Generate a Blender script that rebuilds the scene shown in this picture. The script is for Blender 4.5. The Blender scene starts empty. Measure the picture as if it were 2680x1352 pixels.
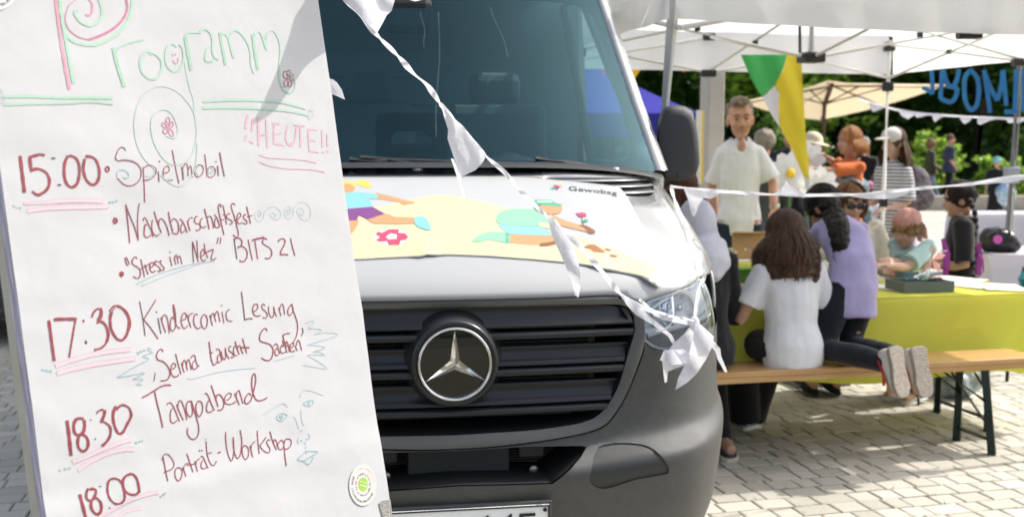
import bpy, bmesh, math, random
from mathutils import Vector, Matrix, Quaternion
from mathutils.geometry import delaunay_2d_cdt
from mathutils import noise as mnoise

# ================================================================ camera, sky, sun, exposure
sc = bpy.context.scene
COL = sc.collection
FPX = 2913.0                       # focal length in pixels of the 2680 px wide photograph
CAM_H = 1.5
PITCH = math.atan(291.0 / FPX)
cam_d = bpy.data.cameras.new('camera')
cam = bpy.data.objects.new('camera', cam_d)
COL.objects.link(cam)
cam.location = (0, 0, CAM_H)
cam.rotation_euler = (math.pi / 2 - PITCH, 0, 0)
cam_d.sensor_width = 36.0
cam_d.lens = FPX / 2680.0 * 36.0
cam_d.clip_start = 0.05
cam_d.clip_end = 600
cam_d.dof.use_dof = True
cam_d.dof.focus_distance = 2.3
cam_d.dof.aperture_fstop = 5.2
sc.camera = cam

SUN = Vector((0.635, 0.235, 0.735)).normalized()      # towards the sun
world = bpy.data.worlds.new('World')
sc.world = world
world.use_nodes = True
wn = world.node_tree.nodes
wl = world.node_tree.links
wn.clear()
wo = wn.new('ShaderNodeOutputWorld')
wb = wn.new('ShaderNodeBackground')
ws = wn.new('ShaderNodeTexSky')
ws.sky_type = 'NISHITA'
ws.sun_disc = False
ws.sun_elevation = math.asin(SUN.z)
ws.sun_rotation = math.atan2(SUN.x, SUN.y)
ws.air_density = 1.0
ws.dust_density = 4.0
ws.ozone_density = 1.0
wb.inputs['Strength'].default_value = 0.15
wh_ = wn.new('ShaderNodeHueSaturation')
wh_.inputs['Saturation'].default_value = 0.62      # thin summer haze
wl.new(ws.outputs[0], wh_.inputs['Color'])
wl.new(wh_.outputs[0], wb.inputs[0])
wl.new(wb.outputs[0], wo.inputs[0])
sun_d = bpy.data.lights.new('sun', 'SUN')
sun_d.energy = 2.7
sun_d.angle = math.radians(0.53)
sun_d.color = (1.0, 0.955, 0.88)
sun = bpy.data.objects.new('sun', sun_d)
COL.objects.link(sun)
sun.location = (6, 2, 9)
sun.rotation_euler = SUN.to_track_quat('Z', 'Y').to_euler()
sc.view_settings.view_transform = 'Standard'
sc.view_settings.look = 'None'
sc.view_settings.gamma = 1
sc.view_settings.use_curve_mapping = False
sc.view_settings.exposure = 0.84

# ================================================================ helpers: measuring
CP, SP = math.cos(PITCH), math.sin(PITCH)
def ray(px, py):
    """unit-depth world direction through a photograph pixel (2680 x 1352)"""
    u, v = (px - 1340.0) / FPX, (676.0 - py) / FPX
    d = Vector((u, CP + v * SP, -SP + v * CP))
    return d / d.y
K = 1.0404
def dray(x, y): return ray(x * K, y * K)
def at(x, y, Y):
    """world point at ground distance Y seen at overview pixel (2576 x 1300)"""
    return Vector((0, 0, CAM_H)) + dray(x, y) * Y
def atz(x, y, z):
    d = dray(x, y)
    return Vector((0, 0, CAM_H)) + d * ((z - CAM_H) / d.z)
def on_plane(px, py, p0, n):
    d = ray(px, py); o = Vector((0, 0, CAM_H))
    return o + d * ((p0 - o).dot(n) / d.dot(n))

# ================================================================ helpers: materials
def lin(c):
    if isinstance(c, str):
        c = [int(c[i:i + 2], 16) / 255 for i in (0, 2, 4)]
    return tuple((v / 12.92 if v <= 0.04045 else ((v + 0.055) / 1.055) ** 2.4) for v in c) + (1,)
MATS = {}
def mat(name, col, rough=0.6, metal=0.0, var=0.0, vscale=8.0, bump=0.0, bscale=40.0, spec=0.5, coat=0.0,
        trans=0.0, sheen=0.0, col2=None, stretch=None, subs=0.0, emit=None):
    """procedural Principled material; var = noise-driven variation towards col2 (or a darker tone)"""
    if name in MATS: return MATS[name]
    m = bpy.data.materials.new(name)
    m.use_nodes = True
    nt = m.node_tree; N = nt.nodes; L = nt.links
    b = N['Principled BSDF']
    c = col if (not isinstance(col, str) and len(col) == 4) else lin(col)
    b.inputs['Base Color'].default_value = c
    b.inputs['Roughness'].default_value = rough
    b.inputs['Metallic'].default_value = metal
    b.inputs['Specular IOR Level'].default_value = spec
    b.inputs['Coat Weight'].default_value = coat
    b.inputs['Coat Roughness'].default_value = 0.04
    b.inputs['Transmission Weight'].default_value = trans
    b.inputs['Sheen Weight'].default_value = sheen
    if subs: b.inputs['Subsurface Weight'].default_value = subs; b.inputs['Subsurface Radius'].default_value = (0.02, 0.008, 0.005)
    if var or bump:
        tc = N.new('ShaderNodeTexCoord')
        mp = N.new('ShaderNodeMapping')
        L.new(tc.outputs['Object'], mp.inputs[0])
        if stretch: mp.inputs['Scale'].default_value = stretch
    if var:
        n = N.new('ShaderNodeTexNoise'); n.inputs['Scale'].default_value = vscale; n.inputs['Detail'].default_value = 5
        L.new(mp.outputs[0], n.inputs['Vector'])
        r = N.new('ShaderNodeValToRGB')
        d = (lin(col2) if isinstance(col2, str) else col2) if col2 else tuple(v * (1 - var) for v in c[:3]) + (1,)
        r.color_ramp.elements[0].color = d; r.color_ramp.elements[0].position = 0.3
        r.color_ramp.elements[1].color = c; r.color_ramp.elements[1].position = 0.7
        L.new(n.outputs['Fac'], r.inputs[0]); L.new(r.outputs[0], b.inputs['Base Color'])
    if bump:
        n2 = N.new('ShaderNodeTexNoise'); n2.inputs['Scale'].default_value = bscale; n2.inputs['Detail'].default_value = 4
        L.new(mp.outputs[0], n2.inputs['Vector'])
        bp = N.new('ShaderNodeBump'); bp.inputs['Strength'].default_value = min(bump, 1.0); bp.inputs['Distance'].default_value = 0.01 * max(1, bump)
        L.new(n2.outputs['Fac'], bp.inputs['Height']); L.new(bp.outputs[0], b.inputs['Normal'])
    MATS[name] = m
    return m
def translucent(name, col, t=0.4, var=0.0, bump=0.0, bscale=8.0, vscale=6.0):
    """thin cloth or paper that lets light through"""
    if name in MATS: return MATS[name]
    m = mat(name, col, rough=0.85, spec=0.15, var=var, bump=bump, bscale=bscale, vscale=vscale)
    nt = m.node_tree; N = nt.nodes; L = nt.links
    b = N['Principled BSDF']; o = N['Material Output']
    tr = N.new('ShaderNodeBsdfTranslucent'); tr.inputs[0].default_value = lin(col) if isinstance(col, str) else col
    mx = N.new('ShaderNodeMixShader'); mx.inputs[0].default_value = t
    L.new(b.outputs[0], mx.inputs[1]); L.new(tr.outputs[0], mx.inputs[2]); L.new(mx.outputs[0], o.inputs[0])
    if b.inputs['Base Color'].is_linked:
        L.new(b.inputs['Base Color'].links[0].from_socket, tr.inputs[0])
    if b.inputs['Normal'].is_linked:
        L.new(b.inputs['Normal'].links[0].from_socket, tr.inputs['Normal'])
    return m

# ================================================================ helpers: objects
def tag(o, label=None, cat=None, group=None, kind=None):
    if label: o['label'] = label
    if cat: o['category'] = cat
    if group: o['group'] = group
    if kind: o['kind'] = kind
    return o
def thing(name, label, cat, loc=(0, 0, 0), rotz=0, group=None):
    o = bpy.data.objects.new(name, None)
    o.empty_display_size = 0.1
    COL.objects.link(o)
    o.location = loc
    o.rotation_euler = (0, 0, rotz)
    return tag(o, label, cat, group)
def link(name, me, m, parent=None, smooth=False):
    o = bpy.data.objects.new(name, me)
    if m:
        for q in (m if isinstance(m, (list, tuple)) else [m]): me.materials.append(q)
    COL.objects.link(o)
    if parent: o.parent = parent
    if smooth:
        for p in me.polygons: p.use_smooth = True
    return o
def mesh(name, vs, fs, m, parent=None, smooth=False):
    me = bpy.data.meshes.new(name)
    me.from_pydata([tuple(v) for v in vs], [], fs)
    me.update()
    return link(name, me, m, parent, smooth)
def bmobj(name, bm, m, parent=None, smooth=False):
    me = bpy.data.meshes.new(name)
    bmesh.ops.recalc_face_normals(bm, faces=bm.faces)
    bm.to_mesh(me); bm.free()
    return link(name, me, m, parent, smooth)
def auto_smooth(o, deg=35):
    me = o.data
    bm = bmesh.new(); bm.from_mesh(me)
    for f in bm.faces: f.smooth = True
    for e in bm.edges:
        if len(e.link_faces) == 2 and e.calc_face_angle(0) > math.radians(deg): e.smooth = False
    bm.to_mesh(me); bm.free()
    return o
def solidify(o, t, offset=-1.0):
    md = o.modifiers.new('thickness', 'SOLIDIFY'); md.thickness = t; md.offset = offset
    return o
def bevel(o, w, seg=2):
    md = o.modifiers.new('bevel', 'BEVEL'); md.width = w; md.segments = seg; md.limit_method = 'ANGLE'
    return o
def add_box(bm, c, s, R=None):
    """box centre c, full size s"""
    M = Matrix.Translation(Vector(c)) @ (R.to_4x4() if R else Matrix()) @ Matrix.Diagonal((s[0], s[1], s[2], 1))
    bmesh.ops.create_cube(bm, size=1.0, matrix=M)
def box(name, c, s, m, parent=None, R=None, bev=0):
    bm = bmesh.new(); add_box(bm, c, s, R)
    o = bmobj(name, bm, m, parent)
    if bev: bevel(o, bev)
    return o
def frame_axes(d):
    d = d.normalized()
    a = Vector((0, 0, 1)) if abs(d.z) < 0.95 else Vector((1, 0, 0))
    u = d.cross(a).normalized(); v = u.cross(d).normalized()
    return u, v
def add_tube(bm, pts, rad, seg=8, cap=True, flat=1.0, up=None):
    """tube through pts; rad a number or list"""
    pts = [Vector(p) for p in pts]
    n = len(pts)
    if not isinstance(rad, (list, tuple)): rad = [rad] * n
    rings = []
    u = None
    for i, p in enumerate(pts):
        d = (pts[min(i + 1, n - 1)] - pts[max(i - 1, 0)])
        if d.length < 1e-9: d = Vector((0, 0, 1))
        d.normalize()
        if up is not None:
            u = up.cross(d).normalized() if up.cross(d).length > 1e-4 else u; v = d.cross(u).normalized()
        elif u is None: u, v = frame_axes(d)
        else:
            u = (u - d * u.dot(d)).normalized(); v = d.cross(u).normalized()
        rings.append([bm.verts.new(p + (u * math.cos(a) + v * math.sin(a) * flat) * rad[i])
                      for a in [2 * math.pi * k / seg for k in range(seg)]])
    for a, b in zip(rings, rings[1:]):
        for k in range(seg):
            bm.faces.new((a[k], a[(k + 1) % seg], b[(k + 1) % seg], b[k]))
    if cap:
        bm.faces.new(rings[0][::-1]); bm.faces.new(rings[-1])
def tube(name, pts, rad, m, parent=None, seg=8, smooth=True, **kw):
    bm = bmesh.new(); add_tube(bm, pts, rad, seg, **kw)
    o = bmobj(name, bm, m, parent)
    if smooth: auto_smooth(o, 50)
    return o
def add_loft(bm, rings, cap=True):
    """rings: list of equal length point lists"""
    vr = [[bm.verts.new(p) for p in r] for r in rings]
    n = len(vr[0])
    for a, b in zip(vr, vr[1:]):
        for k in range(n):
            bm.faces.new((a[k], a[(k + 1) % n], b[(k + 1) % n], b[k]))
    if cap:
        bm.faces.new(vr[0][::-1]); bm.faces.new(vr[-1])
def add_ellipsoid(bm, c, r, R=None, seg=16, rings=10):
    M = Matrix.Translation(Vector(c)) @ (R.to_4x4() if R else Matrix()) @ Matrix.Diagonal((r[0], r[1], r[2], 1))
    bmesh.ops.create_uvsphere(bm, u_segments=seg, v_segments=rings, radius=1.0, matrix=M)
def catmull(pts, step=4.0, closed=False):
    if len(pts) < 3: return [Vector(p) for p in pts]
    P = [Vector(p) for p in pts]
    out = []
    n = len(P)
    for i in range(n - 1):
        p0, p1, p2, p3 = P[max(i - 1, 0)], P[i], P[i + 1], P[min(i + 2, n - 1)]
        k = max(1, int((p2 - p1).length / step))
        for j in range(k):
            t = j / k
            out.append(0.5 * ((2 * p1) + (p2 - p0) * t + (2 * p0 - 5 * p1 + 4 * p2 - p3) * t * t + (3 * p1 - p0 - 3 * p2 + p3) * t ** 3))
    out.append(P[-1])
    return out
def grid_faces(nu, nv, wrap=False):
    f = []
    for i in range(nv - 1):
        for j in range(nu if wrap else nu - 1):
            a = i * nu + j; b = i * nu + (j + 1) % nu
            f.append((a, b, b + nu, a + nu))
    return f
def in_poly(x, y, poly):
    c = False; n = len(poly); j = n - 1
    for i in range(n):
        xi, yi = poly[i][0], poly[i][1]; xj, yj = poly[j][0], poly[j][1]
        if (yi > y) != (yj > y) and x < (xj - xi) * (y - yi) / (yj - yi) + xi: c = not c
        j = i
    return c
def densify(poly, sp, closed=True):
    out = []
    n = len(poly)
    for i in range(n if closed else n - 1):
        a = Vector(poly[i][:2]); b = Vector(poly[(i + 1) % n][:2])
        k = max(1, int((b - a).length / sp))
        for j in range(k): out.append(a + (b - a) * (j / k))
    if not closed: out.append(Vector(poly[-1][:2]))
    return out
def tri_region(outline, holes=(), sp=0.04):
    """triangulated 2-D region with holes and interior points -> (verts2d, faces)"""
    o = densify(outline, sp); hs = [densify(h, sp) for h in holes]
    V = list(o); E = [(i, (i + 1) % len(o)) for i in range(len(o))]
    for h in hs:
        s = len(V); V += h; E += [(s + i, s + (i + 1) % len(h)) for i in range(len(h))]
    x0 = min(p.x for p in o); x1 = max(p.x for p in o); y0 = min(p.y for p in o); y1 = max(p.y for p in o)
    nb = len(V)
    y = y0 + sp * 0.5; row = 0
    while y < y1:
        x = x0 + sp * (0.5 if row % 2 else 0.05)
        while x < x1:
            if in_poly(x, y, o) and not any(in_poly(x, y, h) for h in hs):
                if min((Vector((x, y)) - p).length_squared for p in V[:nb]) > (sp * 0.42) ** 2: V.append(Vector((x, y)))
            x += sp
        y += sp * 0.87; row += 1
    r = delaunay_2d_cdt(V, E, [], 0, 1e-6)
    vs, fs = r[0], r[2]
    out = []
    for f in fs:
        cx = sum(vs[i].x for i in f) / len(f); cy = sum(vs[i].y for i in f) / len(f)
        if in_poly(cx, cy, o) and not any(in_poly(cx, cy, h) for h in hs): out.append(tuple(f))
    return vs, out
def text_polys(txt, size=1.0):
    """flat filled text mesh -> (verts, faces) in text space, centred on x"""
    cu = bpy.data.curves.new('t', 'FONT'); cu.body = txt; cu.size = size; cu.align_x = 'LEFT'
    cu.resolution_u = 3
    ob = bpy.data.objects.new('t', cu); COL.objects.link(ob)
    dg = bpy.context.evaluated_depsgraph_get()
    me = bpy.data.meshes.new_from_object(ob.evaluated_get(dg))
    vs = [v.co.copy() for v in me.vertices]; fs = [tuple(p.vertices) for p in me.polygons]
    bpy.data.objects.remove(ob); bpy.data.curves.remove(cu); bpy.data.meshes.remove(me)
    return vs, fs
def copy_tree(o, parent=None):
    c = o.copy(); COL.objects.link(c)
    if parent: c.parent = parent
    for ch in o.children: copy_tree(ch, c)
    return c
rnd = random.Random(7)
BLK = mat('black print', '15171a', 0.5)
# ---------------------------------------------------------------- handwriting on the flip chart
# each region of the sheet was measured with its own origin and scale; entries: (colour, pen width, points)
def parse(txt):
    out = []
    for ln in txt.strip().splitlines():
        ln = ln.strip()
        if not ln: continue
        c, w, p = ln.split(' ', 2)
        out.append((c, float(w), [tuple(float(v) for v in q.split(',')) for q in p.split()]))
    return out

TITLE = parse('''
pink 22 374,-6 400,200 430,400 467,605
green 24 402,-6 415,110 440,250 470,420 495,562
green 20 896,-10 888,80 855,160 795,225 720,272 640,303 560,300 490,278 440,235
green 17 665,-10 685,50 688,100 660,150 605,174 550,155 515,118 503,85 508,70 526,74
pinkp 15 852,-8 860,60 830,130 770,190 690,235 600,268
pink 7 600,268 530,250 470,205 442,150 445,90 470,35 520,-8
pink 12 598,-8 622,30 622,75 605,104 578,100
greenp 24 765,322 790,430 838,586
green 12 785,350 800,325 830,305 880,288 930,275 972,266
green 15 1022,372 1005,346 975,360 950,400 945,430 955,480 990,522 1030,534 1065,520 1090,470 1092,425 1075,390 1045,365 1018,352 1000,345
green 13 1196,318 1165,296 1135,310 1118,355 1118,410 1140,460 1175,481 1210,468 1235,420 1238,360 1228,320 1208,298
greenl 9 1238,350 1248,430 1262,510 1282,600 1308,680 1316,780 1328,880 1320,960 1295,1040 1250,1090 1190,1112 1130,1095 1075,1035 1040,960 1020,880 1022,810 1050,760 1105,738 1150,758 1182,810 1200,870 1195,910 1170,932 1120,915
greenl 7 1322,860 1310,770 1265,690 1190,615 1100,583 1030,595 960,650 920,740 905,840 920,960 965,1060 1040,1140 1120,1215 1180,1250 1230,1250 1290,1190 1322,1090 1330,960
pink 5 1163,362 1165,380
pink 5 1180,360 1183,378
pink 5 1168,404 1174,422 1188,430 1200,420 1202,400 1198,390
pinkp 6 1132,830 1118,815 1122,798 1135,792 1145,805 1143,825 1136,836
pinkp 6 1145,845 1150,828 1162,822 1168,838 1163,856 1148,858
pinkp 6 1140,868 1155,875 1168,895 1166,918 1150,915 1138,890 1138,872
pinkp 6 1126,870 1130,885 1122,902 1108,900 1098,885 1106,868 1122,866
pinkp 6 1120,858 1100,855 1092,840 1098,828 1112,832 1122,846
pinkp 6 1124,846 1132,840 1142,848 1140,860 1130,863 1123,855 1124,846
greenp 20 1249,245 1262,330 1290,474
green 14 1255,250 1262,230 1285,220 1320,218 1350,222 1358,208
green 13 1345,212 1370,200 1400,205 1425,240 1432,290 1432,345 1445,385 1474,402
green 13 1418,312 1398,328 1385,370 1383,400 1400,415 1430,412 1445,398
greenp 17 1480,222 1500,330 1519,440
green 15 1492,235 1515,228 1540,260 1555,320 1574,392
green 13 1550,300 1548,250 1565,215 1588,205 1625,228 1665,285 1688,350 1692,430 1712,497
greenp 17 1703,232 1715,340 1738,470
green 15 1712,235 1738,212 1765,235 1782,290 1800,338
green 12 1792,320 1795,250 1815,212 1842,208 1868,240 1888,300 1890,380 1882,440
greenp 12 1884,430 1880,490 1888,560 1915,610 1950,628 1982,605 1988,560 1975,520 1945,498 1930,496
pinkd 5 1940,512 1936,490 1942,474 1954,480 1957,500 1950,515
pinkd 5 1955,520 1965,502 1978,510 1976,535 1962,545 1953,530
pinkd 5 1950,548 1962,550 1966,572 1955,588 1944,575 1944,552
pinkd 5 1938,545 1940,565 1935,582 1918,585 1912,565 1918,545 1932,538
pinkd 5 1935,530 1915,525 1908,505 1912,485 1926,482 1934,500 1938,518
pinkd 4 1938,525 1945,518 1953,525 1950,538 1940,538 1938,525
green 20 20,652 200,652 380,658 560,658 760,660
green 19 24,706 150,702 300,698 480,694 560,686 650,688 763,700
green 17 1368,685 1500,677 1640,675 1780,680 1900,692 1980,710 2062,733
green 17 1368,728 1500,726 1640,728 1800,736 1950,750 2080,776
greenl 4 2090,755 2080,745 2088,736 2098,742 2100,755 2110,745 2118,755 2110,766 2116,776 2110,786 2100,780 2098,795 2086,805 2078,795 2086,780 2078,768 2084,758
bluel 4 2,655 14,640 8,610 -2,600
bluel 4 2,665 20,660 22,690 8,700 0,690
''')
HEUTE = parse('''
pinkl 16 1674,773 1664,820 1656,868
pinkl 13 1666,913 1655,950
pinkl 15 1708,797 1704,840 1700,880
pinkl 14 1686,950 1713,966
pinkl 17 1742,790 1745,880 1746,982
pinkl 12 1796,805 1800,900 1806,996
pinkl 9 1748,912 1800,906
pinkl 12 1850,828 1848,900 1850,976
pinkl 12 1835,830 1890,834
pinkl 11 1848,908 1896,896
pinkl 14 1850,966 1918,978
pinkl 10 1942,845 1930,900 1930,945 1952,980 1972,978 1990,940 2000,858
pinkl 9 1962,962 1975,984
pinkl 11 2022,846 2026,920 2028,992
pinkl 10 1980,843 2056,850
pinkl 11 2080,868 2082,940 2088,1022
pinkl 8 2080,870 2138,878
pinkl 8 2088,946 2128,950
pinkl 8 2086,1018 2148,1028
pinkl 15 2174,878 2174,990
pinkl 11 2170,1026 2184,1028
pinkl 13 2206,898 2209,984
pinkl 12 2200,1016 2216,1026
pinkl 7 1748,1042 1800,1062 1880,1068 1960,1072 2050,1080 2132,1098
pinkl 8 1746,1088 1800,1112 1880,1130 1960,1138 2060,1140 2130,1148 2188,1160
''')
SPIEL = parse('''
red 25 152,108 166,240 182,383
red 20 216,120 260,108 300,98 336,104
red 24 226,120 228,170 238,228
red 20 232,216 270,206 310,212 350,240 370,290 362,340 335,375 290,400 262,392 240,373
redd 11 385,127 414,127
redd 11 430,326 458,326
red 20 508,108 486,160 480,230 488,290 510,330 542,342 575,318 592,260 594,190 576,135 545,112 515,108
red 20 636,130 625,180 628,240 650,295 690,325 722,310 742,260 740,200 722,145 690,118 640,110
red 12 800,188 792,196 790,215 802,228 815,215 812,195 800,188
bluel 5 945,74 935,48 915,40 890,56 868,100
bluel 5 905,134 960,136 1010,152 1050,190 1058,240
red 7 938,66 925,48 905,46 885,64 868,105 866,130 885,146 930,143 980,150 1025,170 1052,210 1052,262 1030,305 990,330 950,332 915,314 878,276
blue 6 876,268 874,240 890,218 915,214 945,225 962,250 956,272 935,276 918,265
red 7 1070,192 1073,260 1078,340 1083,458
red 7 1072,205 1100,182 1130,182 1160,200 1168,225 1150,262 1110,288 1066,290
bluel 5 1085,262 1120,264 1150,240 1158,205
red 7 1184,228 1188,300
bluel 5 1192,225 1196,305
redd 9 1188,148 1198,154
red 7 1224,238 1255,232 1268,205 1255,185 1232,196 1220,235 1228,278 1255,294 1293,290
bluel 5 1228,278 1250,284 1285,276
red 7 1288,66 1312,190 1340,316
red 7 1358,188 1366,240 1370,290
red 6 1364,225 1378,180 1395,165 1405,190 1408,262
bluel 6 1376,215 1380,285
bluel 6 1400,180 1415,255
red 6 1410,215 1422,185 1432,195 1438,272
red 7 1484,176 1462,200 1455,230 1465,260 1490,264 1515,240 1522,205 1510,180 1484,176
bluel 6 1490,184 1472,205 1470,235 1485,252
red 7 1534,96 1542,180 1550,262
red 6 1550,215 1570,192 1595,190 1612,215 1606,250 1580,270 1555,262
bluel 5 1590,225 1578,222 1574,236 1584,244 1598,232 1594,208 1572,202 1560,225 1564,250
red 7 1628,180 1632,255
bluel 5 1636,180 1642,262
redd 8 1614,150 1620,154
red 7 1644,84 1662,180 1680,264
bluel 5 1652,76 1668,170 1686,262
pinkv 26 178,466 320,458 450,446 600,442 770,446
pinkv 26 200,522 330,505 480,496 640,494 808,488
pinkl 4 176,464 200,462 450,434 600,430 772,430
pinkl 3 772,430 770,462
pinkl 4 184,476 320,470 600,460 770,460
pinkl 4 200,506 330,492 480,480 640,478 808,472
pinkl 3 808,472 808,502
pinkl 4 208,536 330,518 480,510 808,503
blue 13 102,478 107,490
blue 11 126,493 128,499
blue 14 150,494 155,502
blue 17 820,450 826,462
blue 17 845,450 853,453
blue 14 872,440 876,452
''')
NACH = parse('''
red 16 265,80 280,200 300,360 314,500 324,628
red 15 265,82 300,180 350,300 400,420 448,592
red 13 458,62 442,180 436,320 440,450 448,560
red 15 520,312 518,285 535,266 560,290 600,380 635,460 654,540
red 15 566,378 555,360 540,372 534,420 528,480 536,520 555,548 590,540 622,512
red 14 650,296 640,340 640,420 655,480 690,520 722,522 742,498
red 16 670,178 700,280 740,400 774,484
red 15 740,380 735,320 760,286 790,290 830,350 860,430 884,520
red 16 872,184 890,300 915,400 935,462
red 15 912,320 935,284 970,290 1005,340 1016,410 1008,470 990,494 950,490 918,470
red 14 1030,300 1045,288 1075,330 1110,400 1138,480
red 14 1082,345 1065,350 1048,400 1044,450 1056,476 1085,468 1110,435
red 16 1140,312 1155,380 1180,455
red 14 1150,330 1162,290 1190,268 1218,270
red 15 1285,252 1262,252 1242,290 1244,330 1270,352 1305,356 1325,390 1315,430 1285,448 1256,440
red 14 1358,280 1338,284 1322,320 1322,370 1345,402 1380,406 1404,384
red 16 1382,142 1400,220 1425,310 1448,430
red 14 1425,262 1450,245 1480,270 1500,340 1510,420
red 15 1518,222 1550,260 1580,330 1600,398
red 14 1552,262 1530,300 1524,350 1535,395 1565,410 1595,390
red 14 1614,128 1612,90 1592,76 1576,110 1582,180 1610,300 1640,430 1658,510
red 11 1592,300 1625,298 1658,292
red 13 1642,90 1660,180 1680,280 1694,362
red 11 1640,222 1672,224
red 14 1742,216 1712,214 1690,242 1706,280 1750,300 1774,330 1760,360 1735,356
red 14 1814,98 1800,72 1775,66 1760,95 1768,150 1800,240 1830,350 1855,450 1862,520 1840,546 1810,532 1790,505
red 11 1790,300 1850,294
red 14 1855,290 1890,250 1892,210 1868,200 1845,240 1842,300 1858,345 1890,350 1925,332
red 14 1972,228 1945,224 1932,252 1950,290 1985,320 1980,350 1960,358 1935,342
red 14 1978,106 2000,200 2036,352
red 12 1982,254 2030,244 2062,234
red 30 118,270 100,290 96,320 110,346 134,330 138,295 118,272
blue 26 40,40 44,58
blue 24 80,42 104,44
blue 22 136,22 142,44
''')
STRESS = parse('''
red 15 252,834 270,900 290,948
red 15 272,824 300,880 318,932
red 16 426,850 420,830 395,826 365,855 355,890 372,930 415,955 455,985 476,1030 472,1090 445,1122 405,1118 372,1094
red 14 480,850 505,960 536,1110
red 14 476,1000 520,972 560,940
red 15 540,930 560,1000 588,1072
red 14 560,960 590,925 610,915
red 15 620,972 650,955 668,920 655,900 625,910 608,960 620,1015 650,1040 690,1018
red 15 732,900 705,880 685,890 690,930 730,955 758,990 755,1020 735,1028 720,1012
red 14 776,890 765,872 752,890 775,930 812,975 815,1000 790,1008 755,1016
red 13 892,815 908,880 924,952
redd 16 892,748 902,760
red 13 955,820 965,870 978,930
red 13 962,850 975,800 990,800 1005,860 1014,918
red 13 1005,850 1022,810 1045,830 1066,925
redd 12 1213,606 1220,760 1228,904
red 13 1214,608 1240,690 1270,800 1298,894
red 13 1274,590 1282,700 1292,840
red 14 1350,806 1375,790 1382,740 1358,715 1338,745 1330,800 1345,860 1375,880 1400,855
red 13 1378,635 1395,740 1432,838
red 15 1396,764 1440,742 1480,724 1510,722
red 13 1510,722 1490,790 1478,850 1505,862 1535,850 1548,828
red 13 1576,545 1570,590 1554,638
red 13 1612,542 1610,590 1602,638
red 28 205,1034 192,1050 192,1080 206,1100 224,1080 224,1048 205,1034
blue 8 425,1206 500,1168 620,1108 780,1045 950,992 1150,938 1330,906 1522,878
bluel 8 505,1222 620,1180 800,1105 960,1045 1100,998 1260,940 1400,898 1522,880
blue 15 422,1206 436,1200
blue 15 500,1222 515,1218
''')
BITS = parse('''
redd 12 608,664 625,790 652,962
red 16 612,690 650,664 695,672 720,715 712,765 680,795 658,800
red 16 665,795 715,780 765,805 795,860 792,930 765,980 730,998 698,994 694,972
red 14 810,688 838,830 872,980
red 24 865,696 950,672 1036,654
red 14 905,700 925,830 946,962
red 16 1072,690 1062,670 1038,672 1015,705 1018,740 1060,770 1115,805 1142,850 1140,910 1110,948 1075,955 1046,944
red 16 1240,722 1245,695 1280,675 1318,678 1334,710 1318,765 1280,835 1268,880 1272,902
red 20 1268,900 1320,896 1376,900
red 14 1410,664 1435,780 1472,914
bluel 6 950,345 980,342 980,315 958,315 948,345 960,366 982,358 992,320 980,285 952,278 922,295 905,335 912,385 940,420 980,428 1015,400 1030,340 1045,290 1085,245 1140,222 1200,226 1250,265 1272,315 1262,370 1225,402 1180,398 1140,375 1122,340 1135,312 1165,305 1192,325 1198,355 1180,362 1165,348
bluel 6 1372,290 1390,286 1386,262 1368,258 1356,285 1365,320 1385,332 1405,305 1412,260 1400,222 1370,212 1338,232 1320,285 1330,345 1360,388 1395,392 1428,365 1445,300 1460,240 1495,190 1550,162 1610,168 1660,205 1690,270 1690,350 1665,400 1620,415 1570,395 1525,345 1500,290 1515,250 1555,242 1592,265 1595,315 1575,340 1545,325 1538,300 1555,290
''')
T1730 = parse('''
red 42 150,418 175,620 198,800 224,995
red 46 222,410 300,404 420,402 545,402
red 24 528,420 500,560 475,720 436,945
red 22 640,410 646,446
redd 26 672,708 682,752
red 26 762,378 775,330 810,280 860,250
red 46 880,245 896,300 885,360 850,430
red 26 836,462 850,440 890,430
red 40 880,436 920,450 960,500 990,590 990,660 970,720
red 26 975,710 940,770 880,815 790,838
red 22 1012,292 1040,250 1080,218 1130,212
red 44 1120,218 1180,240 1250,310 1290,400 1295,480 1275,570
red 34 1275,570 1240,650 1200,695 1155,700 1100,670
red 38 1120,690 1070,620 1030,530 1020,430 1025,360 1045,300
red 16 1040,310 1060,275 1086,248
pinkv 54 240,1068 400,1010 560,960 760,905 980,862 1180,842 1326,828
pinkl 7 230,1040 400,985 560,930 760,875 980,835 1180,812 1326,800
pinkl 5 1326,798 1326,858
pinkl 10 255,1092 400,1040 560,990 760,935 980,895 1180,872 1326,858
pinkv 54 260,1175 400,1130 560,1090 760,1055 980,1015 1180,985 1376,960
pinkl 7 252,1142 400,1100 560,1060 760,1022 980,985 1180,955 1376,928
pinkl 5 1376,926 1376,988
pinkl 10 275,1202 400,1160 560,1122 760,1080 980,1045 1180,1015 1376,986
blue 28 60,1116 66,1120
blue 34 114,1124 122,1130
blue 34 170,1136 178,1140
blue 36 1414,868 1420,892
blue 30 1458,852 1464,872
blue 28 1504,838 1508,852
blue 9 1612,818 1570,815 1545,828 1590,855 1628,876 1570,890 1510,915 1484,934 1540,945 1565,965 1540,990 1420,1050 1300,1115 1200,1180 1122,1226 1240,1210 1400,1180 1508,1160 1450,1200 1350,1250 1440,1250 1488,1256 1440,1300 1400,1330 1480,1325
redd 10 1660,1160 1652,1220 1640,1280
''')
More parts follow.
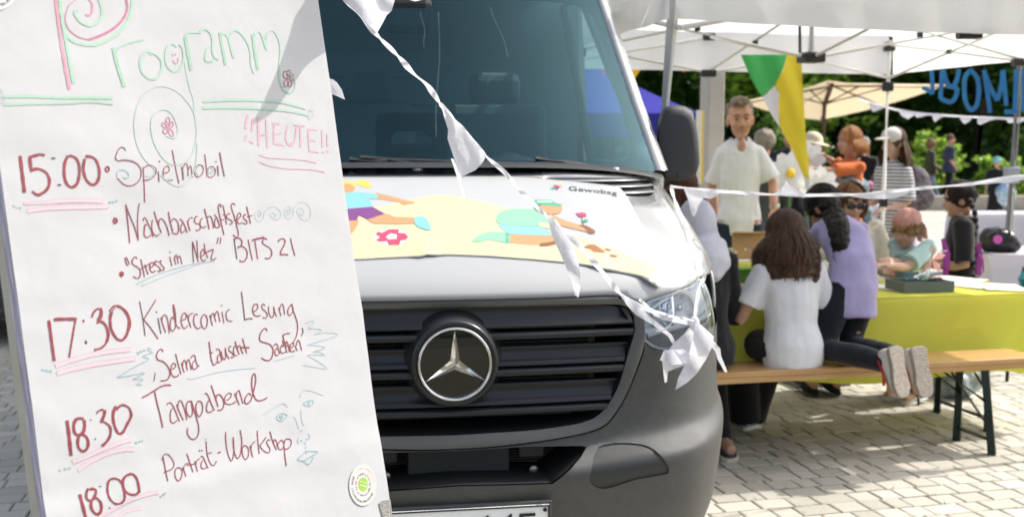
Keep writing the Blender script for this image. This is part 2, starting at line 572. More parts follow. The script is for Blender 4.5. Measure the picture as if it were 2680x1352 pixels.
KINDER = parse('''
redd 8 62,186 82,290 98,380 120,548
red 11 230,174 170,270 104,376
red 11 104,376 160,440 210,510 254,576
redd 9 252,360 266,440 284,522
redd 13 232,292 240,302
red 10 282,352 300,420 330,510
red 10 292,400 298,350 318,328 342,350 358,420 368,518
red 10 412,372 395,352 380,400 378,460 398,494 425,470 436,400 430,310 410,220 414,300 432,410 452,450 482,468
red 10 500,378 530,372 542,335 525,308 500,330 490,390 505,450 530,466 558,436
red 10 550,322 565,380 588,458
red 10 562,362 580,325 612,308
red 10 660,330 640,318 622,345 618,400 635,450 662,468 690,455
red 10 722,322 700,350 692,400 705,450 730,470 752,440 758,380 742,335 715,322
redd 9 782,330 795,380 810,438
red 10 792,370 802,325 820,312 832,350 846,402
red 10 832,350 848,300 862,292 875,330 888,402
red 9 908,295 918,350 930,412
redd 11 904,226 908,234
red 10 990,272 968,282 952,315 955,360 975,388 1016,394
redd 9 1110,88 1125,220 1145,382
red 12 1145,380 1185,366 1228,370
red 10 1232,295 1262,280 1280,240 1262,216 1235,230 1225,280 1240,325 1270,340 1310,334
red 10 1352,234 1338,216 1320,228 1325,262 1360,295 1378,330 1362,362 1330,355
red 9 1390,240 1394,300 1410,345 1432,352 1446,310 1442,240
red 9 1442,240 1456,300 1474,346
red 9 1494,250 1508,300 1520,338
red 9 1502,290 1512,240 1530,215 1545,250 1556,326
red 9 1635,240 1615,232 1594,262 1588,305 1604,332 1630,310 1644,265 1620,215
red 9 1630,215 1640,270 1665,340 1688,410 1692,490 1672,570 1630,625 1590,645 1550,640
redd 9 1738,462 1750,500 1732,542
bluel 6 1770,416 1810,400 1862,390 1830,430 1806,465 1870,468 1938,482 1910,510 1866,530 1940,515 2040,512 2105,528 2050,560 1920,600 1796,636 1880,640 1978,662 1910,690 1854,704 1920,710 1970,740 1890,735 1798,740 1850,775 1940,830 1990,870 1980,884 1900,870 1742,842
''')
SELMA = parse('''
red 12 300,710 296,690 272,682 245,712 234,755 250,790 300,808 345,850 372,910 368,960 335,1000 275,1006
red 11 395,885 425,870 432,840 410,826 390,850 382,900 398,950 430,966 468,945
red 11 432,728 460,840 488,938
red 10 492,822 505,870 522,920
red 10 505,855 515,795 532,800 545,850 556,902
red 10 545,845 558,790 572,792 585,840 594,892
red 10 590,775 605,750 630,745 640,790 655,840 678,854
red 10 640,795 618,810 604,850 615,885 645,880 660,855
red 11 776,604 790,700 800,780 822,840 842,836 862,808
red 12 782,720 818,716
red 10 850,692 865,678 885,690 895,740 912,800
red 10 885,735 868,750 864,800 880,820 900,800
red 10 905,700 912,750 935,788 950,760 944,665
red 10 944,668 958,730 985,780
red 10 1006,655 988,655 982,690 1010,715 1030,735 1025,765 1000,762
red 10 1052,650 1035,655 1030,700 1042,740 1068,745
red 11 1046,600 1065,670 1090,735
red 10 1070,690 1078,650 1098,648 1112,690 1130,728
red 11 1122,570 1142,640 1168,722
red 13 1098,662 1150,664 1196,664
red 12 1376,495 1368,472 1345,472 1312,510 1298,560 1310,598 1360,615 1410,635 1438,680 1435,740 1415,785 1385,798 1350,790 1318,768
red 10 1448,650 1465,625 1485,640 1498,700 1512,728
red 10 1490,672 1468,680 1458,715 1470,745 1495,738
red 9 1545,660 1530,640 1515,670 1520,710 1540,722 1565,708
red 11 1540,532 1555,600 1582,718
red 10 1540,560 1560,525 1616,518
red 10 1568,640 1575,600 1592,625 1612,712
red 10 1612,665 1640,660 1655,625 1635,618 1615,650 1618,690 1640,706 1668,690
red 10 1668,640 1675,665 1690,698
red 10 1680,645 1690,600 1705,590 1720,630 1734,694
bluel 7 560,984 620,985 700,962 800,935 950,905 1100,885 1266,874
blue 12 558,982 568,984
bluel 7 1448,806 1540,780 1656,748
red 9 1550,560 1540,600 1552,640
''')
TANGO = parse('''
red 14 86,312 150,280 220,235 290,195 350,182 384,188
red 13 212,236 240,370 270,490 298,620
red 11 342,388 350,372 380,368 410,410 440,480 470,558
red 11 402,424 385,440 375,490 380,550 400,575 425,565 445,545
red 12 442,380 465,450 512,546
red 11 452,410 462,355 485,345 512,400 535,480 546,540
red 11 590,350 558,355 540,400 545,460 565,500 585,510 605,470 600,400 590,345
red 11 592,340 615,420 645,520 665,600 668,670 650,720 620,742 585,730 555,690 550,655 556,625
red 11 655,358 640,400 645,460 665,505 688,495 708,440 705,380 685,350 655,350
red 11 732,276 745,266 770,300 800,380 830,442
red 11 792,345 768,350 750,400 750,445 768,464 800,455 822,435
red 12 798,184 830,280 868,406
red 12 845,345 855,295 880,280 910,310 928,360 922,410 900,438 862,442
red 11 955,340 985,325 1008,285 990,265 955,285 935,330 945,370 980,382 1020,375 1054,348
red 11 1040,268 1060,320 1088,388
red 11 1055,310 1062,262 1085,240 1100,280 1125,374
red 12 1208,292 1190,268 1165,290 1145,330 1148,368 1175,372 1208,335 1235,250 1258,150 1255,80 1240,66 1222,110 1218,190 1232,270 1255,325 1290,345 1340,332 1376,310
red 10 296,960 302,920 325,895 355,898 390,935 415,985 408,1030 370,1060 310,1082
red 11 305,925 325,1040 350,1172
red 10 455,1032 432,1050 424,1100 440,1155 465,1166 490,1130 500,1070 485,1040 450,1030
red 11 505,1030 520,1070 538,1122
red 9 515,1065 520,1020 540,996 570,988
red 11 548,888 580,980 612,1080
red 10 548,1010 600,1000 640,992
red 10 632,965 645,1020 658,1074
red 9 640,1010 655,960 685,940
red 10 692,925 710,915 730,950 768,1040
red 10 715,960 698,985 698,1030 720,1045 750,1030
redd 11 680,850 684,866
redd 11 704,850 707,866
red 10 748,762 755,860 772,940 800,1000 830,1008 855,965
red 10 752,892 806,878
red 13 868,882 900,872
red 10 948,664 950,760 970,880 1000,958 1022,940 1035,850 1025,720 1035,850 1058,925 1080,935 1105,880 1115,760 1096,646
redd 9 740,742 744,746
red 10 1140,800 1120,840 1125,910 1150,948 1178,920 1186,860 1168,815 1135,805
red 11 1200,808 1212,860 1226,924
red 9 1210,845 1218,795 1252,762
red 10 1272,652 1280,760 1294,890
red 10 1364,720 1330,770 1298,808
red 10 1298,805 1330,850 1372,882
red 10 1410,752 1388,745 1372,770 1385,805 1405,840 1395,875 1365,878
red 11 1404,660 1430,750 1470,850
red 10 1438,790 1450,745 1470,760 1488,830
red 10 1500,768 1486,800 1496,840 1520,846 1545,820 1548,780 1525,750 1505,765
red 10 1548,770 1552,860 1558,940 1570,1018
red 10 1550,790 1565,745 1600,738 1625,760 1615,810 1580,842 1555,835
bluel 7 1330,490 1390,455 1450,415 1500,385 1540,375 1570,390 1584,412
blue 8 1578,490 1540,475 1500,482 1472,510 1490,545 1525,552 1555,535 1575,505 1578,485
blue 8 1525,495 1512,512 1520,532 1535,525 1535,502 1525,495
blue 6 1502,498 1500,520
bluel 7 1710,314 1725,270 1765,238 1830,245 1890,265 1954,292
blue 7 1745,378 1780,350 1845,342 1840,380 1815,400 1775,395 1745,378
blue 6 1800,356 1792,370 1800,386 1812,372 1800,356
bluel 6 1640,506 1665,530 1685,580 1702,634
bluel 6 1724,436 1725,500 1735,560 1756,604
blue 7 1716,668 1725,652 1745,650
blue 7 1798,684 1815,710 1808,736
blue 7 1700,720 1690,745 1692,775 1706,786
blue 18 1726,752 1732,758
blue 14 1780,742 1795,736
blue 7 1755,778 1770,788 1780,778
blue 5 1772,810 1770,850
blue 8 1770,862 1890,866 1880,885 1800,930 1745,965 1688,944 1730,905 1762,872 1775,885 1790,870
blue 8 1745,965 1790,998 1820,985 1850,920
''')
T1830 = parse('''
red 32 166,366 182,480 195,600 208,706
red 28 330,352 290,345 250,362 232,410 236,470 262,505 300,500 326,470 338,410 332,362
red 26 300,500 280,520 270,570 280,630 315,662 350,650 372,600 362,540 330,505 300,500
redd 12 394,360 400,360
redd 13 436,542 442,546
red 15 462,300 460,285 490,265 520,262
red 28 528,265 530,300 500,378
red 15 488,384 520,380 550,392
red 24 540,390 575,415 590,460 580,520 550,570 505,612
red 26 640,228 620,270 612,340 628,420 655,480 680,498
red 24 680,498 715,470 750,400 785,330 786,290
red 22 786,295 770,250 730,222 690,220 640,262
pinkv 34 220,768 330,728 450,672 600,610 700,575 785,552
pinkl 4 210,750 330,708 450,652 600,590 700,555 778,532
pinkl 4 232,790 330,750 450,695 600,630 700,594 790,572
pinkv 34 278,852 370,780 480,720 600,672 700,650 815,642
pinkl 4 272,834 370,760 480,700 600,652 700,630 808,620
pinkl 4 282,872 370,800 480,742 600,692 700,670 818,662
blue 18 98,847 104,847
blue 20 150,833 156,834
blue 20 190,826 198,824
blue 22 836,576 840,582
blue 18 868,567 873,571
blue 16 894,556 897,562
red 30 294,1078 318,1180 338,1260 350,1310
red 24 380,1022 360,1060 358,1110 380,1138 415,1130 445,1080 450,1040 425,1025 395,1030
red 26 410,1132 400,1170 410,1225 450,1268 485,1260 502,1210 490,1150 455,1115 425,1118
redd 13 488,1004 496,1000
redd 14 580,1202 584,1216
red 20 640,925 590,935 566,980 564,1060 590,1130 640,1170 690,1165 725,1120 722,1050
red 22 722,1050 700,970 665,935 625,925
red 22 790,882 750,895 715,935 715,1000 735,1050 780,1078 830,1080 868,1050
red 24 868,1060 862,1000 845,930 815,890 785,880
pinkv 30 480,1302 580,1240 700,1170 820,1120 940,1080 1052,1058
pinkl 4 480,1300 580,1232 700,1158 820,1105 940,1062 1052,1044
pinkl 4 510,1305 600,1255 720,1188 840,1132 960,1092 1056,1072
pinkv 30 620,1302 720,1254 800,1228 890,1212
pinkl 4 620,1298 720,1242 800,1215 890,1198
blue 20 1072,1096 1078,1098
blue 18 1098,1072 1102,1084
blue 10 1116,1058 1120,1072
''')
# (part name, origin in the photograph, scale, strokes)
WRITING = [('title_lettering', (0, 0), 2.576, TITLE), ('notice_lettering', (0, 0), 2.576, HEUTE),
           ('programme_lettering', (0, 370), 2.862, SPIEL), ('programme_lettering', (280, 520), 5.4175, NACH),
           ('programme_lettering', (280, 520), 5.4175, STRESS), ('programme_lettering', (500, 500), 5.4175, BITS),
           ('programme_lettering', (100, 760), 5.4175, T1730), ('programme_lettering', (350, 740), 3.94, KINDER),
           ('programme_lettering', (350, 740), 3.94, SELMA), ('programme_lettering', (350, 960), 3.94, TANGO),
           ('programme_lettering', (130, 1000), 3.694, T1830)]
# ================================================================ white van
PSI = math.radians(9)
VO = Vector((-0.1605, 3.1, 0))
van = thing('delivery_van', 'white delivery van with dark grille, star emblem and a printed magnet sheet on its bonnet', 'van', VO, PSI)
VI = (Matrix.Translation(VO) @ Matrix.Rotation(PSI, 4, 'Z')).inverted()
VR = VI.to_3x3()
PROF = [(0.10, .30), (0.18, .14), (0.28, .05), (0.38, -.005), (0.47, -.035), (0.54, -.052), (0.570, -.048), (0.594, -.022), (0.630, .008), (0.72, .02), (0.85, .022), (0.97, .032),
        (1.04, .045), (1.075, .062), (1.11, .095), (1.15, .165), (1.20, .27), (1.26, .42), (1.32, .60), (1.38, .80), (1.42, .95), (1.50, 1.24)]
def prof(z):
    P = PROF
    if z <= P[0][0]: return P[0][1]
    if z >= P[-1][0]: return P[-1][1]
    for i in range(len(P) - 1):
        if P[i][0] <= z <= P[i + 1][0]:
            z0, a = P[i]; z1, b = P[i + 1]
            m0 = (b - P[i - 1][1]) / (z1 - P[i - 1][0]) if i > 0 else (b - a) / (z1 - z0)
            m1 = (P[i + 2][1] - a) / (P[i + 2][0] - z0) if i + 2 < len(P) else (b - a) / (z1 - z0)
            h = z1 - z0; t = (z - z0) / h
            return (2 * t ** 3 - 3 * t * t + 1) * a + (t ** 3 - 2 * t * t + t) * h * m0 + (-2 * t ** 3 + 3 * t * t) * b + (t ** 3 - t * t) * h * m1
def vf(x, z):
    """nose of the van: distance behind the front plane"""
    ax = abs(x)
    k = 0.09 * x * x * max(0.0, min(1.0, (0.9 - z) / 0.25))       # the lower lip sweeps up towards the corners
    y = prof(z - k)
    y += 0.10 * x * x + 8.4 * max(0.0, ax - 0.55) ** 3.3
    # raised lip over the front wheel arch
    d = math.hypot((ax - 1.02) / 0.32, (z - 0.50) / 0.40)
    y -= 0.006 * math.exp(-((d - 0.62) / 0.09) ** 2) * max(0, min(1, (ax - 0.7) / 0.15))
    return y
def wf(x, z):
    """windscreen"""
    return 0.93 + (z - 1.42) / 1.12 + 0.20 * x * x + 0.10 * (z - 1.42) ** 2
def hit(x, y, surf=vf, t0=2.6, t1=6.5):
    d = VR @ dray(x, y); o = VI @ Vector((0, 0, CAM_H))
    g = lambda t: (o + d * t).y - surf((o + d * t).x, (o + d * t).z)
    N = 160; best = None; bt = t0; prev = g(t0)
    for i in range(1, N + 1):
        t = t0 + (t1 - t0) * i / N
        v = g(t)
        if prev < 0 <= v:
            a, b = t - (t1 - t0) / N, t
            for _ in range(24):
                m = (a + b) / 2
                if g(m) < 0: a = m
                else: b = m
            p = o + d * b
            return (p.x, p.z)
        if best is None or abs(v) < best: best = abs(v); bt = t
        prev = v
    p = o + d * bt
    return (p.x, p.z)
def TR(ox, oy, s, pts): return [((ox + a / s) / K, (oy + b / s) / K) for a, b in pts]
def xz(pts, surf=vf, closed_curve=False, step=None):
    q = [hit(a, b, surf) for a, b in pts]
    return [Vector(p) for p in q]
def mirror_outline(right):
    """right half from top centre round to bottom centre (x>=0)"""
    r = [Vector(p) for p in right]
    return r + [Vector((-p.x, p.y)) for p in reversed(r) if p.x > 1e-5]
def smooth2(pts, step=0.02, closed=True):
    P = [Vector(p) for p in pts]
    if closed:
        n = len(P); out = []
        for i in range(n):
            p0, p1, p2, p3 = P[i - 1], P[i], P[(i + 1) % n], P[(i + 2) % n]
            k = max(1, int((p2 - p1).length / step))
            for j in range(k):
                t = j / k
                out.append(0.5 * ((2 * p1) + (p2 - p0) * t + (2 * p0 - 5 * p1 + 4 * p2 - p3) * t * t + (3 * p1 - p0 - 3 * p2 + p3) * t ** 3))
        return out
    return catmull(P, step)
def panel(name, outline, m, parent=van, holes=(), surf=vf, off=0.0, sp=0.035, thick=0.0, smooth=True):
    vs, fs = tri_region(outline, holes, sp)
    o_ = off if callable(off) else (lambda x, z: off)
    V = [Vector((v.x, surf(v.x, v.y) + o_(v.x, v.y), v.y)) for v in vs]
    ff = []
    for f in fs:
        a, b, c = V[f[0]], V[f[1]], V[f[2]]
        ff.append(f if (b - a).cross(c - a).y < 0 else tuple(reversed(f)))
    o = mesh(name, V, ff, m, parent, smooth)
    if thick: solidify(o, thick)
    return o

VWHITE = mat('van white paint', (0.385, 0.389, 0.385, 1), 0.22, coat=0.7, var=0.03, vscale=2.5)
PLAST = mat('charcoal bumper plastic', (0.064, 0.066, 0.064, 1), 0.46, bump=0.25, bscale=900, var=0.2, vscale=30, spec=0.55)
SURR = mat('grey grille surround', (0.10, 0.10, 0.094, 1), 0.42, bump=0.1, bscale=900, spec=0.5)
BLACK = mat('black grille blade', (0.012, 0.014, 0.017, 1), 0.33, spec=0.5)
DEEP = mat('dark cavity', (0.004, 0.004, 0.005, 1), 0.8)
CHROME = mat('chrome', (0.86, 0.86, 0.84, 1), 0.06, metal=1.0)
RUBBER = mat('black rubber', (0.012, 0.012, 0.013, 1), 0.6)

def xc(p): return Vector((0.0, p.y)) if abs(p.x) < 0.2 else p
# --- outlines (right half, measured), then mirrored
gr_r = TR(900, 750, 2.159, [(1200, 101), (1400, 100), (1560, 101), (1608, 116), (1640, 165), (1648, 240), (1624, 330), (1594, 430), (1562, 540), (1510, 645), (1450, 718), (1350, 768), (1100, 808), (850, 826)])
g_in = xz(gr_r)
ztop, zbot = g_in[0].y, g_in[-1].y
g_in = [Vector((0, ztop + .001))] + g_in + [Vector((0, zbot - .002))]
g_in = mirror_outline(smooth2(g_in, 0.02, closed=False))
se_r = TR(900, 750, 2.159, [(1630, 74), (1672, 110), (1694, 200), (1690, 340), (1642, 480), (1592, 600), (1532, 702), (1444, 790), (1200, 850), (850, 896)])
s_out = xz(se_r)
seam_zb = s_out[-1].y
s_out_r = smooth2([Vector((s_out[0].x - 0.03, ztop + 0.012))] + s_out + [Vector((0, seam_zb - .002))], 0.02, closed=False)
surround = mirror_outline([Vector((0, ztop + 0.012))] + s_out_r)
def ring_off(x, z):
    q = Vector((x, z)); dmin = 9
    for a, b in zip(g_in, g_in[1:] + g_in[:1]):
        e = b - a; l2 = e.length_squared
        t = max(0, min(1, (q - a).dot(e) / l2)) if l2 > 1e-12 else 0
        dmin = min(dmin, (q - a - e * t).length)
    return -0.014 * math.sin(min(1.0, dmin / 0.05) * math.pi) + 0.004
panel('grille_surround', surround, SURR, holes=[g_in], off=ring_off, sp=0.013)
# bonnet
hl_px = TR(900, 750, 2.159, [(1690, 100), (1730, 78), (1800, 56), (1900, 22), (1975, -8), (2018, -46)]) + [(1783, 735), (1794, 785), (1798, 820)] + TR(900, 750, 2.159, [(2066, 285), (1990, 310), (1900, 345), (1830, 362), (1740, 340), (1694, 305), (1686, 200)])
hl = smooth2(xz(hl_px), 0.02)
hood_r = [Vector((0, 1.425)), Vector((0.25, 1.424)), Vector((0.5, 1.420)), Vector((0.70, 1.41)), Vector((0.84, 1.392)), Vector((0.905, 1.375)),
          Vector((0.925, 1.30)), Vector((0.93, 1.22)), Vector((0.925, 1.14)), Vector((0.905, 1.095))]
hl_top = xz(list(reversed(hl_px[:6])))
hood_r += [p + Vector((0, 0.006)) for p in hl_top] + [Vector((s_out_r[0].x + 0.012, ztop + 0.020)), Vector((s_out_r[0].x - 0.04, ztop + 0.024)), Vector((0.3, ztop + 0.022)), Vector((0, ztop + 0.022))]
hood = mirror_outline(hood_r)
def hood_off(x, z):
    # centre dome with two long creases, slightly crowned
    t = max(0, min(1, (z - 1.09) / 0.12))
    a = abs(x)
    return -0.012 * t * math.exp(-((a - 0.50) / 0.10) ** 2) + 0.006 * t * math.exp(-((a - 0.66) / 0.05) ** 2)
vent_z = TR(850, 430, 2.576, [(1472, 98), (1510, 86), (1700, 83), (1900, 84), (2100, 88), (2180, 100), (2212, 130), (2218, 185), (2190, 212), (2120, 217), (2036, 212), (1960, 185), (1860, 160), (1650, 120)])
vent = smooth2(xz(vent_z), 0.012)
ventm = [Vector((-p.x, p.y)) for p in reversed(vent)]
hood_o = panel('bonnet', hood, VWHITE, holes=[vent, ventm], off=hood_off, sp=0.03, thick=0.012)
VGREY = mat('vent silver', (0.30, 0.31, 0.31, 1), 0.3, metal=0.5)
for sgn, vv in ((1, vent), (-1, ventm)):
    vt = panel('bonnet_vent', vv, DEEP, off=lambda x, z: hood_off(x, z) + 0.035, sp=0.03)
    zs0, zs1 = min(p.y for p in vv), max(p.y for p in vv)
    for k in range(3):
        zc = zs0 + (zs1 - zs0) * (0.20 + 0.30 * k)
        xs = [p.x for p in densify(vv, 0.005) if abs(p.y - zc) < 0.004]
        if len(xs) < 2: continue
        xa, xb = min(xs) + 0.004, max(xs) - 0.004
        V = []; n = 14
        for i in range(n):
            x = xa + (xb - xa) * i / (n - 1)
            for (dz, dy) in ((0.004, 0.004), (0.002, -0.004), (-0.003, -0.002), (-0.004, 0.012)):
                V.append(Vector((x, vf(x, zc + dz) + hood_off(x, zc) + dy, zc + dz)))
        mesh('vent_bar', V, grid_faces(4, n), VGREY, vt, smooth=True)
# fenders and body side
for sgn in (1, -1):
    nz = 22; V = []; nu = 9
    for j in range(nz):
        z = 0.98 + (1.40 - 0.98) * j / (nz - 1)
        for i in range(nu):
            t = i / (nu - 1)
            x0 = 0.895
            x = x0 + (1.005 - x0) * t
            V.append(Vector((sgn * x, vf(x, min(z, 1.40)) + (0.006 if x < 0.94 else 0), z)))
    o = mesh('fender', V, [f if sgn > 0 else f[::-1] for f in grid_faces(nu, nz)], VWHITE, van, smooth=True)
    solidify(o, 0.01)
# bumper
bot = [Vector((0.985, 0.95))] + [Vector((1.003, 0.9 - 0.1 * i)) for i in range(8)] + [Vector((0.7, 0.16)), Vector((0, 0.14))]
hl_low = xz([(1798, 826)] + TR(900, 750, 2.159, [(2066, 291), (1990, 316), (1900, 351), (1830, 368), (1740, 347), (1696, 312)]))
sr = [p + Vector((0.005, -0.006)) for p in s_out_r if p.y < hl_low[-1].y - 0.012 and p.x > 0.001]
bump_r = [Vector((0, seam_zb - 0.007))] + [p for p in reversed(sr)] + list(reversed(hl_low)) + bot
bumper = mirror_outline(bump_r)
in_r = xz(TR(900, 750, 2.159, [(1340, 897), (1372, 905), (1340, 960), (1180, 1112)]))
zi0 = xz([(1150, 1137)])[0].y; zi1 = xz([(1150, 1222)])[0].y
intake = mirror_outline([Vector((0, zi0 + 0.004)), Vector((0.2, zi0 + 0.007))] + [Vector((p.x, p.y)) for p in in_r] + [Vector((0, zi1))])
fog = smooth2(xz(TR(900, 750, 2.159, [(1440, 905), (1500, 887), (1560, 880), (1690, 890), (1780, 940), (1838, 1025), (1834, 1052), (1740, 1072), (1640, 1092), (1520, 1130), (1450, 1140), (1390, 1100), (1405, 1000)])), 0.015)
fogm = [Vector((-p.x, p.y)) for p in reversed(fog)]
panel('bumper', bumper, PLAST, holes=[intake, fog, fogm], sp=0.015)
PL2 = mat('fog cover plastic', (0.026, 0.028, 0.029, 1), 0.42, bump=0.2, bscale=900)
for vv in (fog, fogm):
    panel('fog_light_cover', vv, PL2, off=lambda x, z: 0.0045, sp=0.02)
    # sloping return round the recess
    V = []
    for p in vv: V += [Vector((p.x, vf(p.x, p.y), p.y)), Vector((p.x, vf(p.x, p.y) + 0.005, p.y))]
    n = len(vv)
    mesh('recess_edge', V, [(2 * i, 2 * i + 1, (2 * i + 3) % (2 * n), (2 * i + 2) % (2 * n)) for i in range(n)], PLAST, van)
# dark cavity behind the grille and the lower intake
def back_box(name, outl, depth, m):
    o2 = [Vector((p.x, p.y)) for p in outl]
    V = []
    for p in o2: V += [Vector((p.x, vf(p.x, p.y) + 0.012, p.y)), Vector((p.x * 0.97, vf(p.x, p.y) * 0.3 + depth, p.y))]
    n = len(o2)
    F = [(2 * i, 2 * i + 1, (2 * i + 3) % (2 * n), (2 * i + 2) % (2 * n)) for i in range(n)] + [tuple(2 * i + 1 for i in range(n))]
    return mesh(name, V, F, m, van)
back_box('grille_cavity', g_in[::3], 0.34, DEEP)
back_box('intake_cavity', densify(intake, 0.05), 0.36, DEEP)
# radiators seen between the blades
RAD = mat('radiator fins', (0.10, 0.095, 0.085, 1), 0.5, metal=0.3)
def radiator(x0, x1, z0, z1, y):
    bm = bmesh.new()
    z = z0
    while z < z1:
        add_box(bm, ((x0 + x1) / 2, y, z), (x1 - x0, 0.02, 0.004)); z += 0.0085
    add_box(bm, (x0, y, (z0 + z1) / 2), (0.016, 0.03, z1 - z0)); add_box(bm, (x1, y, (z0 + z1) / 2), (0.020, 0.03, z1 - z0))
    for k in (0.33, 0.62): add_box(bm, (x0 + (x1 - x0) * k, y - 0.012, (z0 + z1) / 2), (0.004, 0.008, z1 - z0))
    bmobj('radiator', bm, RAD, van)
radiator(-0.46, 0.43, 0.70, 1.0, 0.17)
radiator(-0.40, 0.42, 0.53, 0.66, 0.20)
tube('hose', [(-0.27, 0.13, 0.99), (-0.25, 0.12, 0.95), (-0.252, 0.13, 0.90)], 0.014, mat('orange cable', 'd2622a', 0.5), van)
box('latch_bracket', (0.02, 0.11, 0.57), (0.30, 0.02, 0.12), mat('bracket grey', (0.035, 0.04, 0.04, 1), 0.5), van, bev=0.004)
for sx in (-0.20, 0.235):
    b = box('tow_bracket', (sx, 0.10, 0.605), (0.075, 0.03, 0.035), mat('bracket steel', (0.06, 0.06, 0.06, 1), 0.45, metal=0.5), van, bev=0.004)
    bm = bmesh.new(); add_ellipsoid(bm, (sx + 0.005, 0.08, 0.552), (0.014, 0.008, 0.014)); bmobj('bolt', bm, mat('zinc bolt', (0.35, 0.35, 0.33, 1), 0.35, metal=0.9), b)
# blades
def gx(z):
    xs = [p.x for p in densify(g_in, 0.006) if p.x > 0 and abs(p.y - z) < 0.006]
    return max(xs) - 0.004 if xs else 0.5
def blade(name, prof_, m, parent=van, zc=None):
    """prof_: list of (z, offset)"""
    n = 41; V = []
    for i in range(n):
        t = -1 + 2 * i / (n - 1)
        for (z, dy) in prof_:
            x = t * gx(z)
            V.append(Vector((x, vf(x, z) + dy, z)))
    return mesh(name, V, grid_faces(len(prof_), n), m, parent, smooth=True)
bl = [[(1.068, .030), (1.066, .004), (1.05, .020), (1.025, .030), (1.002, .026), (.990, .012), (.983, .006), (.980, .020), (.982, .06)],
      [(.970, .05), (.971, .014), (.967, .003), (.958, .0), (.950, .004), (.947, .016), (.950, .06)],
      [(.924, .06), (.926, .030), (.918, .034), (.900, .034), (.885, .022), (.876, .008), (.872, .010), (.872, .06)],
      [(.864, .05), (.866, .014), (.861, .003), (.853, .0), (.845, .004), (.841, .016), (.844, .06)],
      [(.818, .06), (.820, .030), (.810, .034), (.790, .034), (.773, .022), (.764, .008), (.760, .010), (.760, .06)],
      [(.752, .05), (.754, .014), (.749, .003), (.741, .0), (.733, .004), (.729, .016), (.731, .06)]]
for b_ in bl: blade('grille_blade', b_, BLACK)
# top trim strip under the bonnet edge
V = []; n = 41; X = s_out_r[0].x - 0.01
for i in range(n):
    x = -X + 2 * X * i / (n - 1)
    for (dz, dy) in ((0.020, 0.016), (0.018, 0.004), (0.004, 0.004), (-0.006, 0.012), (-0.008, 0.05)):
        V.append(Vector((x, vf(x, ztop + dz) + dy, ztop + dz)))
mesh('bonnet_seal', V, grid_faces(5, n), mat('seal grey', (0.05, 0.052, 0.05, 1), 0.5), van, smooth=True)

# --- star emblem
sx_, sz_ = hit(1143, 912)
sy_ = vf(sx_, sz_) - 0.022
sx_ = 0.0
RS = 0.1035
def disc(name, r, y, m, parent, seg=48, dome=0.0, ry=1.0):
    V = [Vector((sx_, y - dome, sz_))]; F = []
    nr = 6
    for k in range(1, nr + 1):
        rr = r * k / nr
        for s in range(seg):
            a = 2 * math.pi * s / seg
            V.append(Vector((sx_ + rr * math.cos(a), y - dome * (1 - (k / nr) ** 2), sz_ + rr * math.sin(a))))
    for s in range(seg): F.append((0, 1 + s, 1 + (s + 1) % seg))
    for k in range(nr - 1):
        for s in range(seg):
            a = 1 + k * seg + s; b = 1 + k * seg + (s + 1) % seg
            F.append((a, a + seg, b + seg, b))
    return mesh(name, V, F, m, parent, smooth=True)
def lathe(name, prof_, m, parent, seg=64):
    V = []; F = []
    for (r, y) in prof_:
        for s in range(seg):
            a = 2 * math.pi * s / seg
            V.append(Vector((sx_ + r * math.cos(a), y, sz_ + r * math.sin(a))))
    n = len(prof_)
    for k in range(n - 1):
        for s in range(seg):
            a = k * seg + s; b = k * seg + (s + 1) % seg
            F.append((a, a + seg, b + seg, b))
    return mesh(name, V, F, m, parent, smooth=True)
emb = lathe('emblem', [(0.150, sy_ + 0.075), (0.132, sy_ + 0.040), (0.124, sy_ + 0.012), (0.117, sy_ + 0.0), (0.109, sy_ + 0.006), (0.104, sy_ + 0.014)], mat('emblem surround', (0.022, 0.024, 0.026, 1), 0.28), van)
disc('emblem_glass', 0.106, sy_ + 0.014, mat('emblem black gloss', (0.006, 0.008, 0.008, 1), 0.03, coat=1.0), emb, dome=0.006)
lathe('chrome_ring', [(0.1075, sy_ + 0.012), (0.1065, sy_ + 0.002), (0.1035, sy_ - 0.004), (0.0995, sy_ - 0.002), (0.0965, sy_ + 0.006), (0.0955, sy_ + 0.014)], CHROME, emb)
V, F = [], []
cy = sy_ - 0.012
V.append(Vector((sx_, cy, sz_)))
for k in range(6):
    a = math.radians(90 + 60 * k)
    r = 0.097 if k % 2 == 0 else 0.0165
    V.append(Vector((sx_ + r * math.cos(a), sy_ + (0.004 if k % 2 == 0 else 0.008), sz_ + r * math.sin(a))))
for k in range(6): F.append((0, 1 + (k + 1) % 6, 1 + k))
mesh('star', V, F, CHROME, emb)

# --- headlights
LENS = bpy.data.materials.new('clear headlight lens'); LENS.use_nodes = True
nt = LENS.node_tree; N = nt.nodes; L = nt.links
for q in list(N): N.remove(q)
o_ = N.new('ShaderNodeOutputMaterial'); mx = N.new('ShaderNodeMixShader'); tb = N.new('ShaderNodeBsdfTransparent'); gb = N.new('ShaderNodeBsdfGlossy'); fr = N.new('ShaderNodeFresnel')
tb.inputs[0].default_value = (0.93, 0.96, 0.98, 1); gb.inputs['Roughness'].default_value = 0.02; fr.inputs[0].default_value = 1.5
L.new(fr.outputs[0], mx.inputs[0]); L.new(tb.outputs[0], mx.inputs[1]); L.new(gb.outputs[0], mx.inputs[2]); L.new(mx.outputs[0], o_.inputs[0])
REFL = mat('headlight reflector', (0.90, 0.91, 0.92, 1), 0.25, metal=0.15, bump=1.0, bscale=55)
FACET = mat('indicator facets', (0.50, 0.50, 0.50, 1), 0.3, metal=0.1, bump=1.5, bscale=220)
HOUS = mat('headlight housing', (0.80, 0.86, 0.90, 1), 0.3, metal=0.0)  # pale blue tint stands in for sky reflected in the housing
cen = hit(1708, 800)
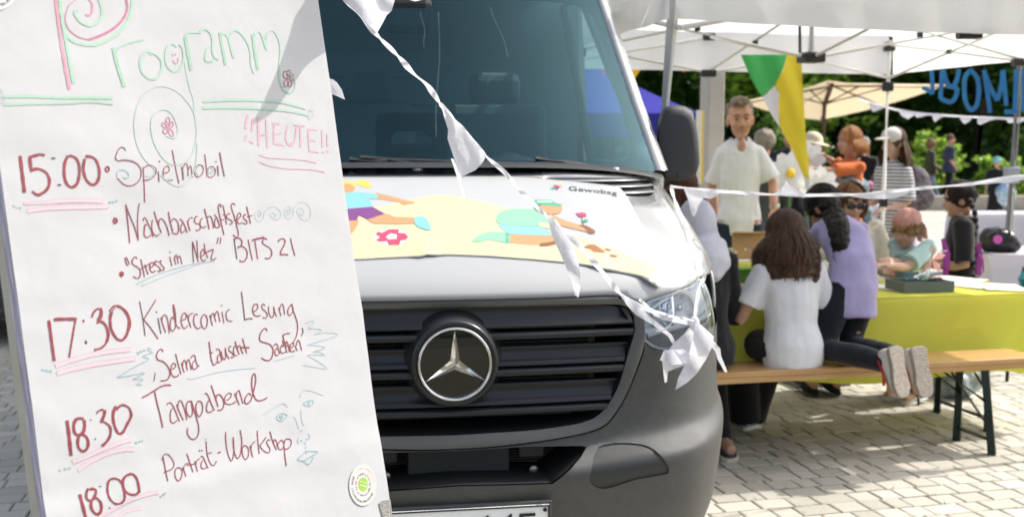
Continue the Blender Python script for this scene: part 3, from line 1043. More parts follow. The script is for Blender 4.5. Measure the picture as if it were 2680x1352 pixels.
for sgn in (1, -1):
    ho = hl if sgn > 0 else [Vector((-p.x, p.y)) for p in reversed(hl)]
    hd = panel('headlight', ho, HOUS, off=0.030, sp=0.03)
    V = []; n = len(ho)
    for p in ho: V += [Vector((p.x, vf(p.x, p.y) + 0.002, p.y)), Vector((p.x, vf(p.x, p.y) + 0.030, p.y))]
    mesh('housing_wall', V, [(2 * i, 2 * i + 1, (2 * i + 3) % (2 * n), (2 * i + 2) % (2 * n)) for i in range(n)], HOUS, hd, smooth=True)
    panel('lens', ho, LENS, hd, off=-0.002, sp=0.03)
    V = []
    m2 = len(ho)
    c2 = sum((p for p in ho), Vector((0, 0))) / m2
    for p in ho:                                                   # bright rim of the lens
        q = p + (c2 - p).normalized() * 0.009
        V += [Vector((p.x, vf(p.x, p.y) - 0.001, p.y)), Vector((q.x, vf(q.x, q.y) + 0.003, q.y))]
    mesh('lens_rim', V, [(2 * i, 2 * i + 1, (2 * i + 3) % (2 * m2), (2 * i + 2) % (2 * m2)) for i in range(m2)], mat('rim silver', (0.88, 0.90, 0.92, 1), 0.2, metal=0.2), hd, smooth=True)
    for (pa, w2) in (([(1622, 800), (1650, 772), (1690, 748), (1730, 730), (1764, 712)], .0045), ([(1768, 716), (1780, 750), (1786, 790), (1776, 815), (1750, 828)], .0045), ([(1668, 752), (1660, 775), (1664, 800), (1680, 822)], .003), ([(1624, 846), (1660, 836), (1710, 824), (1760, 806), (1786, 790)], .006)):
        pts = []
        for q_ in catmull([Vector(v) for v in pa], 8):
            hx_, hz_ = hit(q_.x, q_.y); pts.append(Vector((sgn * hx_, vf(hx_, hz_) + .008, hz_)))
        tube('reflector_edge', pts, w2, mat('reflector edge', (0.92, 0.94, 0.95, 1), 0.12, metal=0.3), hd, seg=6)
    bm = bmesh.new(); rr_ = random.Random(6)
    for k in range(26):
        hx_, hz_ = hit(1640 + rr_.uniform(-8, 60), 770 + rr_.uniform(-10, 30)); hx2, hz2 = hx_, hz_
        add_box(bm, (sgn * hx2, vf(hx2, hz2) + .012, hz2), (.010, .004, rr_.uniform(.006, .014)), Matrix.Rotation(rr_.uniform(-.6, .6), 3, 'Y') @ Matrix.Rotation(rr_.uniform(-.6, .2), 3, 'X'))
    bmobj('facets', bm, mat('facet chrome', (0.8, 0.82, 0.84, 1), 0.12, metal=0.9), hd)['kind'] = 'stuff'
    # main reflector bowl, small bowl, bulb shield, indicator strip
    def bowl(nm, px, py, r, depth, m, ell=1.0):
        x, z = hit(px, py); x *= sgn
        y = vf(x, z) + 0.007
        V = [Vector((x, y + depth, z))]; F = []; seg = 28; nr = 5
        slope = (vf(abs(x) + 0.02, z) - vf(abs(x) - 0.02, z)) / 0.04 * sgn
        for k in range(1, nr + 1):
            for s in range(seg):
                a = 2 * math.pi * s / seg; rr = r * k / nr
                dx = rr * math.cos(a) * ell
                V.append(Vector((x + dx, y + depth * (1 - (k / nr) ** 2) + dx * slope * 0.8, z + rr * math.sin(a))))
        for s in range(seg): F.append((0, 1 + (s + 1) % seg, 1 + s))
        for k in range(nr - 1):
            for s in range(seg):
                a = 1 + k * seg + s; b = 1 + k * seg + (s + 1) % seg
                F.append((a, b, b + seg, a + seg))
        return mesh(nm, V, F, m, hd, smooth=True)
    bowl('reflector', 1716, 775, 0.058, 0.020, REFL, 0.85)
    bowl('reflector', 1660, 800, 0.030, 0.018, REFL, 0.7)
    x, z = hit(1712, 775); x *= sgn
    bm = bmesh.new(); add_ellipsoid(bm, (x, vf(x, z) + 0.018, z), (0.012, 0.012, 0.012)); bmobj('bulb_shield', bm, CHROME, hd, smooth=True)
    strip_ = smooth2(xz(TR(900, 750, 2.159, [(1712, 265), (1800, 262), (1900, 245), (2000, 215), (2078, 170), (2080, 225), (2040, 275), (1900, 325), (1830, 340), (1740, 318)])), 0.015)
    if sgn < 0: strip_ = [Vector((-p.x, p.y)) for p in reversed(strip_)]
    panel('indicator_strip', strip_, FACET, hd, off=0.014, sp=0.02)
    bar = smooth2(xz(TR(900, 750, 2.159, [(1704, 240), (1800, 232), (1900, 212), (2000, 180), (2076, 120), (2080, 140), (2004, 205), (1900, 240), (1800, 258), (1704, 264)])), 0.015)
    if sgn < 0: bar = [Vector((-p.x, p.y)) for p in reversed(bar)]
    panel('light_bar', bar, mat('light bar', (0.9, 0.92, 0.94, 1), 0.2, metal=0.1), hd, off=0.008, sp=0.02)

# --- number plate
pl = box('number_plate', (0.0, -0.062, 0.437), (0.52, 0.006, 0.110), mat('plate white', 'eef0ee', 0.35), van, bev=0.002)
bm = bmesh.new()
for (c, s) in (((0, -0.067, 0.4895), (0.52, 0.003, 0.004)), ((0, -0.067, 0.3845), (0.52, 0.003, 0.004)), ((-0.258, -0.067, 0.437), (0.004, 0.003, 0.101)), ((0.258, -0.067, 0.437), (0.004, 0.003, 0.101))):
    add_box(bm, c, s)
bmobj('plate_border', bm, BLK, pl)
box('plate_holder', (0, -0.05, 0.437), (0.54, 0.016, 0.128), PLAST, van, bev=0.004)
vs, fs = text_polys('64E', 1.0)
w = max(v.x for v in vs)
mesh('plate_lettering', [Vector((0.045 + v.x / w * 0.175, -0.068, 0.398 + v.y * 0.106)) for v in vs], fs, BLK, pl)
bm = bmesh.new(); bmesh.ops.create_cone(bm, cap_ends=True, segments=12, radius1=0.006, radius2=0.005, depth=0.004, matrix=Matrix.Translation((0.247, -0.069, 0.478)) @ Matrix.Rotation(math.pi / 2, 4, 'X'))
bmobj('screw', bm, BLK, pl)

# --- windscreen
ws_px = [(1652, 428), (1622, 345), (1590, 255), (1560, 165), (1530, 75), (1506, 5)]
we = [Vector(p) for p in xz(ws_px, wf)]
dirw = (we[-1] - we[-2]).normalized()
while we[-1].y < 2.22: we.append(we[-1] + dirw * 0.05)
glass_r = [Vector((0, 1.42)), Vector((0.5, 1.414)), Vector((we[0].x - 0.03, 1.40))] + we + [Vector((we[-1].x - 0.08, 2.28)), Vector((0, 2.31))]
glass = mirror_outline(glass_r)
GLASS = bpy.data.materials.new('tinted windscreen glass'); GLASS.use_nodes = True
nt = GLASS.node_tree; N = nt.nodes; L = nt.links
for q in list(N): N.remove(q)
o_ = N.new('ShaderNodeOutputMaterial'); mx = N.new('ShaderNodeMixShader'); tb = N.new('ShaderNodeBsdfTransparent'); gb = N.new('ShaderNodeBsdfGlossy'); fr = N.new('ShaderNodeFresnel')
ad = N.new('ShaderNodeMixShader'); df = N.new('ShaderNodeBsdfDiffuse'); no = N.new('ShaderNodeTexNoise'); no.inputs['Scale'].default_value = 3.0; no.inputs['Detail'].default_value = 6
tb.inputs[0].default_value = (0.62, 0.80, 0.83, 1); gb.inputs['Roughness'].default_value = 0.01; gb.inputs[0].default_value = (0.34, 0.60, 0.70, 1); fr.inputs[0].default_value = 1.52
df.inputs[0].default_value = (0.12, 0.33, 0.40, 1)
ma = N.new('ShaderNodeMath'); ma.operation = 'MULTIPLY_ADD'; ma.inputs[1].default_value = 0.035; ma.inputs[2].default_value = 0.008   # thin film of dust
L.new(no.outputs['Fac'], ma.inputs[0])
L.new(fr.outputs[0], mx.inputs[0]); L.new(tb.outputs[0], mx.inputs[1]); L.new(gb.outputs[0], mx.inputs[2])
L.new(ma.outputs[0], ad.inputs[0]); L.new(mx.outputs[0], ad.inputs[1]); L.new(df.outputs[0], ad.inputs[2]); L.new(ad.outputs[0], o_.inputs[0])
wsc = panel('windscreen', glass, GLASS, surf=wf, sp=0.07)
# black ceramic border of the windscreen
cx_, cz_ = 0.0, 1.82
def shrink(o, dx, dt, db):
    out = []
    for p in o:
        x = p.x; z = p.y
        x = x - math.copysign(min(abs(x), dx), x) if abs(x) > 0.3 else x * (1 - dx / 0.8)
        z = z - dt if z > 2.2 else (z + db if z < 1.45 else z)
        out.append(Vector((x, z)))
    return out
inner_r = [Vector((0, 1.452)), Vector((0.5, 1.449)), Vector((we[0].x - 0.135, 1.447)), Vector((we[0].x - 0.10, 1.475))] + [p - Vector((0.072 - 0.012 * i, 0)) for i, p in enumerate(we[1:5], 0)] + [Vector((we[5].x - 0.055, 2.06)), Vector((we[5].x - 0.12, 2.112)), Vector((0.30, 2.125)), Vector((0.18, 2.10)), Vector((0, 2.095))]
inner = mirror_outline(inner_r)
FRIT = mat('black glass border', (0.014, 0.020, 0.023, 1), 0.12, coat=0.6)
panel('glass_border', glass, FRIT, wsc, holes=[inner], surf=wf, off=0.004, sp=0.05)
# dust streaks and dried drops on the glass
DUST = mat('dried water marks', (0.13, 0.18, 0.19, 1), 0.9)
bm = bmesh.new()
for (a, b, w_) in (((1105, 30), (1098, 345), 0.0006), ((1235, 20), (1280, 145), 0.0008), ((1250, 175), (1225, 215), 0.0005), ((1060, 30), (1070, 120), 0.0005), ((1300, 200), (1310, 240), 0.0005)):
    pts = []
    for i in range(9):
        t = i / 8
        x, z = hit(a[0] + (b[0] - a[0]) * t + 3 * math.sin(t * 7 + a[0]), a[1] + (b[1] - a[1]) * t, wf)
        pts.append((x, wf(x, z) - 0.003, z))
    for p, q in zip(pts, pts[1:]):
        v = [bm.verts.new((p[0] - w_, p[1], p[2])), bm.verts.new((p[0] + w_, p[1], p[2])), bm.verts.new((q[0] + w_, q[1], q[2])), bm.verts.new((q[0] - w_, q[1], q[2]))]
        bm.faces.new(v)
r2 = random.Random(3)
for k in range(70):
    x, z = hit(r2.uniform(900, 1560), r2.uniform(60, 400), wf); s = r2.uniform(0.0008, 0.0022)
    y = wf(x, z) - 0.003
    v = [bm.verts.new((x + s * math.cos(a) * 0.7, y, z + s * math.sin(a))) for a in (0.3, 1.9, 3.4, 5.0)]
    bm.faces.new(v)
dm = bmobj('dust_marks', bm, DUST, wsc); dm['kind'] = 'stuff'
# A pillars, roof, sides
roof_z = 2.62
for sgn in (1, -1):
    V = []
    for p in we:
        x, z = p.x, p.y
        y = wf(x, z)
        V += [Vector((sgn * (x - 0.004), y - 0.004, z)), Vector((sgn * (x + 0.022), y - 0.010, z)), Vector((sgn * (x + 0.050), y + 0.02, z)), Vector((sgn * (x + 0.075), y + 0.10, z)), Vector((sgn * (x + 0.07), y + 0.20, z)), Vector((sgn * (x + 0.0), y + 0.19, z))]
    o = mesh('windscreen_pillar', V, grid_faces(6, len(we), wrap=True), VWHITE, van, smooth=True)
    # front door: lower panel, window frame and glass
    def sx(z): return 1.005 if z < 1.42 else 1.005 - 0.20 * (z - 1.42)
    lower = []
    for z in (0.36, 0.7, 0.98, 1.2, 1.40):
        for y in (1.70, 2.1, 2.75): lower.append(Vector((sgn * 1.005, y, z)))
    d = mesh('front_door', lower, grid_faces(3, 5), VWHITE, van)
    solidify(d, 0.03, 0)
    fr_ = [(sgn * sx(z), y, z) for (y, z) in ((1.55, 1.42), (1.92, 1.85), (2.20, 2.20), (2.62, 2.22), (2.66, 1.42))]
    tube('window_frame', fr_ + [fr_[0]], 0.022, RUBBER, d, seg=6)
    mesh('window_glass', fr_, [(0, 1, 2, 3, 4)], GLASS, d)
    bm = bmesh.new(); add_box(bm, (sgn * 1.03, 2.60, 1.18), (0.025, 0.16, 0.03)); bevel(bmobj('door_handle', bm, RUBBER, d), 0.008)
    # cargo side wall
    side = []
    for z in (0.36, 0.9, 1.42, 2.0, 2.4, roof_z - 0.08):
        for y in (2.76, 3.6, 4.8, 5.9): side.append(Vector((sgn * (1.005 - 0.06 * max(0, z - 1.42)), y, z)))
    s_ = mesh('side_wall', side, grid_faces(4, 6), VWHITE, van); solidify(s_, 0.03, 0)
    box('side_trim', (sgn * 1.02, 4.3, 0.62), (0.03, 2.9, 0.12), PLAST, van, bev=0.01)
    # wing panel over the wheel
    V = []
    for z in (0.80, 0.98, 1.2, 1.38):
        for t in range(5):
            y0 = vf(1.003, z) - 0.02; V.append(Vector((sgn * 1.004, y0 + (1.70 - y0) * t / 4, z)))
    mesh('wing_panel', V, grid_faces(5, 4), VWHITE, van)
    # wheels
    for wy in (1.18, 4.85):
        wz = 0.345
        bm = bmesh.new()
        for (r, xo) in ((0.345, 0),):
            prof_ = [(0.20, -0.105), (0.30, -0.11), (0.335, -0.09), (0.345, -0.05), (0.345, 0.05), (0.335, 0.09), (0.30, 0.11), (0.20, 0.105)]
            rings = []
            for k in range(36):
                a = 2 * math.pi * k / 36
                rings.append([bm.verts.new((sgn * 0.88 + q[1], wy + q[0] * math.cos(a), wz + q[0] * math.sin(a))) for q in prof_])
            for i in range(36):
                A, B = rings[i], rings[(i + 1) % 36]
                for j in range(len(prof_) - 1): bm.faces.new((A[j], B[j], B[j + 1], A[j + 1]))
        wh = bmobj('wheel', bm, RUBBER, van); auto_smooth(wh, 40)
        bm = bmesh.new(); bmesh.ops.create_cone(bm, cap_ends=True, segments=28, radius1=0.20, radius2=0.17, depth=0.06, matrix=Matrix.Translation((sgn * 0.955, wy, wz)) @ Matrix.Rotation(sgn * math.pi / 2, 4, 'Y'))
        bmobj('rim', bm, mat('steel rim', (0.30, 0.30, 0.30, 1), 0.35, metal=0.8), wh)
# roof (one crowned skin from the windscreen top to the tail)
V = []
for (y, z, w_) in ((1.80, 2.26, 0.60), (1.98, 2.42, 0.72), (2.3, 2.55, 0.84), (2.8, roof_z, 0.90), (4.5, roof_z + 0.02, 0.90), (5.9, roof_z - 0.02, 0.90)):
    for t in (-1, -0.9, -0.5, 0, 0.5, 0.9, 1):
        V.append(Vector((t * w_ * 1.02, y + 0.12 * t * t * (1 if y < 2 else 0), z - (0.10 if abs(t) == 1 else 0.02 * abs(t)))))
mesh('roof', V, grid_faces(7, 6), VWHITE, van, smooth=True)
box('rear_wall', (0, 5.9, 1.5), (1.92, 0.04, 2.2), VWHITE, van)
# cowl and wipers
V = []; n = 31
for i in range(n):
    x = -0.90 + 1.8 * i / (n - 1)
    zb = 1.425 - 0.05 * (abs(x) / 0.9) ** 4
    for (dy, dz) in ((-0.03, 0.003), (0.0, 0.022), (0.05, 0.016), (0.10, 0.02)):
        V.append(Vector((x, vf(min(abs(x), 0.9), zb) * 0.35 + wf(x, zb) * 0.65 - 0.06 + dy, zb + dz)))
mesh('cowl_panel', V, grid_faces(4, n), mat('cowl plastic', (0.018, 0.02, 0.021, 1), 0.5), van, smooth=True)
def wpt(px, py, off):
    x, z = hit(px, py, wf); return Vector((x, wf(x, z) + off, z))
for (a, b, piv) in (((905, 397), (1420, 421), (1045, 408)), ((1345, 399), (1490, 420), (1540, 436))):
    w_ = tube('wiper', [wpt(*a, -0.02), wpt((a[0] + b[0]) / 2, (a[1] + b[1]) / 2 - 1, -0.026), wpt(*b, -0.02)], 0.010, RUBBER, van)
    tube('wiper_arm', [wpt(piv[0], piv[1] + 6, -0.035), wpt((a[0] + piv[0]) / 2, (a[1] + piv[1]) / 2, -0.045), wpt((a[0] * 0.6 + b[0] * 0.4), (a[1] * 0.6 + b[1] * 0.4), -0.035)], 0.008, RUBBER, w_)
tube('wiper', [wpt(880, 402, -0.02), wpt(960, 407, -0.026), wpt(1050, 412, -0.02)], 0.011, RUBBER, van)
# washer jets
for (px, py) in ((1047, 428), (1543, 438)):
    x, z = hit(px, py - 4, vf); z = min(z, 1.41)
    bm = bmesh.new(); add_ellipsoid(bm, (x, vf(x, z) - 0.012, z + 0.012), (0.020, 0.03, 0.010)); bmobj('washer_jet', bm, mat('jet silver', (0.55, 0.56, 0.56, 1), 0.25, metal=0.6), van, smooth=True)
# door mirror
MIR = mat('mirror plastic', (0.026, 0.029, 0.031, 1), 0.5, bump=0.3, bscale=500)
for sgn in (1, -1):
    if sgn > 0:
        P = lambda x, y, Y: VI @ at(x, y, Y)
    def mp(x, y, Y):
        p = VI @ at(x, y, Y); return Vector((sgn * p.x, p.y, p.z))
    Yf, Yb = 4.50, 4.66
    outl = [(1662, 282), (1672, 268), (1692, 264), (1722, 267), (1742, 280), (1751, 310), (1756, 345), (1759, 380), (1760, 412), (1752, 436), (1730, 452), (1700, 455), (1672, 452), (1664, 436), (1655, 410), (1652, 375), (1652, 340), (1655, 305)]
    c = (1706, 362)
    rings = []
    for (k, Y) in ((0.70, Yf - 0.040), (0.88, Yf - 0.034), (0.965, Yf - 0.018), (1.0, Yf + 0.02), (0.99, Yb)):
        rings.append([mp(c[0] + (a - c[0]) * k, c[1] + (b - c[1]) * k, Y) for a, b in outl])
    bm = bmesh.new(); add_loft(bm, rings)
    mo = bmobj('door_mirror', bm, MIR, van, smooth=True); auto_smooth(mo, 40)
    # seam between upper cap and lower housing
    seam = [mp(a, b, Yf - 0.036) for a, b in ((1664, 409), (1690, 410), (1700, 413), (1704, 430), (1704, 449))]
    tube('mirror_seam', seam, 0.0022, DEEP, mo)
    tube('mirror_arm', [mp(1690, 425, 4.62), mp(1655, 420, 4.7), mp(1630, 415, 4.78)], 0.045, MIR, mo)
    gl = [mp(c[0] + (a - c[0]) * 0.93, c[1] + (b - c[1]) * 0.93, Yb + 0.003) for a, b in outl]
    mesh('mirror_glass', gl, [tuple(range(len(gl)))[::-1]], mat('mirror silver', (0.8, 0.8, 0.8, 1), 0.02, metal=1), mo)
# --- cabin
DASH = mat('dashboard', (0.13, 0.17, 0.18, 1), 0.6, var=0.2, vscale=6)
CAB = mat('cabin trim', (0.028, 0.034, 0.038, 1), 0.8)
V = []; n = 25
for i in range(n):
    x = -0.93 + 1.86 * i / (n - 1)
    hump = 0.10 * math.exp(-((x - 0.40) / 0.22) ** 2)
    for (y, z) in ((0.98, 1.30), (1.12, 1.37), (1.32, 1.385 + hump * 0.4), (1.52, 1.37 + hump), (1.64, 1.33 + hump * 0.9), (1.70, 1.20), (1.72, 0.7)):
        V.append(Vector((x, y + 0.16 * x * x * (1 if y < 1.6 else 0), z)))
dash = mesh('dashboard', V, grid_faces(7, n), DASH, van, smooth=True)
tube('steering_wheel', [(0.40 + 0.19 * math.cos(a), 1.80 - 0.10 * math.sin(a) * 0.4, 1.28 + 0.185 * math.sin(a)) for a in [2 * math.pi * k / 24 for k in range(25)]], 0.016, mat('wheel leather', (0.05, 0.06, 0.06, 1), 0.35), van)
SEATM = mat('seat cloth', (0.075, 0.105, 0.118, 1), 0.85)
for (x, w_) in ((0.45, 0.50), (-0.15, 0.42), (-0.60, 0.42)):
    s_ = box('seat', (x, 2.35, 1.32), (w_, 0.16, 0.78), SEATM, van, bev=0.05)
    box('headrest', (x, 2.37, 1.78), (w_ * 0.50, 0.10, 0.16), SEATM, s_, bev=0.04)
# black holder with a slot behind the glass
hx0, hz0 = hit(946, 402, lambda x, z: 1.42); hx1, hz1 = hit(1118, 284, lambda x, z: 1.42)
slab = [Vector((hx0, 1.33)), Vector((hx0, hz1 - 0.035)), Vector((hx0 + 0.012, hz1 - 0.01)), Vector((hx0 + 0.035, hz1)), Vector((hx1 - 0.035, hz1)), Vector((hx1 - 0.012, hz1 - 0.01)), Vector((hx1, hz1 - 0.035)), Vector((hx1, 1.33))]
slot = [Vector(hit(a, b, lambda x, z: 1.42)) for a, b in ((984, 345), (996, 330), (1062, 330), (1084, 346), (1086, 362), (984, 362))]
panel('document_holder', slab, mat('matt black', (0.006, 0.008, 0.012, 1), 0.9), holes=[slot], surf=lambda x, z: 1.42, sp=0.05, thick=0.02)
ar = box('sensor_housing', (-0.02, 1.60, 2.04), (0.20, 0.10, 0.15), mat('sensor black', (0.006, 0.008, 0.01, 1), 0.6), van, bev=0.03)
box('headliner', (0, 2.25, 2.27), (1.5, 0.9, 0.03), CAB, van)
bm = bmesh.new()
add_box(bm, (0, 2.70, 1.45), (1.88, 0.03, 2.1))
for k in range(5): add_box(bm, (-0.25, 2.68, 1.45 + 0.14 * k), (1.0 - 0.06 * k, 0.02, 0.03))
bmobj('bulkhead', bm, mat('bulkhead grey', (0.14, 0.20, 0.225, 1), 0.7), van)
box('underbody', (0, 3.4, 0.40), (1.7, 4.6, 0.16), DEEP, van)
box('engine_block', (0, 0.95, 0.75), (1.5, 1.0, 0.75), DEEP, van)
# small label on the glass at lower right
mesh('glass_label', [wpt(1552, 431, -0.006), wpt(1594, 432, -0.006), wpt(1590, 425, -0.006), wpt(1556, 424, -0.006)], [(0, 1, 2, 3)], mat('label pale', 'c9d3d2', 0.5), wsc)

# --- magnet sheet with the cartoon print
SK = mat('magnet sheet white', (0.44, 0.445, 0.445, 1), 0.38, var=0.03, vscale=4)
R5 = lambda pts: TR(850, 430, 2.576, pts)
def stick(x, z): return hood_off(x, z) - 0.0055
sk_px = R5([(130, 72), (400, 62), (800, 60), (1200, 78), (1480, 98), (1700, 118), (1900, 138), (1990, 157), (2040, 220), (2090, 320), (2160, 450), (2255, 640), (2252, 832), (2120, 752), (1900, 706), (1800, 684), (1640, 664), (1400, 642), (1100, 620), (820, 609), (742, 609), (690, 604), (640, 620), (220, 641), (0, 650), (-250, 660), (-400, 655), (-420, 80)])
sk = xz(sk_px)
def lift(x, z):
    h = 0.0
    for (a, b, r, k) in ((690, 606, 60, 0.012), (1845, 690, 60, 0.011), (2185, 790, 60, 0.013), (2245, 640, 50, 0.008)):
        q = lift_c[(a, b)]
        h += k * math.exp(-((x - q[0]) ** 2 + (z - q[1]) ** 2) / (0.035 ** 2))
    return stick(x, z) - h
lift_c = {(a, b): hit(*R5([(a, b)])[0]) for (a, b) in ((690, 606), (1845, 690), (2185, 790), (2245, 640))}
msh = panel('magnet_sheet', sk, SK, off=lift, sp=0.016)
solidify(msh, 0.0018)
PRN = [0]
def art(name, pts, col, smooth=True, parent=None, sp=0.016):
    PRN[0] += 1
    q = xz(R5(pts))
    if smooth: q = smooth2(q, 0.006)
    lv = -0.0006 - 0.0004 * PRN[0]
    return panel(name, q, mat('print ' + col, tuple(v * 0.66 for v in lin(col)[:3]) + (1,), 0.4), parent or msh, off=lambda x, z: lift(x, z) + lv, sp=sp, smooth=False)
art('print_hill', [(-380, 640), (-300, 500), (0, 380), (160, 330), (340, 288), (600, 232), (700, 210), (780, 204), (850, 208), (1050, 246), (1300, 312), (1700, 482), (2000, 590), (2236, 690), (2238, 735), (2200, 770), (2120, 742), (1900, 696), (1800, 676), (1640, 656), (1400, 634), (1100, 612), (820, 601), (742, 601), (690, 597), (640, 612), (220, 633), (0, 640)], 'efe6b8', sp=0.016, smooth=False)
PRN[0] = 3
gy = 'f7e06a'; skin_p = 'e0ab78'; aqua = '95d9e6'; purp = '8e4b92'
def limb(name, pts, w, col):
    c = catmull([Vector(p) for p in pts], 20); L_, R_ = [], []
    for i, p in enumerate(c):
        d = (c[min(i + 1, len(c) - 1)] - c[max(i - 1, 0)]).normalized(); nn = Vector((-d.y, d.x))
        t = i / (len(c) - 1); ww = (w[0] + (w[1] - w[0]) * t) / 2
        L_.append(tuple(p + nn * ww)); R_.append(tuple(p - nn * ww))
    return art(name, L_ + R_[::-1], col, smooth=False)
art('print_hair', [(60, 200), (80, 110), (150, 112), (200, 118), (245, 104), (295, 112), (305, 135), (325, 148), (300, 156), (255, 150), (215, 132), (200, 150), (180, 180), (100, 200)], gy)
art('print_face', [(110, 140), (160, 130), (200, 150), (205, 162), (190, 180), (196, 200), (150, 215), (100, 200)], skin_p)
limb('print_arm', [(340, 210), (440, 228), (520, 246), (600, 258)], (42, 14), skin_p)
art('print_arm', [(520, 240), (600, 252), (602, 262), (560, 266), (535, 274), (500, 255)], skin_p)
art('print_shirt', [(60, 200), (140, 190), (240, 186), (360, 202), (350, 232), (300, 232), (322, 284), (240, 296), (160, 304), (60, 300)], aqua, smooth=False)
limb('print_leg', [(330, 360), (450, 375), (610, 376)], (60, 40), skin_p)
art('print_leg', [(280, 350), (400, 330), (470, 360), (360, 398), (300, 380)], skin_p)
art('print_leg', [(150, 370), (225, 370), (200, 440), (120, 520), (60, 520), (120, 440)], skin_p)
art('print_shorts', [(100, 302), (320, 284), (404, 330), (290, 368), (232, 342), (212, 376), (100, 376)], purp, smooth=False)
art('print_shoe', [(606, 354), (680, 358), (716, 436), (700, 440), (650, 428), (608, 400)], aqua)
PRN[0] = 3
BALL = 'd84f74'
bc = (448, 488)
def el(cx, cy, rx, ry, n=20, a0=0): return [(cx + rx * math.cos(a0 + 2 * math.pi * k / n), cy + ry * math.sin(a0 + 2 * math.pi * k / n)) for k in range(n)]
art('print_ball', el(bc[0], bc[1], 113, 56, 24), 'f6f4ee')
# red panels of the ball
art('print_ball_patch', [(385, 460), (430, 436), (500, 436), (495, 460), (540, 462), (562, 486), (548, 506), (510, 512), (500, 540), (430, 542), (420, 516), (365, 520), (345, 506), (372, 488), (340, 470), (360, 452)], BALL, smooth=False)
art('print_ball_patch', [(410, 486), (440, 464), (486, 470), (484, 500), (430, 504)], 'f6f4ee', smooth=False)
PRN[0] = 3
green = 'a3dcbb'; gd = '6cbf96'
limb('print_leg', [(1230, 490), (1400, 508), (1560, 500)], (70, 62), skin_p)
art('print_knee', [(1440, 548), (1452, 530), (1500, 524), (1560, 512), (1570, 530), (1500, 548)], '9a6238')
art('print_shirt_hem', [(1170, 400), (1300, 405), (1440, 410), (1530, 470), (1400, 474), (1260, 466), (1200, 440)], '9fdde8')
art('print_sock', [(990, 512), (1050, 470), (1110, 452), (1200, 455), (1242, 462), (1240, 527), (1180, 520), (1110, 508), (1040, 520)], green)
art('print_sock_band', [(1216, 458), (1240, 462), (1240, 527), (1216, 522)], gd, smooth=False)
art('print_jacket', [(1150, 365), (1180, 320), (1250, 300), (1340, 296), (1440, 305), (1490, 330), (1510, 400), (1440, 412), (1300, 412), (1180, 402), (1155, 385)], green)
limb('print_arm', [(1500, 350), (1600, 392), (1700, 420), (1800, 448)], (52, 26), skin_p)
art('print_hand', [(1700, 408), (1750, 408), (1812, 444), (1810, 460), (1770, 460), (1740, 425)], '9a6238')
art('print_cuff', [(1440, 388), (1520, 398), (1600, 450), (1440, 418)], 'efe6b8', smooth=False)
art('print_hair', [(1405, 280), (1440, 262), (1470, 300), (1440, 320), (1412, 300)], '22262e')
art('print_face', [(1440, 280), (1500, 272), (1590, 284), (1586, 318), (1550, 332), (1490, 328), (1440, 306)], skin_p)
art('print_cap', [(1392, 264), (1412, 236), (1520, 238), (1550, 258), (1596, 268), (1580, 282), (1470, 276)], gd, smooth=False)
art('print_cap_band', [(1424, 244), (1520, 245), (1530, 254), (1430, 253)], 'e9f6ee', smooth=False)
art('print_flower', [(1682, 322), (1700, 326), (1718, 320), (1748, 326), (1754, 344), (1728, 350), (1700, 346)], 'd9486e')
limb('print_stem', [(1722, 350), (1726, 380), (1734, 408)], (4, 4), '5a8a6a')
art('print_leaf', [(1724, 376), (1745, 366), (1768, 370), (1750, 384), (1730, 385)], '4fae86')
PRN[0] = 3
br = 'b9794a'
art('print_soil', [(1738, 558), (1775, 536), (1815, 540), (1850, 562), (1880, 584), (1870, 592), (1800, 582), (1780, 566)], br)
art('print_soil', [(1874, 566), (1900, 562), (1928, 574), (1910, 579), (1885, 576)], br)
art('print_soil', [(1910, 606), (1935, 602), (1970, 616), (1950, 621), (1920, 616)], br)
for (c, r_, col) in (((1550, 146), (16, 9), 'd9486e'), ((1577, 147), (15, 8), 'f5b547'), ((1535, 160), (18, 7), '4fbf9f'), ((1556, 163), (14, 6), '5a7f9a'), ((1566, 151), (10, 6), 'c23c4c')):
    art('print_logo', el(c[0], c[1], r_[0], r_[1], 12), col)
vs, fs = text_polys('Gewobag', 1.0)
w = max(v.x for v in vs)
V = []
for v in vs:
    u = v.x / w
    px_, py_ = 1632 + 335 * u, 172 + 34 * u - 10 * u * (1 - u) - v.y * (40 - 2 * u) + 0
    x, z = hit(*R5([(px_, py_)])[0])
    V.append(Vector((x, vf(x, z) + lift(x, z) - 0.0065, z)))
mesh('lettering', V, fs, BLK, msh)
# ================================================================ ground and setting
U = Vector((0.972, 0.234, 0)); Vv = Vector((-0.234, 0.972, 0))       # direction of the paving, bench and table
RU = Matrix.Rotation(math.atan2(U.y, U.x), 3, 'Z')
AU = math.atan2(U.y, U.x)

def sheet_obj(name, x0, x1, y0, y1, z, m):
    return tag(mesh(name, [(x0, y0, z), (x1, y0, z), (x1, y1, z), (x0, y1, z)], [(0, 1, 2, 3)], m), kind='structure')
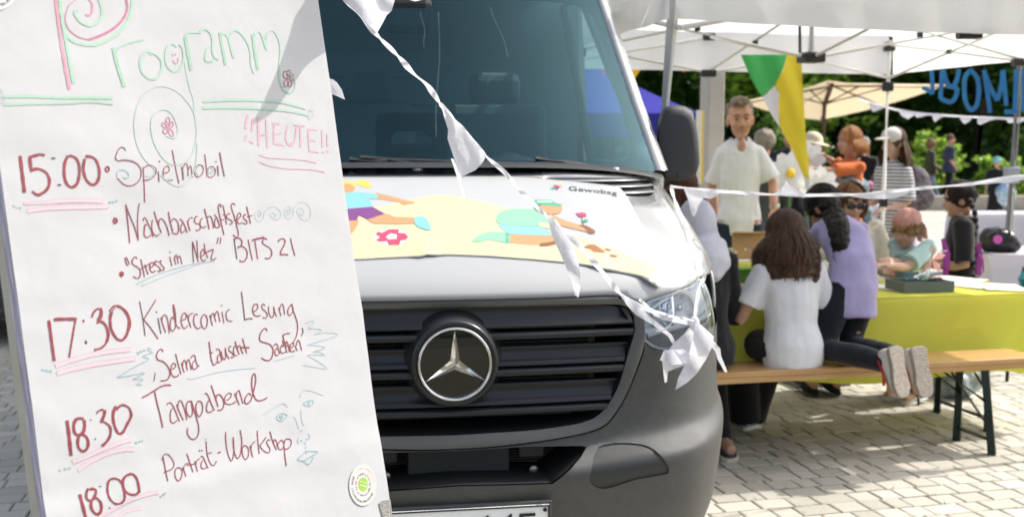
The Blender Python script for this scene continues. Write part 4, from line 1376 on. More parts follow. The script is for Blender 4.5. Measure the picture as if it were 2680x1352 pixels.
# far paving material with joints (too far to tell the stones apart)
PAVC = lin('aaa393'); 
def stone_material(name, brick=False):
    m = bpy.data.materials.new(name); m.use_nodes = True
    nt = m.node_tree; N = nt.nodes; L = nt.links; b = N['Principled BSDF']
    b.inputs['Roughness'].default_value = 0.85; b.inputs['Specular IOR Level'].default_value = 0.3
    tc = N.new('ShaderNodeNewGeometry'); n1 = N.new('ShaderNodeTexNoise'); n1.inputs['Scale'].default_value = 1.3; n1.inputs['Detail'].default_value = 6
    n2 = N.new('ShaderNodeTexNoise'); n2.inputs['Scale'].default_value = 55; n2.inputs['Detail'].default_value = 6
    L.new(tc.outputs['Position'], n1.inputs['Vector']); L.new(tc.outputs['Position'], n2.inputs['Vector'])
    oi = N.new('ShaderNodeObjectInfo')
    ad = N.new('ShaderNodeMath'); ad.operation = 'ADD'; L.new(tc.outputs['Random Per Island'], ad.inputs[0]); L.new(oi.outputs['Random'], ad.inputs[1])
    frc = N.new('ShaderNodeMath'); frc.operation = 'FRACT'; L.new(ad.outputs[0], frc.inputs[0])
    r = N.new('ShaderNodeValToRGB'); cr = r.color_ramp
    cr.elements[0].color = (0.25, 0.235, 0.195, 1); cr.elements[0].position = 0.0
    cr.elements[1].color = (0.52, 0.49, 0.425, 1); cr.elements[1].position = 1.0
    e = cr.elements.new(0.5); e.color = (0.41, 0.39, 0.33, 1)
    mm = N.new('ShaderNodeMath'); mm.operation = 'MULTIPLY_ADD'; mm.inputs[1].default_value = 0.7; mm.inputs[2].default_value = -0.1
    m3 = N.new('ShaderNodeMath'); m3.operation = 'MULTIPLY_ADD'; m3.inputs[1].default_value = 0.55
    L.new(n1.outputs['Fac'], mm.inputs[0]); L.new(frc.outputs[0], m3.inputs[0]); L.new(mm.outputs[0], m3.inputs[2])
    m4 = N.new('ShaderNodeMath'); m4.operation = 'MULTIPLY_ADD'; m4.inputs[1].default_value = 0.35; L.new(n2.outputs['Fac'], m4.inputs[0]); L.new(m3.outputs[0], m4.inputs[2])
    L.new(m4.outputs[0], r.inputs[0]); L.new(r.outputs[0], b.inputs['Base Color'])
    bp = N.new('ShaderNodeBump'); bp.inputs['Distance'].default_value = 0.003; bp.inputs['Strength'].default_value = 0.7
    L.new(n2.outputs['Fac'], bp.inputs['Height']); L.new(bp.outputs[0], b.inputs['Normal'])
    return m
STONE = stone_material('paving stone')
JOINT = mat('paving joints', (0.095, 0.088, 0.050, 1), 0.95, var=0.6, vscale=9, col2=(0.17, 0.145, 0.10, 1), bump=0.6, bscale=120)
FARPAVE = mat('far paving', (0.46, 0.445, 0.395, 1), 0.9, var=0.25, vscale=2.5)
sheet_obj('ground', -300, 300, -60, 500, -0.030, mat('ground earth', (0.10, 0.10, 0.055, 1), 0.95, var=0.4, vscale=0.3))
pave = sheet_obj('pavement', -40, 60, -8, 26.6, -0.0065, JOINT)
far_p = sheet_obj('square', -40, 60, 12.0, 26.5, -0.004, FARPAVE)

def stone_mesh(w, d, seed):
    r_ = random.Random(seed); h = 0.0028
    def j(a): return a + r_.uniform(-0.0025, 0.0025)
    x, y = w / 2 - 0.0032, d / 2 - 0.0035
    b = [(-x, -y), (x, -y), (x, y), (-x, y)]
    V = [(j(a), j(c), -0.012) for a, c in b] + [(V_[0], V_[1], -h) for V_ in [(j(a), j(c)) for a, c in b]]
    V += [(q[0] * (1 - 0.006 / x), q[1] * (1 - 0.006 / y), r_.uniform(-0.0008, 0.0008)) for q in V[4:8]]
    F = [(8, 9, 10, 11)] + [(4 + i, 4 + (i + 1) % 4, 8 + (i + 1) % 4, 8 + i) for i in range(4)] + [(i, (i + 1) % 4, 4 + (i + 1) % 4, 4 + i) for i in range(4)]
    return V, F
widths = [0.105, 0.12, 0.135, 0.15, 0.17, 0.095]
D_ROW = 0.118
variants = [[stone_mesh(w, D_ROW, 11 * i + k) for k in range(3)] for i, w in enumerate(widths)]
stone_me = {}
O2 = Vector((1.6, 5.2, 0))
cands = []
r3 = random.Random(21)
for j in range(-40, 75):
    v = j * D_ROW
    u = -9.0 + r3.uniform(0, 0.12)
    while u < 7.0:
        i = r3.randrange(6); w = widths[i]
        c = O2 + U * (u + w / 2) + Vv * v
        u += w
        if c.y < 2.2 or c.y > 12.4: continue
        if abs(c.x) > 0.56 * c.y + 0.9: continue
        cands.append((c, i, r3.randrange(3), r3.uniform(-0.0012, 0.0012), r3.uniform(-0.02, 0.02)))
def img(p):
    d = p - Vector((0, 0, CAM_H)); f = d.y * CP - d.z * SP
    return ((d.x / f * FPX + 1340) / K, (676 - (d.z * CP + d.y * SP) / f * FPX) / K)
def seen(c):
    x, y = img(c)
    if not (-40 < x < 2620 and 0 < y < 1340): return False
    if x < 40: return True
    return x > 1800 and y > 930
vis = [c for c in cands if seen(c[0])]
vis.sort(key=lambda c: c[0].y)
near = set(id(c) for c in vis[:296])
V, F = [], []
for c in cands:
    p, i, k, dz, rz = c
    p = Vector((p.x, p.y, dz))
    if id(c) in near:
        if (i, k) not in stone_me:
            me = bpy.data.meshes.new('paving_stone'); me.from_pydata(variants[i][k][0], [], variants[i][k][1]); me.materials.append(STONE)
            stone_me[(i, k)] = me
        o = bpy.data.objects.new('paving_stone', stone_me[(i, k)]); COL.objects.link(o); o.parent = pave
        o.location = p; o.rotation_euler = (0, 0, AU + rz)
    else:
        M = Matrix.Translation(p) @ Matrix.Rotation(AU + rz, 4, 'Z'); s = len(V)
        V += [M @ Vector(q) for q in variants[i][k][0]]; F += [tuple(s + a for a in f) for f in variants[i][k][1]]
rest = mesh('paving_stones', V, F, STONE, pave); rest['kind'] = 'stuff'
# grass blades and moss in the joints: small tufts
GRASSM = translucent('joint grass', '6f7f2c', 0.3, var=0.4)
V, F = [], []
for k in range(420):
    c = r3.choice(vis)[0] + U * r3.choice((-.06, .06)) + Vv * r3.uniform(-.06, .06)
    if r3.random() < 0.5: c = r3.choice(vis)[0] + Vv * 0.059 + U * r3.uniform(-.06, .06)
    for b in range(5):
        a = r3.uniform(0, 6.28); l = r3.uniform(0.006, 0.016); s = len(V)
        q = c + Vector((r3.uniform(-.012, .012), r3.uniform(-.012, .012), -0.008))
        V += [q + Vector((0.0015 * math.cos(a), 0.0015 * math.sin(a), 0)), q - Vector((0.0015 * math.cos(a), 0.0015 * math.sin(a), 0)), q + Vector((l * .5 * math.sin(a), l * .5 * math.cos(a), l + 0.006))]
        F.append((s, s + 1, s + 2))
tag(mesh('joint_grass', V, F, GRASSM), kind='stuff', label='tiny tufts of grass and moss growing in the paving joints', cat='grass')

# low stone kerb wall, path and lawn beyond the square
CONC = mat('pale concrete', (0.42, 0.38, 0.31, 1), 0.85, var=0.25, vscale=3, bump=0.4, bscale=30)
kw = thing('kerb_wall', 'low pale stone wall along the lawn at the far side of the square', 'wall', (8, 26.8, 0))
for i in range(24):
    box('coping_stone', (-10 + i * 1.2, 0.0, 0.16), (1.185, 0.42, 0.36), CONC, kw, bev=0.015)
sheet_obj('path', -40, 60, 27.02, 30.5, 0.02, mat('sandy path', (0.36, 0.31, 0.23, 1), 0.95, var=0.2, vscale=2))
sheet_obj('lawn', -80, 90, 30.5, 75, 0.03, mat('lawn soil', (0.10, 0.13, 0.035, 1), 0.95, var=0.4, vscale=1.2))
LAWNG = translucent('lawn grass', '8aa03a', 0.35, var=0.45, vscale=0.9)
V, F = [], []
r4 = random.Random(5)
for k in range(26000):
    y = 30.5 + 12 * r4.random() ** 1.5; x = r4.uniform(2, 24)
    a = r4.uniform(0, 6.28); h = r4.uniform(0.08, 0.30) * (1 + 0.9 * max(0, mnoise.noise(Vector((x * .6, y * .6, 1))))); w = r4.uniform(0.012, 0.03); s = len(V)
    l = r4.uniform(-0.10, 0.10)
    V += [(x + w * math.cos(a), y + w * math.sin(a), 0.02), (x - w * math.cos(a), y - w * math.sin(a), 0.02), (x + l, y + l * .5, h)]
    F.append((s, s + 1, s + 2))
tag(mesh('lawn_grass', V, F, LAWNG), kind='stuff', label='sunlit rough grass of the lawn behind the low wall', cat='grass')

# ================================================================ trees
def leaf_mat(name, c, t=0.35):
    m = bpy.data.materials.new(name); m.use_nodes = True
    nt = m.node_tree; N = nt.nodes; L = nt.links; b = N['Principled BSDF']; o = N['Material Output']
    b.inputs['Roughness'].default_value = 0.5; b.inputs['Specular IOR Level'].default_value = 0.25
    g = N.new('ShaderNodeNewGeometry'); r = N.new('ShaderNodeValToRGB')
    c = lin(c)
    r.color_ramp.elements[0].color = tuple(v * 0.55 for v in c[:3]) + (1,); r.color_ramp.elements[1].color = tuple(v * 1.35 for v in c[:3]) + (1,)
    L.new(g.outputs['Random Per Island'], r.inputs[0]); L.new(r.outputs[0], b.inputs['Base Color'])
    tr = N.new('ShaderNodeBsdfTranslucent'); hs = N.new('ShaderNodeHueSaturation'); hs.inputs['Value'].default_value = 1.5; hs.inputs['Hue'].default_value = 0.48
    L.new(r.outputs[0], hs.inputs['Color']); L.new(hs.outputs[0], tr.inputs[0])
    mx = N.new('ShaderNodeMixShader'); mx.inputs[0].default_value = t
    L.new(b.outputs[0], mx.inputs[1]); L.new(tr.outputs[0], mx.inputs[2]); L.new(mx.outputs[0], o.inputs[0])
    return m
LEAF = [leaf_mat('leaf mid green', '65893a'), leaf_mat('leaf dark green', '456a2c', 0.3), leaf_mat('leaf fresh green', '86ab45', 0.45)]
BARK = mat('bark', (0.055, 0.045, 0.035, 1), 0.9, var=0.4, vscale=6, bump=1.0, bscale=25)
def crown_mesh(name, R, n_clump, n_leaf, leaf, seed, m, parent=None, loc=None, low=0.0):
    r_ = random.Random(seed); V = []; F = []
    for c in range(n_clump):
        while True:
            p = Vector((r_.uniform(-1, 1), r_.uniform(-1, 1), r_.uniform(-1, 1)))
            if 0.25 < p.length < 1: break
        p = p * (0.55 + 0.45 * r_.random())
        cc = Vector((p.x * R[0], p.y * R[1], p.z * R[2]))
        cr = r_.uniform(0.35, 0.95) * min(R) * 0.36
        for k in range(n_leaf):
            d = Vector((r_.gauss(0, 1), r_.gauss(0, 1), r_.gauss(0, 0.7))) * cr * 0.6
            q = cc + d
            a = Vector((r_.uniform(-1, 1), r_.uniform(-1, 1), r_.uniform(-.5, .5))).normalized()
            b = a.cross(Vector((r_.uniform(-1, 1), r_.uniform(-1, 1), r_.uniform(-1, 1)))).normalized()
            l = leaf * r_.uniform(0.6, 1.3); s = len(V)
            V += [q - a * l, q + b * l * 0.45, q + a * l, q - b * l * 0.45]; F.append((s, s + 1, s + 2, s + 3))
    o = mesh(name, V, F, m, parent)
    if loc is not None: o.location = loc
    return o
def tree(x, y, h, rx, seed, label, m, nl=110, base=2.2, group='trees beyond the lawn'):
    t = thing('broadleaf_tree', label, 'tree', (x, y, 0), 0, group)
    r_ = random.Random(seed)
    pts = [Vector((0, 0, -0.1)), Vector((r_.uniform(-.2, .2), 0, h * .25)), Vector((r_.uniform(-.4, .4), 0, h * .55)), Vector((r_.uniform(-.5, .5), 0, h * .85))]
    tube('trunk', pts, [0.28, 0.22, 0.14, 0.05], BARK, t, seg=9)
    bm = bmesh.new()
    for k in range(7):
        a = k * 2.4 + r_.random(); z0 = h * r_.uniform(.25, .6); l = rx * r_.uniform(.5, .8)
        p0 = Vector((0, 0, z0)); p1 = p0 + Vector((math.cos(a) * l * .5, math.sin(a) * l * .5, l * .35)); p2 = p0 + Vector((math.cos(a) * l, math.sin(a) * l, l * .6))
        add_tube(bm, [p0, p1, p2], [0.10, 0.06, 0.02], 6)
    bmobj('limb', bm, BARK, t, smooth=True)
    c = crown_mesh('crown', (rx, rx * .9, (h - base) / 2), 95, nl, 0.20, seed, m, t)
    c.location = (0, 0, base + (h - base) / 2)
    return t
tree_spots = [(-7, 40, 11, 4.5, 1), (-1.5, 37, 10, 4.2, 0), (3.6, 39, 11, 4.4, 1), (8.0, 35.5, 9.5, 3.6, 2), (11.5, 40, 12, 4.6, 0), (15.5, 37.5, 10, 4.2, 1), (19.5, 41, 12, 4.5, 1), (24, 38, 11, 4.4, 0), (6, 46, 13, 5, 1), (13.6, 47, 13, 5, 1), (21, 48, 13, 5, 1), (-4, 47, 13, 5, 1)]
tl = ['tall dark tree behind the van at the far left of the wood', 'mid green tree behind the blue tent', 'dark tree directly behind the standing man in white', 'bright fresh green low tree behind the beige parasol', 'mid green tall tree between the parasol and the blue letters',
      'dark tree behind the blue hanging letters', 'dark tree standing behind the grey pole at the right edge', 'mid green tree beyond the right edge of the frame', 'tall dark tree in the second row behind the parasol', 'tall dark tree in the second row behind the blue letters', 'tall dark tree in the second row at the right edge', 'tall dark tree in the second row behind the van']
for i, (x, y, h, rx, mi) in enumerate(tree_spots):
    tree(x, y, h, rx, 100 + i, tl[i], LEAF[mi], nl=105 if i < 8 else 60, base=1.6 if i < 8 else 0.6)
# understorey bushes that fill the shade, and the far wood
def bush(x, y, r, h, seed, label, m, n=45, nl=60, leaf=0.11):
    b = thing('bush', label, 'bush', (x, y, 0), 0, 'bushes under the trees')
    crown_mesh('foliage', (r, r * .7, h / 2), n, nl, leaf, seed, m, b).location = (0, 0, h / 2)
    tube('stem', [(0, 0, 0), (0.05, 0, h * .6)], [0.05, 0.02], BARK, b, seg=6)
bush(11.7, 31.6, 1.1, 2.0, 1, 'sunlit green bush beside the walking couple', LEAF[2])
bush(13.6, 31.2, 0.8, 1.3, 2, 'small light green bush left of the child in the teal cap', LEAF[2], 30)
bush(7.9, 33.0, 1.6, 2.6, 3, 'rounded mid green bush behind the woman in the white cap', LEAF[0])
bush(4.9, 33.5, 1.6, 2.4, 4, 'mid green bush behind the standing man in white', LEAF[0])
bush(16.6, 33.6, 1.9, 2.6, 5, 'dark bush behind the grey pole', LEAF[1])
V, F = [], []
r5 = random.Random(9)
for k in range(34000):
    x = r5.uniform(-30, 42); y = 50 + 7 * r5.random(); z = 15 * r5.random() ** 0.9
    q = Vector((x, y + 1.5 * mnoise.noise(Vector((x * .25, z * .3, 0))), z))
    a = Vector((r5.uniform(-1, 1), r5.uniform(-.4, .4), r5.uniform(-1, 1))).normalized(); b = a.cross(Vector((r5.uniform(-.4, .4), 1, r5.uniform(-.4, .4)))).normalized(); s = len(V); l = r5.uniform(.25, .55)
    V += [q - a * l, q + b * l * .6, q + a * l, q - b * l * .6]; F.append((s, s + 1, s + 2, s + 3))
tag(mesh('far_wood', V, F, LEAF[1]), kind='stuff', label='dense dark wood closing the view behind the trees', cat='wood')
tag(mesh('wood_shade_backdrop', [(-34, 57.5, 0), (46, 57.5, 0), (46, 62, 13), (-34, 62, 13)], [(0, 1, 2, 3)], mat('shaded undergrowth', (0.018, 0.03, 0.012, 1), 1.0, var=0.5, vscale=0.4)), kind='structure')  # tall dark sheet, coloured as the deep shade behind the trees

# ================================================================ gazebo
GZ = translucent('gazebo canopy cloth', (0.86,0.855,0.84,1), 0.58, var=0.04, vscale=1.5, bump=0.5, bscale=3.0)
GFR = mat('gazebo steel', (0.74, 0.74, 0.73, 1), 0.4, metal=0.1)
GJT = mat('gazebo black joint', (0.012, 0.012, 0.013, 1), 0.45)
GC = Vector((1.785, 6.73, 0)); hd = Vector((1.085, 1.83, 0)); pd = Vector((1.83, -1.085, 0))
corn = [GC - hd, GC + pd, GC + hd, GC - pd]       # front left, front right, back right, back left
gz = thing('gazebo', 'white pop-up gazebo with scissor frame over the craft tables', 'gazebo', (GC.x, GC.y, 0))
GI = Matrix.Translation((-GC.x, -GC.y, 0))
PK = Vector((0, 0, 3.15)); EZ = 2.33; VZ = 2.05
cl = [GI @ c for c in corn]
for i in range(4):
    a, b = cl[i], cl[(i + 1) % 4]
    n = 12; V = []; F = []
    for r_ in range(n + 1):
        for s in range(n + 1):
            e = a.lerp(b, s / n); p = e.lerp(Vector((0, 0, 0)), r_ / n)
            z = EZ + (PK.z - EZ) * (r_ / n) - 0.10 * math.sin(math.pi * r_ / n) * (0.4 + 0.6 * math.sin(math.pi * s / n)) + 0.012 * mnoise.noise(Vector((p.x * 2, p.y * 2, i)))
            V.append(Vector((p.x, p.y, z)))
    mesh('canopy_panel', V, grid_faces(n + 1, n + 1), GZ, gz, smooth=True)
    n = 40; V = []
    outn = ((a + b) / 2).normalized()
    for s in range(n + 1):
        e = a.lerp(b, s / n); t = s / n
        for z, k in ((EZ + 0.004, 0), (2.24, .4), (2.14, .8), (VZ, 1)):
            fold = 0.012 * math.sin(s * 1.1 + i) * k + 0.03 * k * math.sin(math.pi * t) * math.sin(3 * t + i)
            sag = -0.05 * math.sin(math.pi * t) * (k if i == 0 else 0)
            V.append(e + outn * (0.02 + fold) + Vector((0, 0, z + sag * 0.6)))
    mesh('valance', V, grid_faces(4, n + 1), GZ, gz, smooth=True)
foot = [GI @ Vector((0.64, 5.6, 0)), cl[1] + Vector((0.1, 0, 0)), GI @ (corn[2] + Vector((-0.04, -0.06, 0))), cl[3]]
for i in range(4):
    top = cl[i] * 0.985 + Vector((0, 0, EZ - 0.03)); ft = foot[i].copy(); ft.z = 0.0
    lg = tube('leg', [top, top.lerp(ft, 0.55)], 0.021 if i else 0.030, GFR, gz, seg=4, smooth=False)
    tube('lower_leg', [top.lerp(ft, 0.5), ft], 0.016 if i else 0.024, GFR, lg, seg=4, smooth=False)
    for (tt, sz) in ((0.15, 0.07), (0.02, 0.075), (0.53, 0.055)) if i else ((0.02, 0.06),):
        box('joint', top.lerp(ft, tt), (sz, sz, 0.07), GJT, lg, bev=0.008)
    box('foot_plate', ft + Vector((0, 0, 0.01)), (0.10, 0.10, 0.02), GFR, lg)
def truss(a, b, za_t, za_b, zb_t, zb_b):
    at_, ab_ = a + Vector((0, 0, za_t)), a + Vector((0, 0, za_b)); bt_, bb_ = b + Vector((0, 0, zb_t)), b + Vector((0, 0, zb_b))
    tube('truss_bar', [at_, bb_], 0.012, GFR, gz, seg=4, smooth=False)
    tube('truss_bar', [ab_ + (bt_ - ab_).normalized() * 0.0 + Vector((0.012, 0.012, 0)), bt_ + Vector((0.012, 0.012, 0))], 0.012, GFR, gz, seg=4, smooth=False)
    mid = (at_ + bb_ + ab_ + bt_) / 4
    box('truss_pivot', mid, (0.03, 0.03, 0.03), GJT, gz)
mids = []
for i in range(4):
    a, b = cl[i] * 0.975, cl[(i + 1) % 4] * 0.975
    m_ = (a + b) / 2; mids.append(m_)
    truss(a, m_, 2.27, 2.02, 2.29, 2.04); truss(b, m_, 2.27, 2.02, 2.29, 2.04)
    box('joint', m_ + Vector((0, 0, 2.03)), (0.11, 0.07, 0.05), GJT, gz, bev=0.01); box('joint', m_ + Vector((0, 0, 2.29)), (0.09, 0.06, 0.05), GJT, gz, bev=0.01)
    truss(m_, Vector((0, 0, 0)), 2.29, 2.05, 2.36, 2.03)
tube('centre_post', [(0, 0, 2.00), (0, 0, 3.12)], 0.022, GFR, gz, seg=8)
box('joint', (0, 0, 2.03), (0.13, 0.13, 0.06), GJT, gz, R=RU, bev=0.01); box('joint', (0, 0, 2.36), (0.10, 0.10, 0.06), GJT, gz, bev=0.01)

# ================================================================ beer tables, benches and cloths
WOOD = mat('lacquered bench wood', (0.56, 0.335, 0.135, 1), 0.42, var=0.35, vscale=5, col2=(0.42, 0.235, 0.085, 1), stretch=(0.6, 9, 9), coat=0.25)
STEEL = mat('dark green steel', (0.007, 0.022, 0.019, 1), 0.4, metal=0.3)
def trestle(parent, x, w, top, splay=0.03):
    """folding leg frame across the plank at local x"""
    for s in (-1, 1):
        tube('leg', [(x, s * (w / 2 - 0.03), top), (x + splay, s * (w / 2 + 0.015), 0.0)], 0.026, STEEL, parent, seg=4, smooth=False, cap=True)
    tube('cross_bar', [(x + splay * .85, -w / 2, 0.07), (x + splay * .85, w / 2, 0.07)], 0.011, STEEL, parent, seg=5)
    tube('cross_bar', [(x, -w / 2 + .03, top - 0.012), (x, w / 2 - .03, top - 0.012)], 0.012, STEEL, parent, seg=5)
    sx = -1 if x > 0 else 1
    for s in (-1, 1):
        tube('brace', [(x + splay * .4, s * (w / 2 - .02), top * .58), (x + sx * top * 0.55, s * (w / 2 - .05), top - 0.01)], 0.008, STEEL, parent, seg=5)
    tube('brace', [(x + splay * .4, -w / 2 + .02, top * .35), (x + sx * 0.1, w / 2 - .05, top - 0.02)], 0.007, STEEL, parent, seg=5)
def bench(c, ang, label, L_=2.2, W_=0.25, H_=0.47, group='folding benches', tx=0.72):
    t = thing('folding_bench', label, 'bench', (c[0], c[1], 0), ang, group)
    box('seat_plank', (0, 0, H_ - 0.014), (L_, W_, 0.028), WOOD, t, bev=0.006)
    box('edge_rail', (0, -W_ / 2 + 0.012, H_ - 0.040), (L_ - 0.05, 0.022, 0.024), WOOD, t)
    box('edge_rail', (0, W_ / 2 - 0.012, H_ - 0.040), (L_ - 0.05, 0.022, 0.024), WOOD, t)
    trestle(t, -tx, W_, H_ - 0.03); trestle(t, tx, W_, H_ - 0.03)
    return t
def on(front, s, w): return Vector(front) + U * s + Vv * w
bf0 = Vector((0.945, 5.02, 0))                       # a point on the front edge of the near bench
near_bench = bench(on(bf0, 0.62, 0.125), AU, 'lacquered wooden folding bench in front of the lime green table, with the girls on it', tx=0.80)
tf0 = Vector((2.00, 5.6255, 0))
TW = 0.52
tc_ = on(tf0, -0.28, TW / 2)
def table(c, ang, label, L_=2.2, W_=0.52, group='folding tables', tx=0.80):
    t = thing('folding_table', label, 'table', (c[0], c[1], 0), ang, group)
    box('tabletop', (0, 0, 0.717), (L_, W_, 0.028), WOOD, t, bev=0.006)
    trestle(t, -tx, W_ * .8, 0.695); trestle(t, tx, W_ * .8, 0.695)
    return t
table(tc_, AU, 'folding craft table under the lime green cloth behind the near bench')
far_bench = bench(on(tf0, -0.20, TW + 0.30), AU, 'wooden folding bench on the far side of the lime green table')
LIME = translucent('lime table cloth', (0.80,0.81,0.13,1), 0.35, var=0.06, vscale=2.0)
WCLOTH = translucent('white table cloth', 'd3d0da', 0.2, var=0.05, vscale=2.5)
def cloth(c, ang, L_, W_, drop, label, m, group, seed=0, top=0.735, wrinkle=0.012, front_only=False, over=0.02):
    """draped cloth: top and four hanging sides with folds"""
    t = thing('tablecloth', label, 'tablecloth', (c[0], c[1], 0), ang, group)
    r_ = random.Random(seed)
    nx, ny = 40, 14
    V = []
    for j in range(ny + 1):
        for i in range(nx + 1):
            x = -L_ / 2 + L_ * i / nx; y = -W_ / 2 + W_ * j / ny
            V.append(Vector((x, y, top + 0.0035 + 0.0015 * mnoise.noise(Vector((x * 3, y * 3, seed))))))
    mesh('cloth_top', V, grid_faces(nx + 1, ny + 1), m, t, smooth=True)
    P = []
    x0, x1, y0, y1 = -L_ / 2 - over, L_ / 2 + over, -W_ / 2 - over, W_ / 2 + over
    def side(pa, pb, n):
        return [Vector(pa).lerp(Vector(pb), k / n) for k in range(n)]
    loop = side((x0, y0, 0), (x1, y0, 0), 44) + side((x1, y0, 0), (x1, y1, 0), 14) + side((x1, y1, 0), (x0, y1, 0), 44) + side((x0, y1, 0), (x0, y0, 0), 14)
    n = len(loop); V = []; rows = 9
    for r__ in range(rows + 1):
        k = r__ / rows
        for i, p in enumerate(loop):
            o = Vector((p.x / (L_ / 2), p.y / (W_ / 2), 0)).normalized() if True else 0
            nrm = Vector((0, -1, 0)) if i < 44 else (Vector((1, 0, 0)) if i < 58 else (Vector((0, 1, 0)) if i < 102 else Vector((-1, 0, 0))))
            a = i * 0.42 + seed
            dcor = min((Vector((cx, cy, 0)) - p).length for cx in (x0, x1) for cy in (y0, y1))
            # diagonal drape folds that run from the corners
            f = k ** 0.8 * (0.055 * mnoise.noise(Vector((i * .11 + k * 1.3, k * .5, seed))) + 0.012 * abs(math.sin(i * .13 + k * 1.9 + seed)) + wrinkle * math.sin(a + 2.2 * k) + 0.05 * math.exp(-(dcor / 0.16) ** 2))
            base = p * (1 - 0.012 * (1 - k)) 
            dz = drop * (1 + 0.06 * math.sin(i * 0.19 + seed) + 0.16 * math.exp(-(dcor / 0.2) ** 2))
            V.append(Vector((p.x, p.y, 0)) + nrm * f + Vector((0, 0, top + 0.003 - 0.006 * (k > 0) - dz * k)))
        if r__ == 0:
            pass
    mesh('cloth_skirt', V, grid_faces(n, rows + 1, wrap=True), m, t, smooth=True)
    return t
cloth(tc_, AU, 2.2, TW, 0.40, 'lime green cloth over the craft table behind the near bench', LIME, None, 3)
# second craft table further back on the left
t2 = Vector((1.50, 7.50, 0))
table(t2, AU + 0.02, 'folding craft table further back, under the green and white cloth')
cloth(t2, AU + 0.02, 2.2, 0.52, 0.36, 'lime green cloth of the table further back that carries the wooden box', LIME, None, 8)
# white covered tables
for i, (px0, px1, Y, lab) in enumerate(((1935, 2075, 15.2, 'white covered table behind the standing man, below the paper daisies'),
                                        (2140, 2300, 14.6, 'white covered table behind the gazebo pole'),
                                        (2452, 2760, 12.7, 'long white covered table at the right edge in the background'),
                                        (2500, 2860, 7.9, 'near white covered table at the right edge with the black bag on it'))):
    xa, xb = (px0 - 1288) / 2800 * Y, (px1 - 1288) / 2800 * Y
    c = Vector(((xa + xb) / 2, Y + 0.35, 0))
    table(c, 0.0, ['folding table hidden by the white cloth behind the standing man', 'folding table hidden by the white cloth behind the gazebo pole', 'long folding table hidden by the far white cloth at the right edge', 'folding table hidden by the near white cloth under the black bag'][i], L_=xb - xa, W_=0.7, tx=(xb - xa) / 2 - 0.25)
    cloth(c, 0.0, xb - xa, 0.7, 0.62, lab.replace('covered table', 'cloth hanging from the table').replace(' with the black bag on it', ' under the black bag'), WCLOTH, None, 20 + i)

# ================================================================ blue tent, parasol, pillar, poles
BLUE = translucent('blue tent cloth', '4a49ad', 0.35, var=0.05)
bt = thing('blue_tent', 'blue market tent behind the van', 'tent', (0.35, 12.5, 0))
e0 = [Vector((-1.5, -1.5, 1.83)), Vector((1.5, -1.5, 1.83)), Vector((1.5, 1.5, 1.83)), Vector((-1.5, 1.5, 1.83))]
pk = Vector((0, 0, 2.85))
for i in range(4):
    a, b = e0[i], e0[(i + 1) % 4]; n = 8; V = []
    for r_ in range(n + 1):
        for s in range(n + 1):
            p = a.lerp(b, s / n).lerp(pk, r_ / n); p.z -= 0.10 * math.sin(math.pi * r_ / n); V.append(p)
    mesh('canopy_panel', V, grid_faces(n + 1, n + 1), BLUE, bt, smooth=True)
    V = []
    for s in range(25):
        e = a.lerp(b, s / 24)
        o_ = ((a + b) / 2); o_.z = 0; o_.normalize()
        for z in (1.83, 1.72, 1.62): V.append(Vector((e.x, e.y, z)) + o_ * (0.01 + (0.02 * math.sin(s * .8) if z < 1.8 else 0)))
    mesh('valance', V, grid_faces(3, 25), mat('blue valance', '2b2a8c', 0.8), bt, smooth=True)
    tube('leg', [a * 0.98, Vector((a.x * .98, a.y * .98, 0))], 0.02, GFR, bt, seg=4)
BEIGE = translucent('beige parasol cloth', 'e3d3b0', 0.35, var=0.04)
L4 = [at(1862, 256, 16.4), at(2082, 203, 15.2), at(2386, 213, 16.5), at(2062, 302, 17.9)]
pc = sum(L4, Vector()) / 4
up_ = (L4[2] - L4[0]).cross(L4[3] - L4[1]).normalized(); up_ = up_ if up_.z > 0 else -up_
ap = pc + up_ * 0.22
us = thing('parasol', 'large beige parasol with brown ribs and pole', 'parasol', (pc.x, pc.y, 0))
UI = Matrix.Translation((-pc.x, -pc.y, 0))
for i in range(4):
    a, b = UI @ L4[i], UI @ L4[(i + 1) % 4]; c = UI @ ap; n = 6; V = []
    for r_ in range(n + 1):
        for s in range(n + 1):
            p = a.lerp(b, s / n).lerp(c, r_ / n); p.z -= 0.05 * math.sin(math.pi * s / n) * (1 - r_ / n); V.append(p)
    mesh('canopy_panel', V, grid_faces(n + 1, n + 1), BEIGE, us, smooth=True)
BRN = mat('brown parasol wood', (0.10, 0.045, 0.025, 1), 0.5)
hub = UI @ at(2074, 262, 16.5)
tube('pole', [Vector((hub.x, hub.y, 0)), hub, UI @ ap], 0.032, BRN, us)
for i in range(8):
    e = L4[i // 2] if i % 2 == 0 else (L4[i // 2] + L4[(i // 2 + 1) % 4]) / 2
    e = UI @ e
    r_ = tube('rib', [UI @ ap - up_ * .05, e - up_ * .04], 0.014, BRN, us, seg=5)
    tube('stretcher', [hub, (UI @ ap).lerp(e, 0.45) - up_ * .06], 0.014, BRN, r_, seg=5)
box('base_plate', (0, 0, 0.05), (0.6, 0.6, 0.10), CONC, us, bev=0.02)

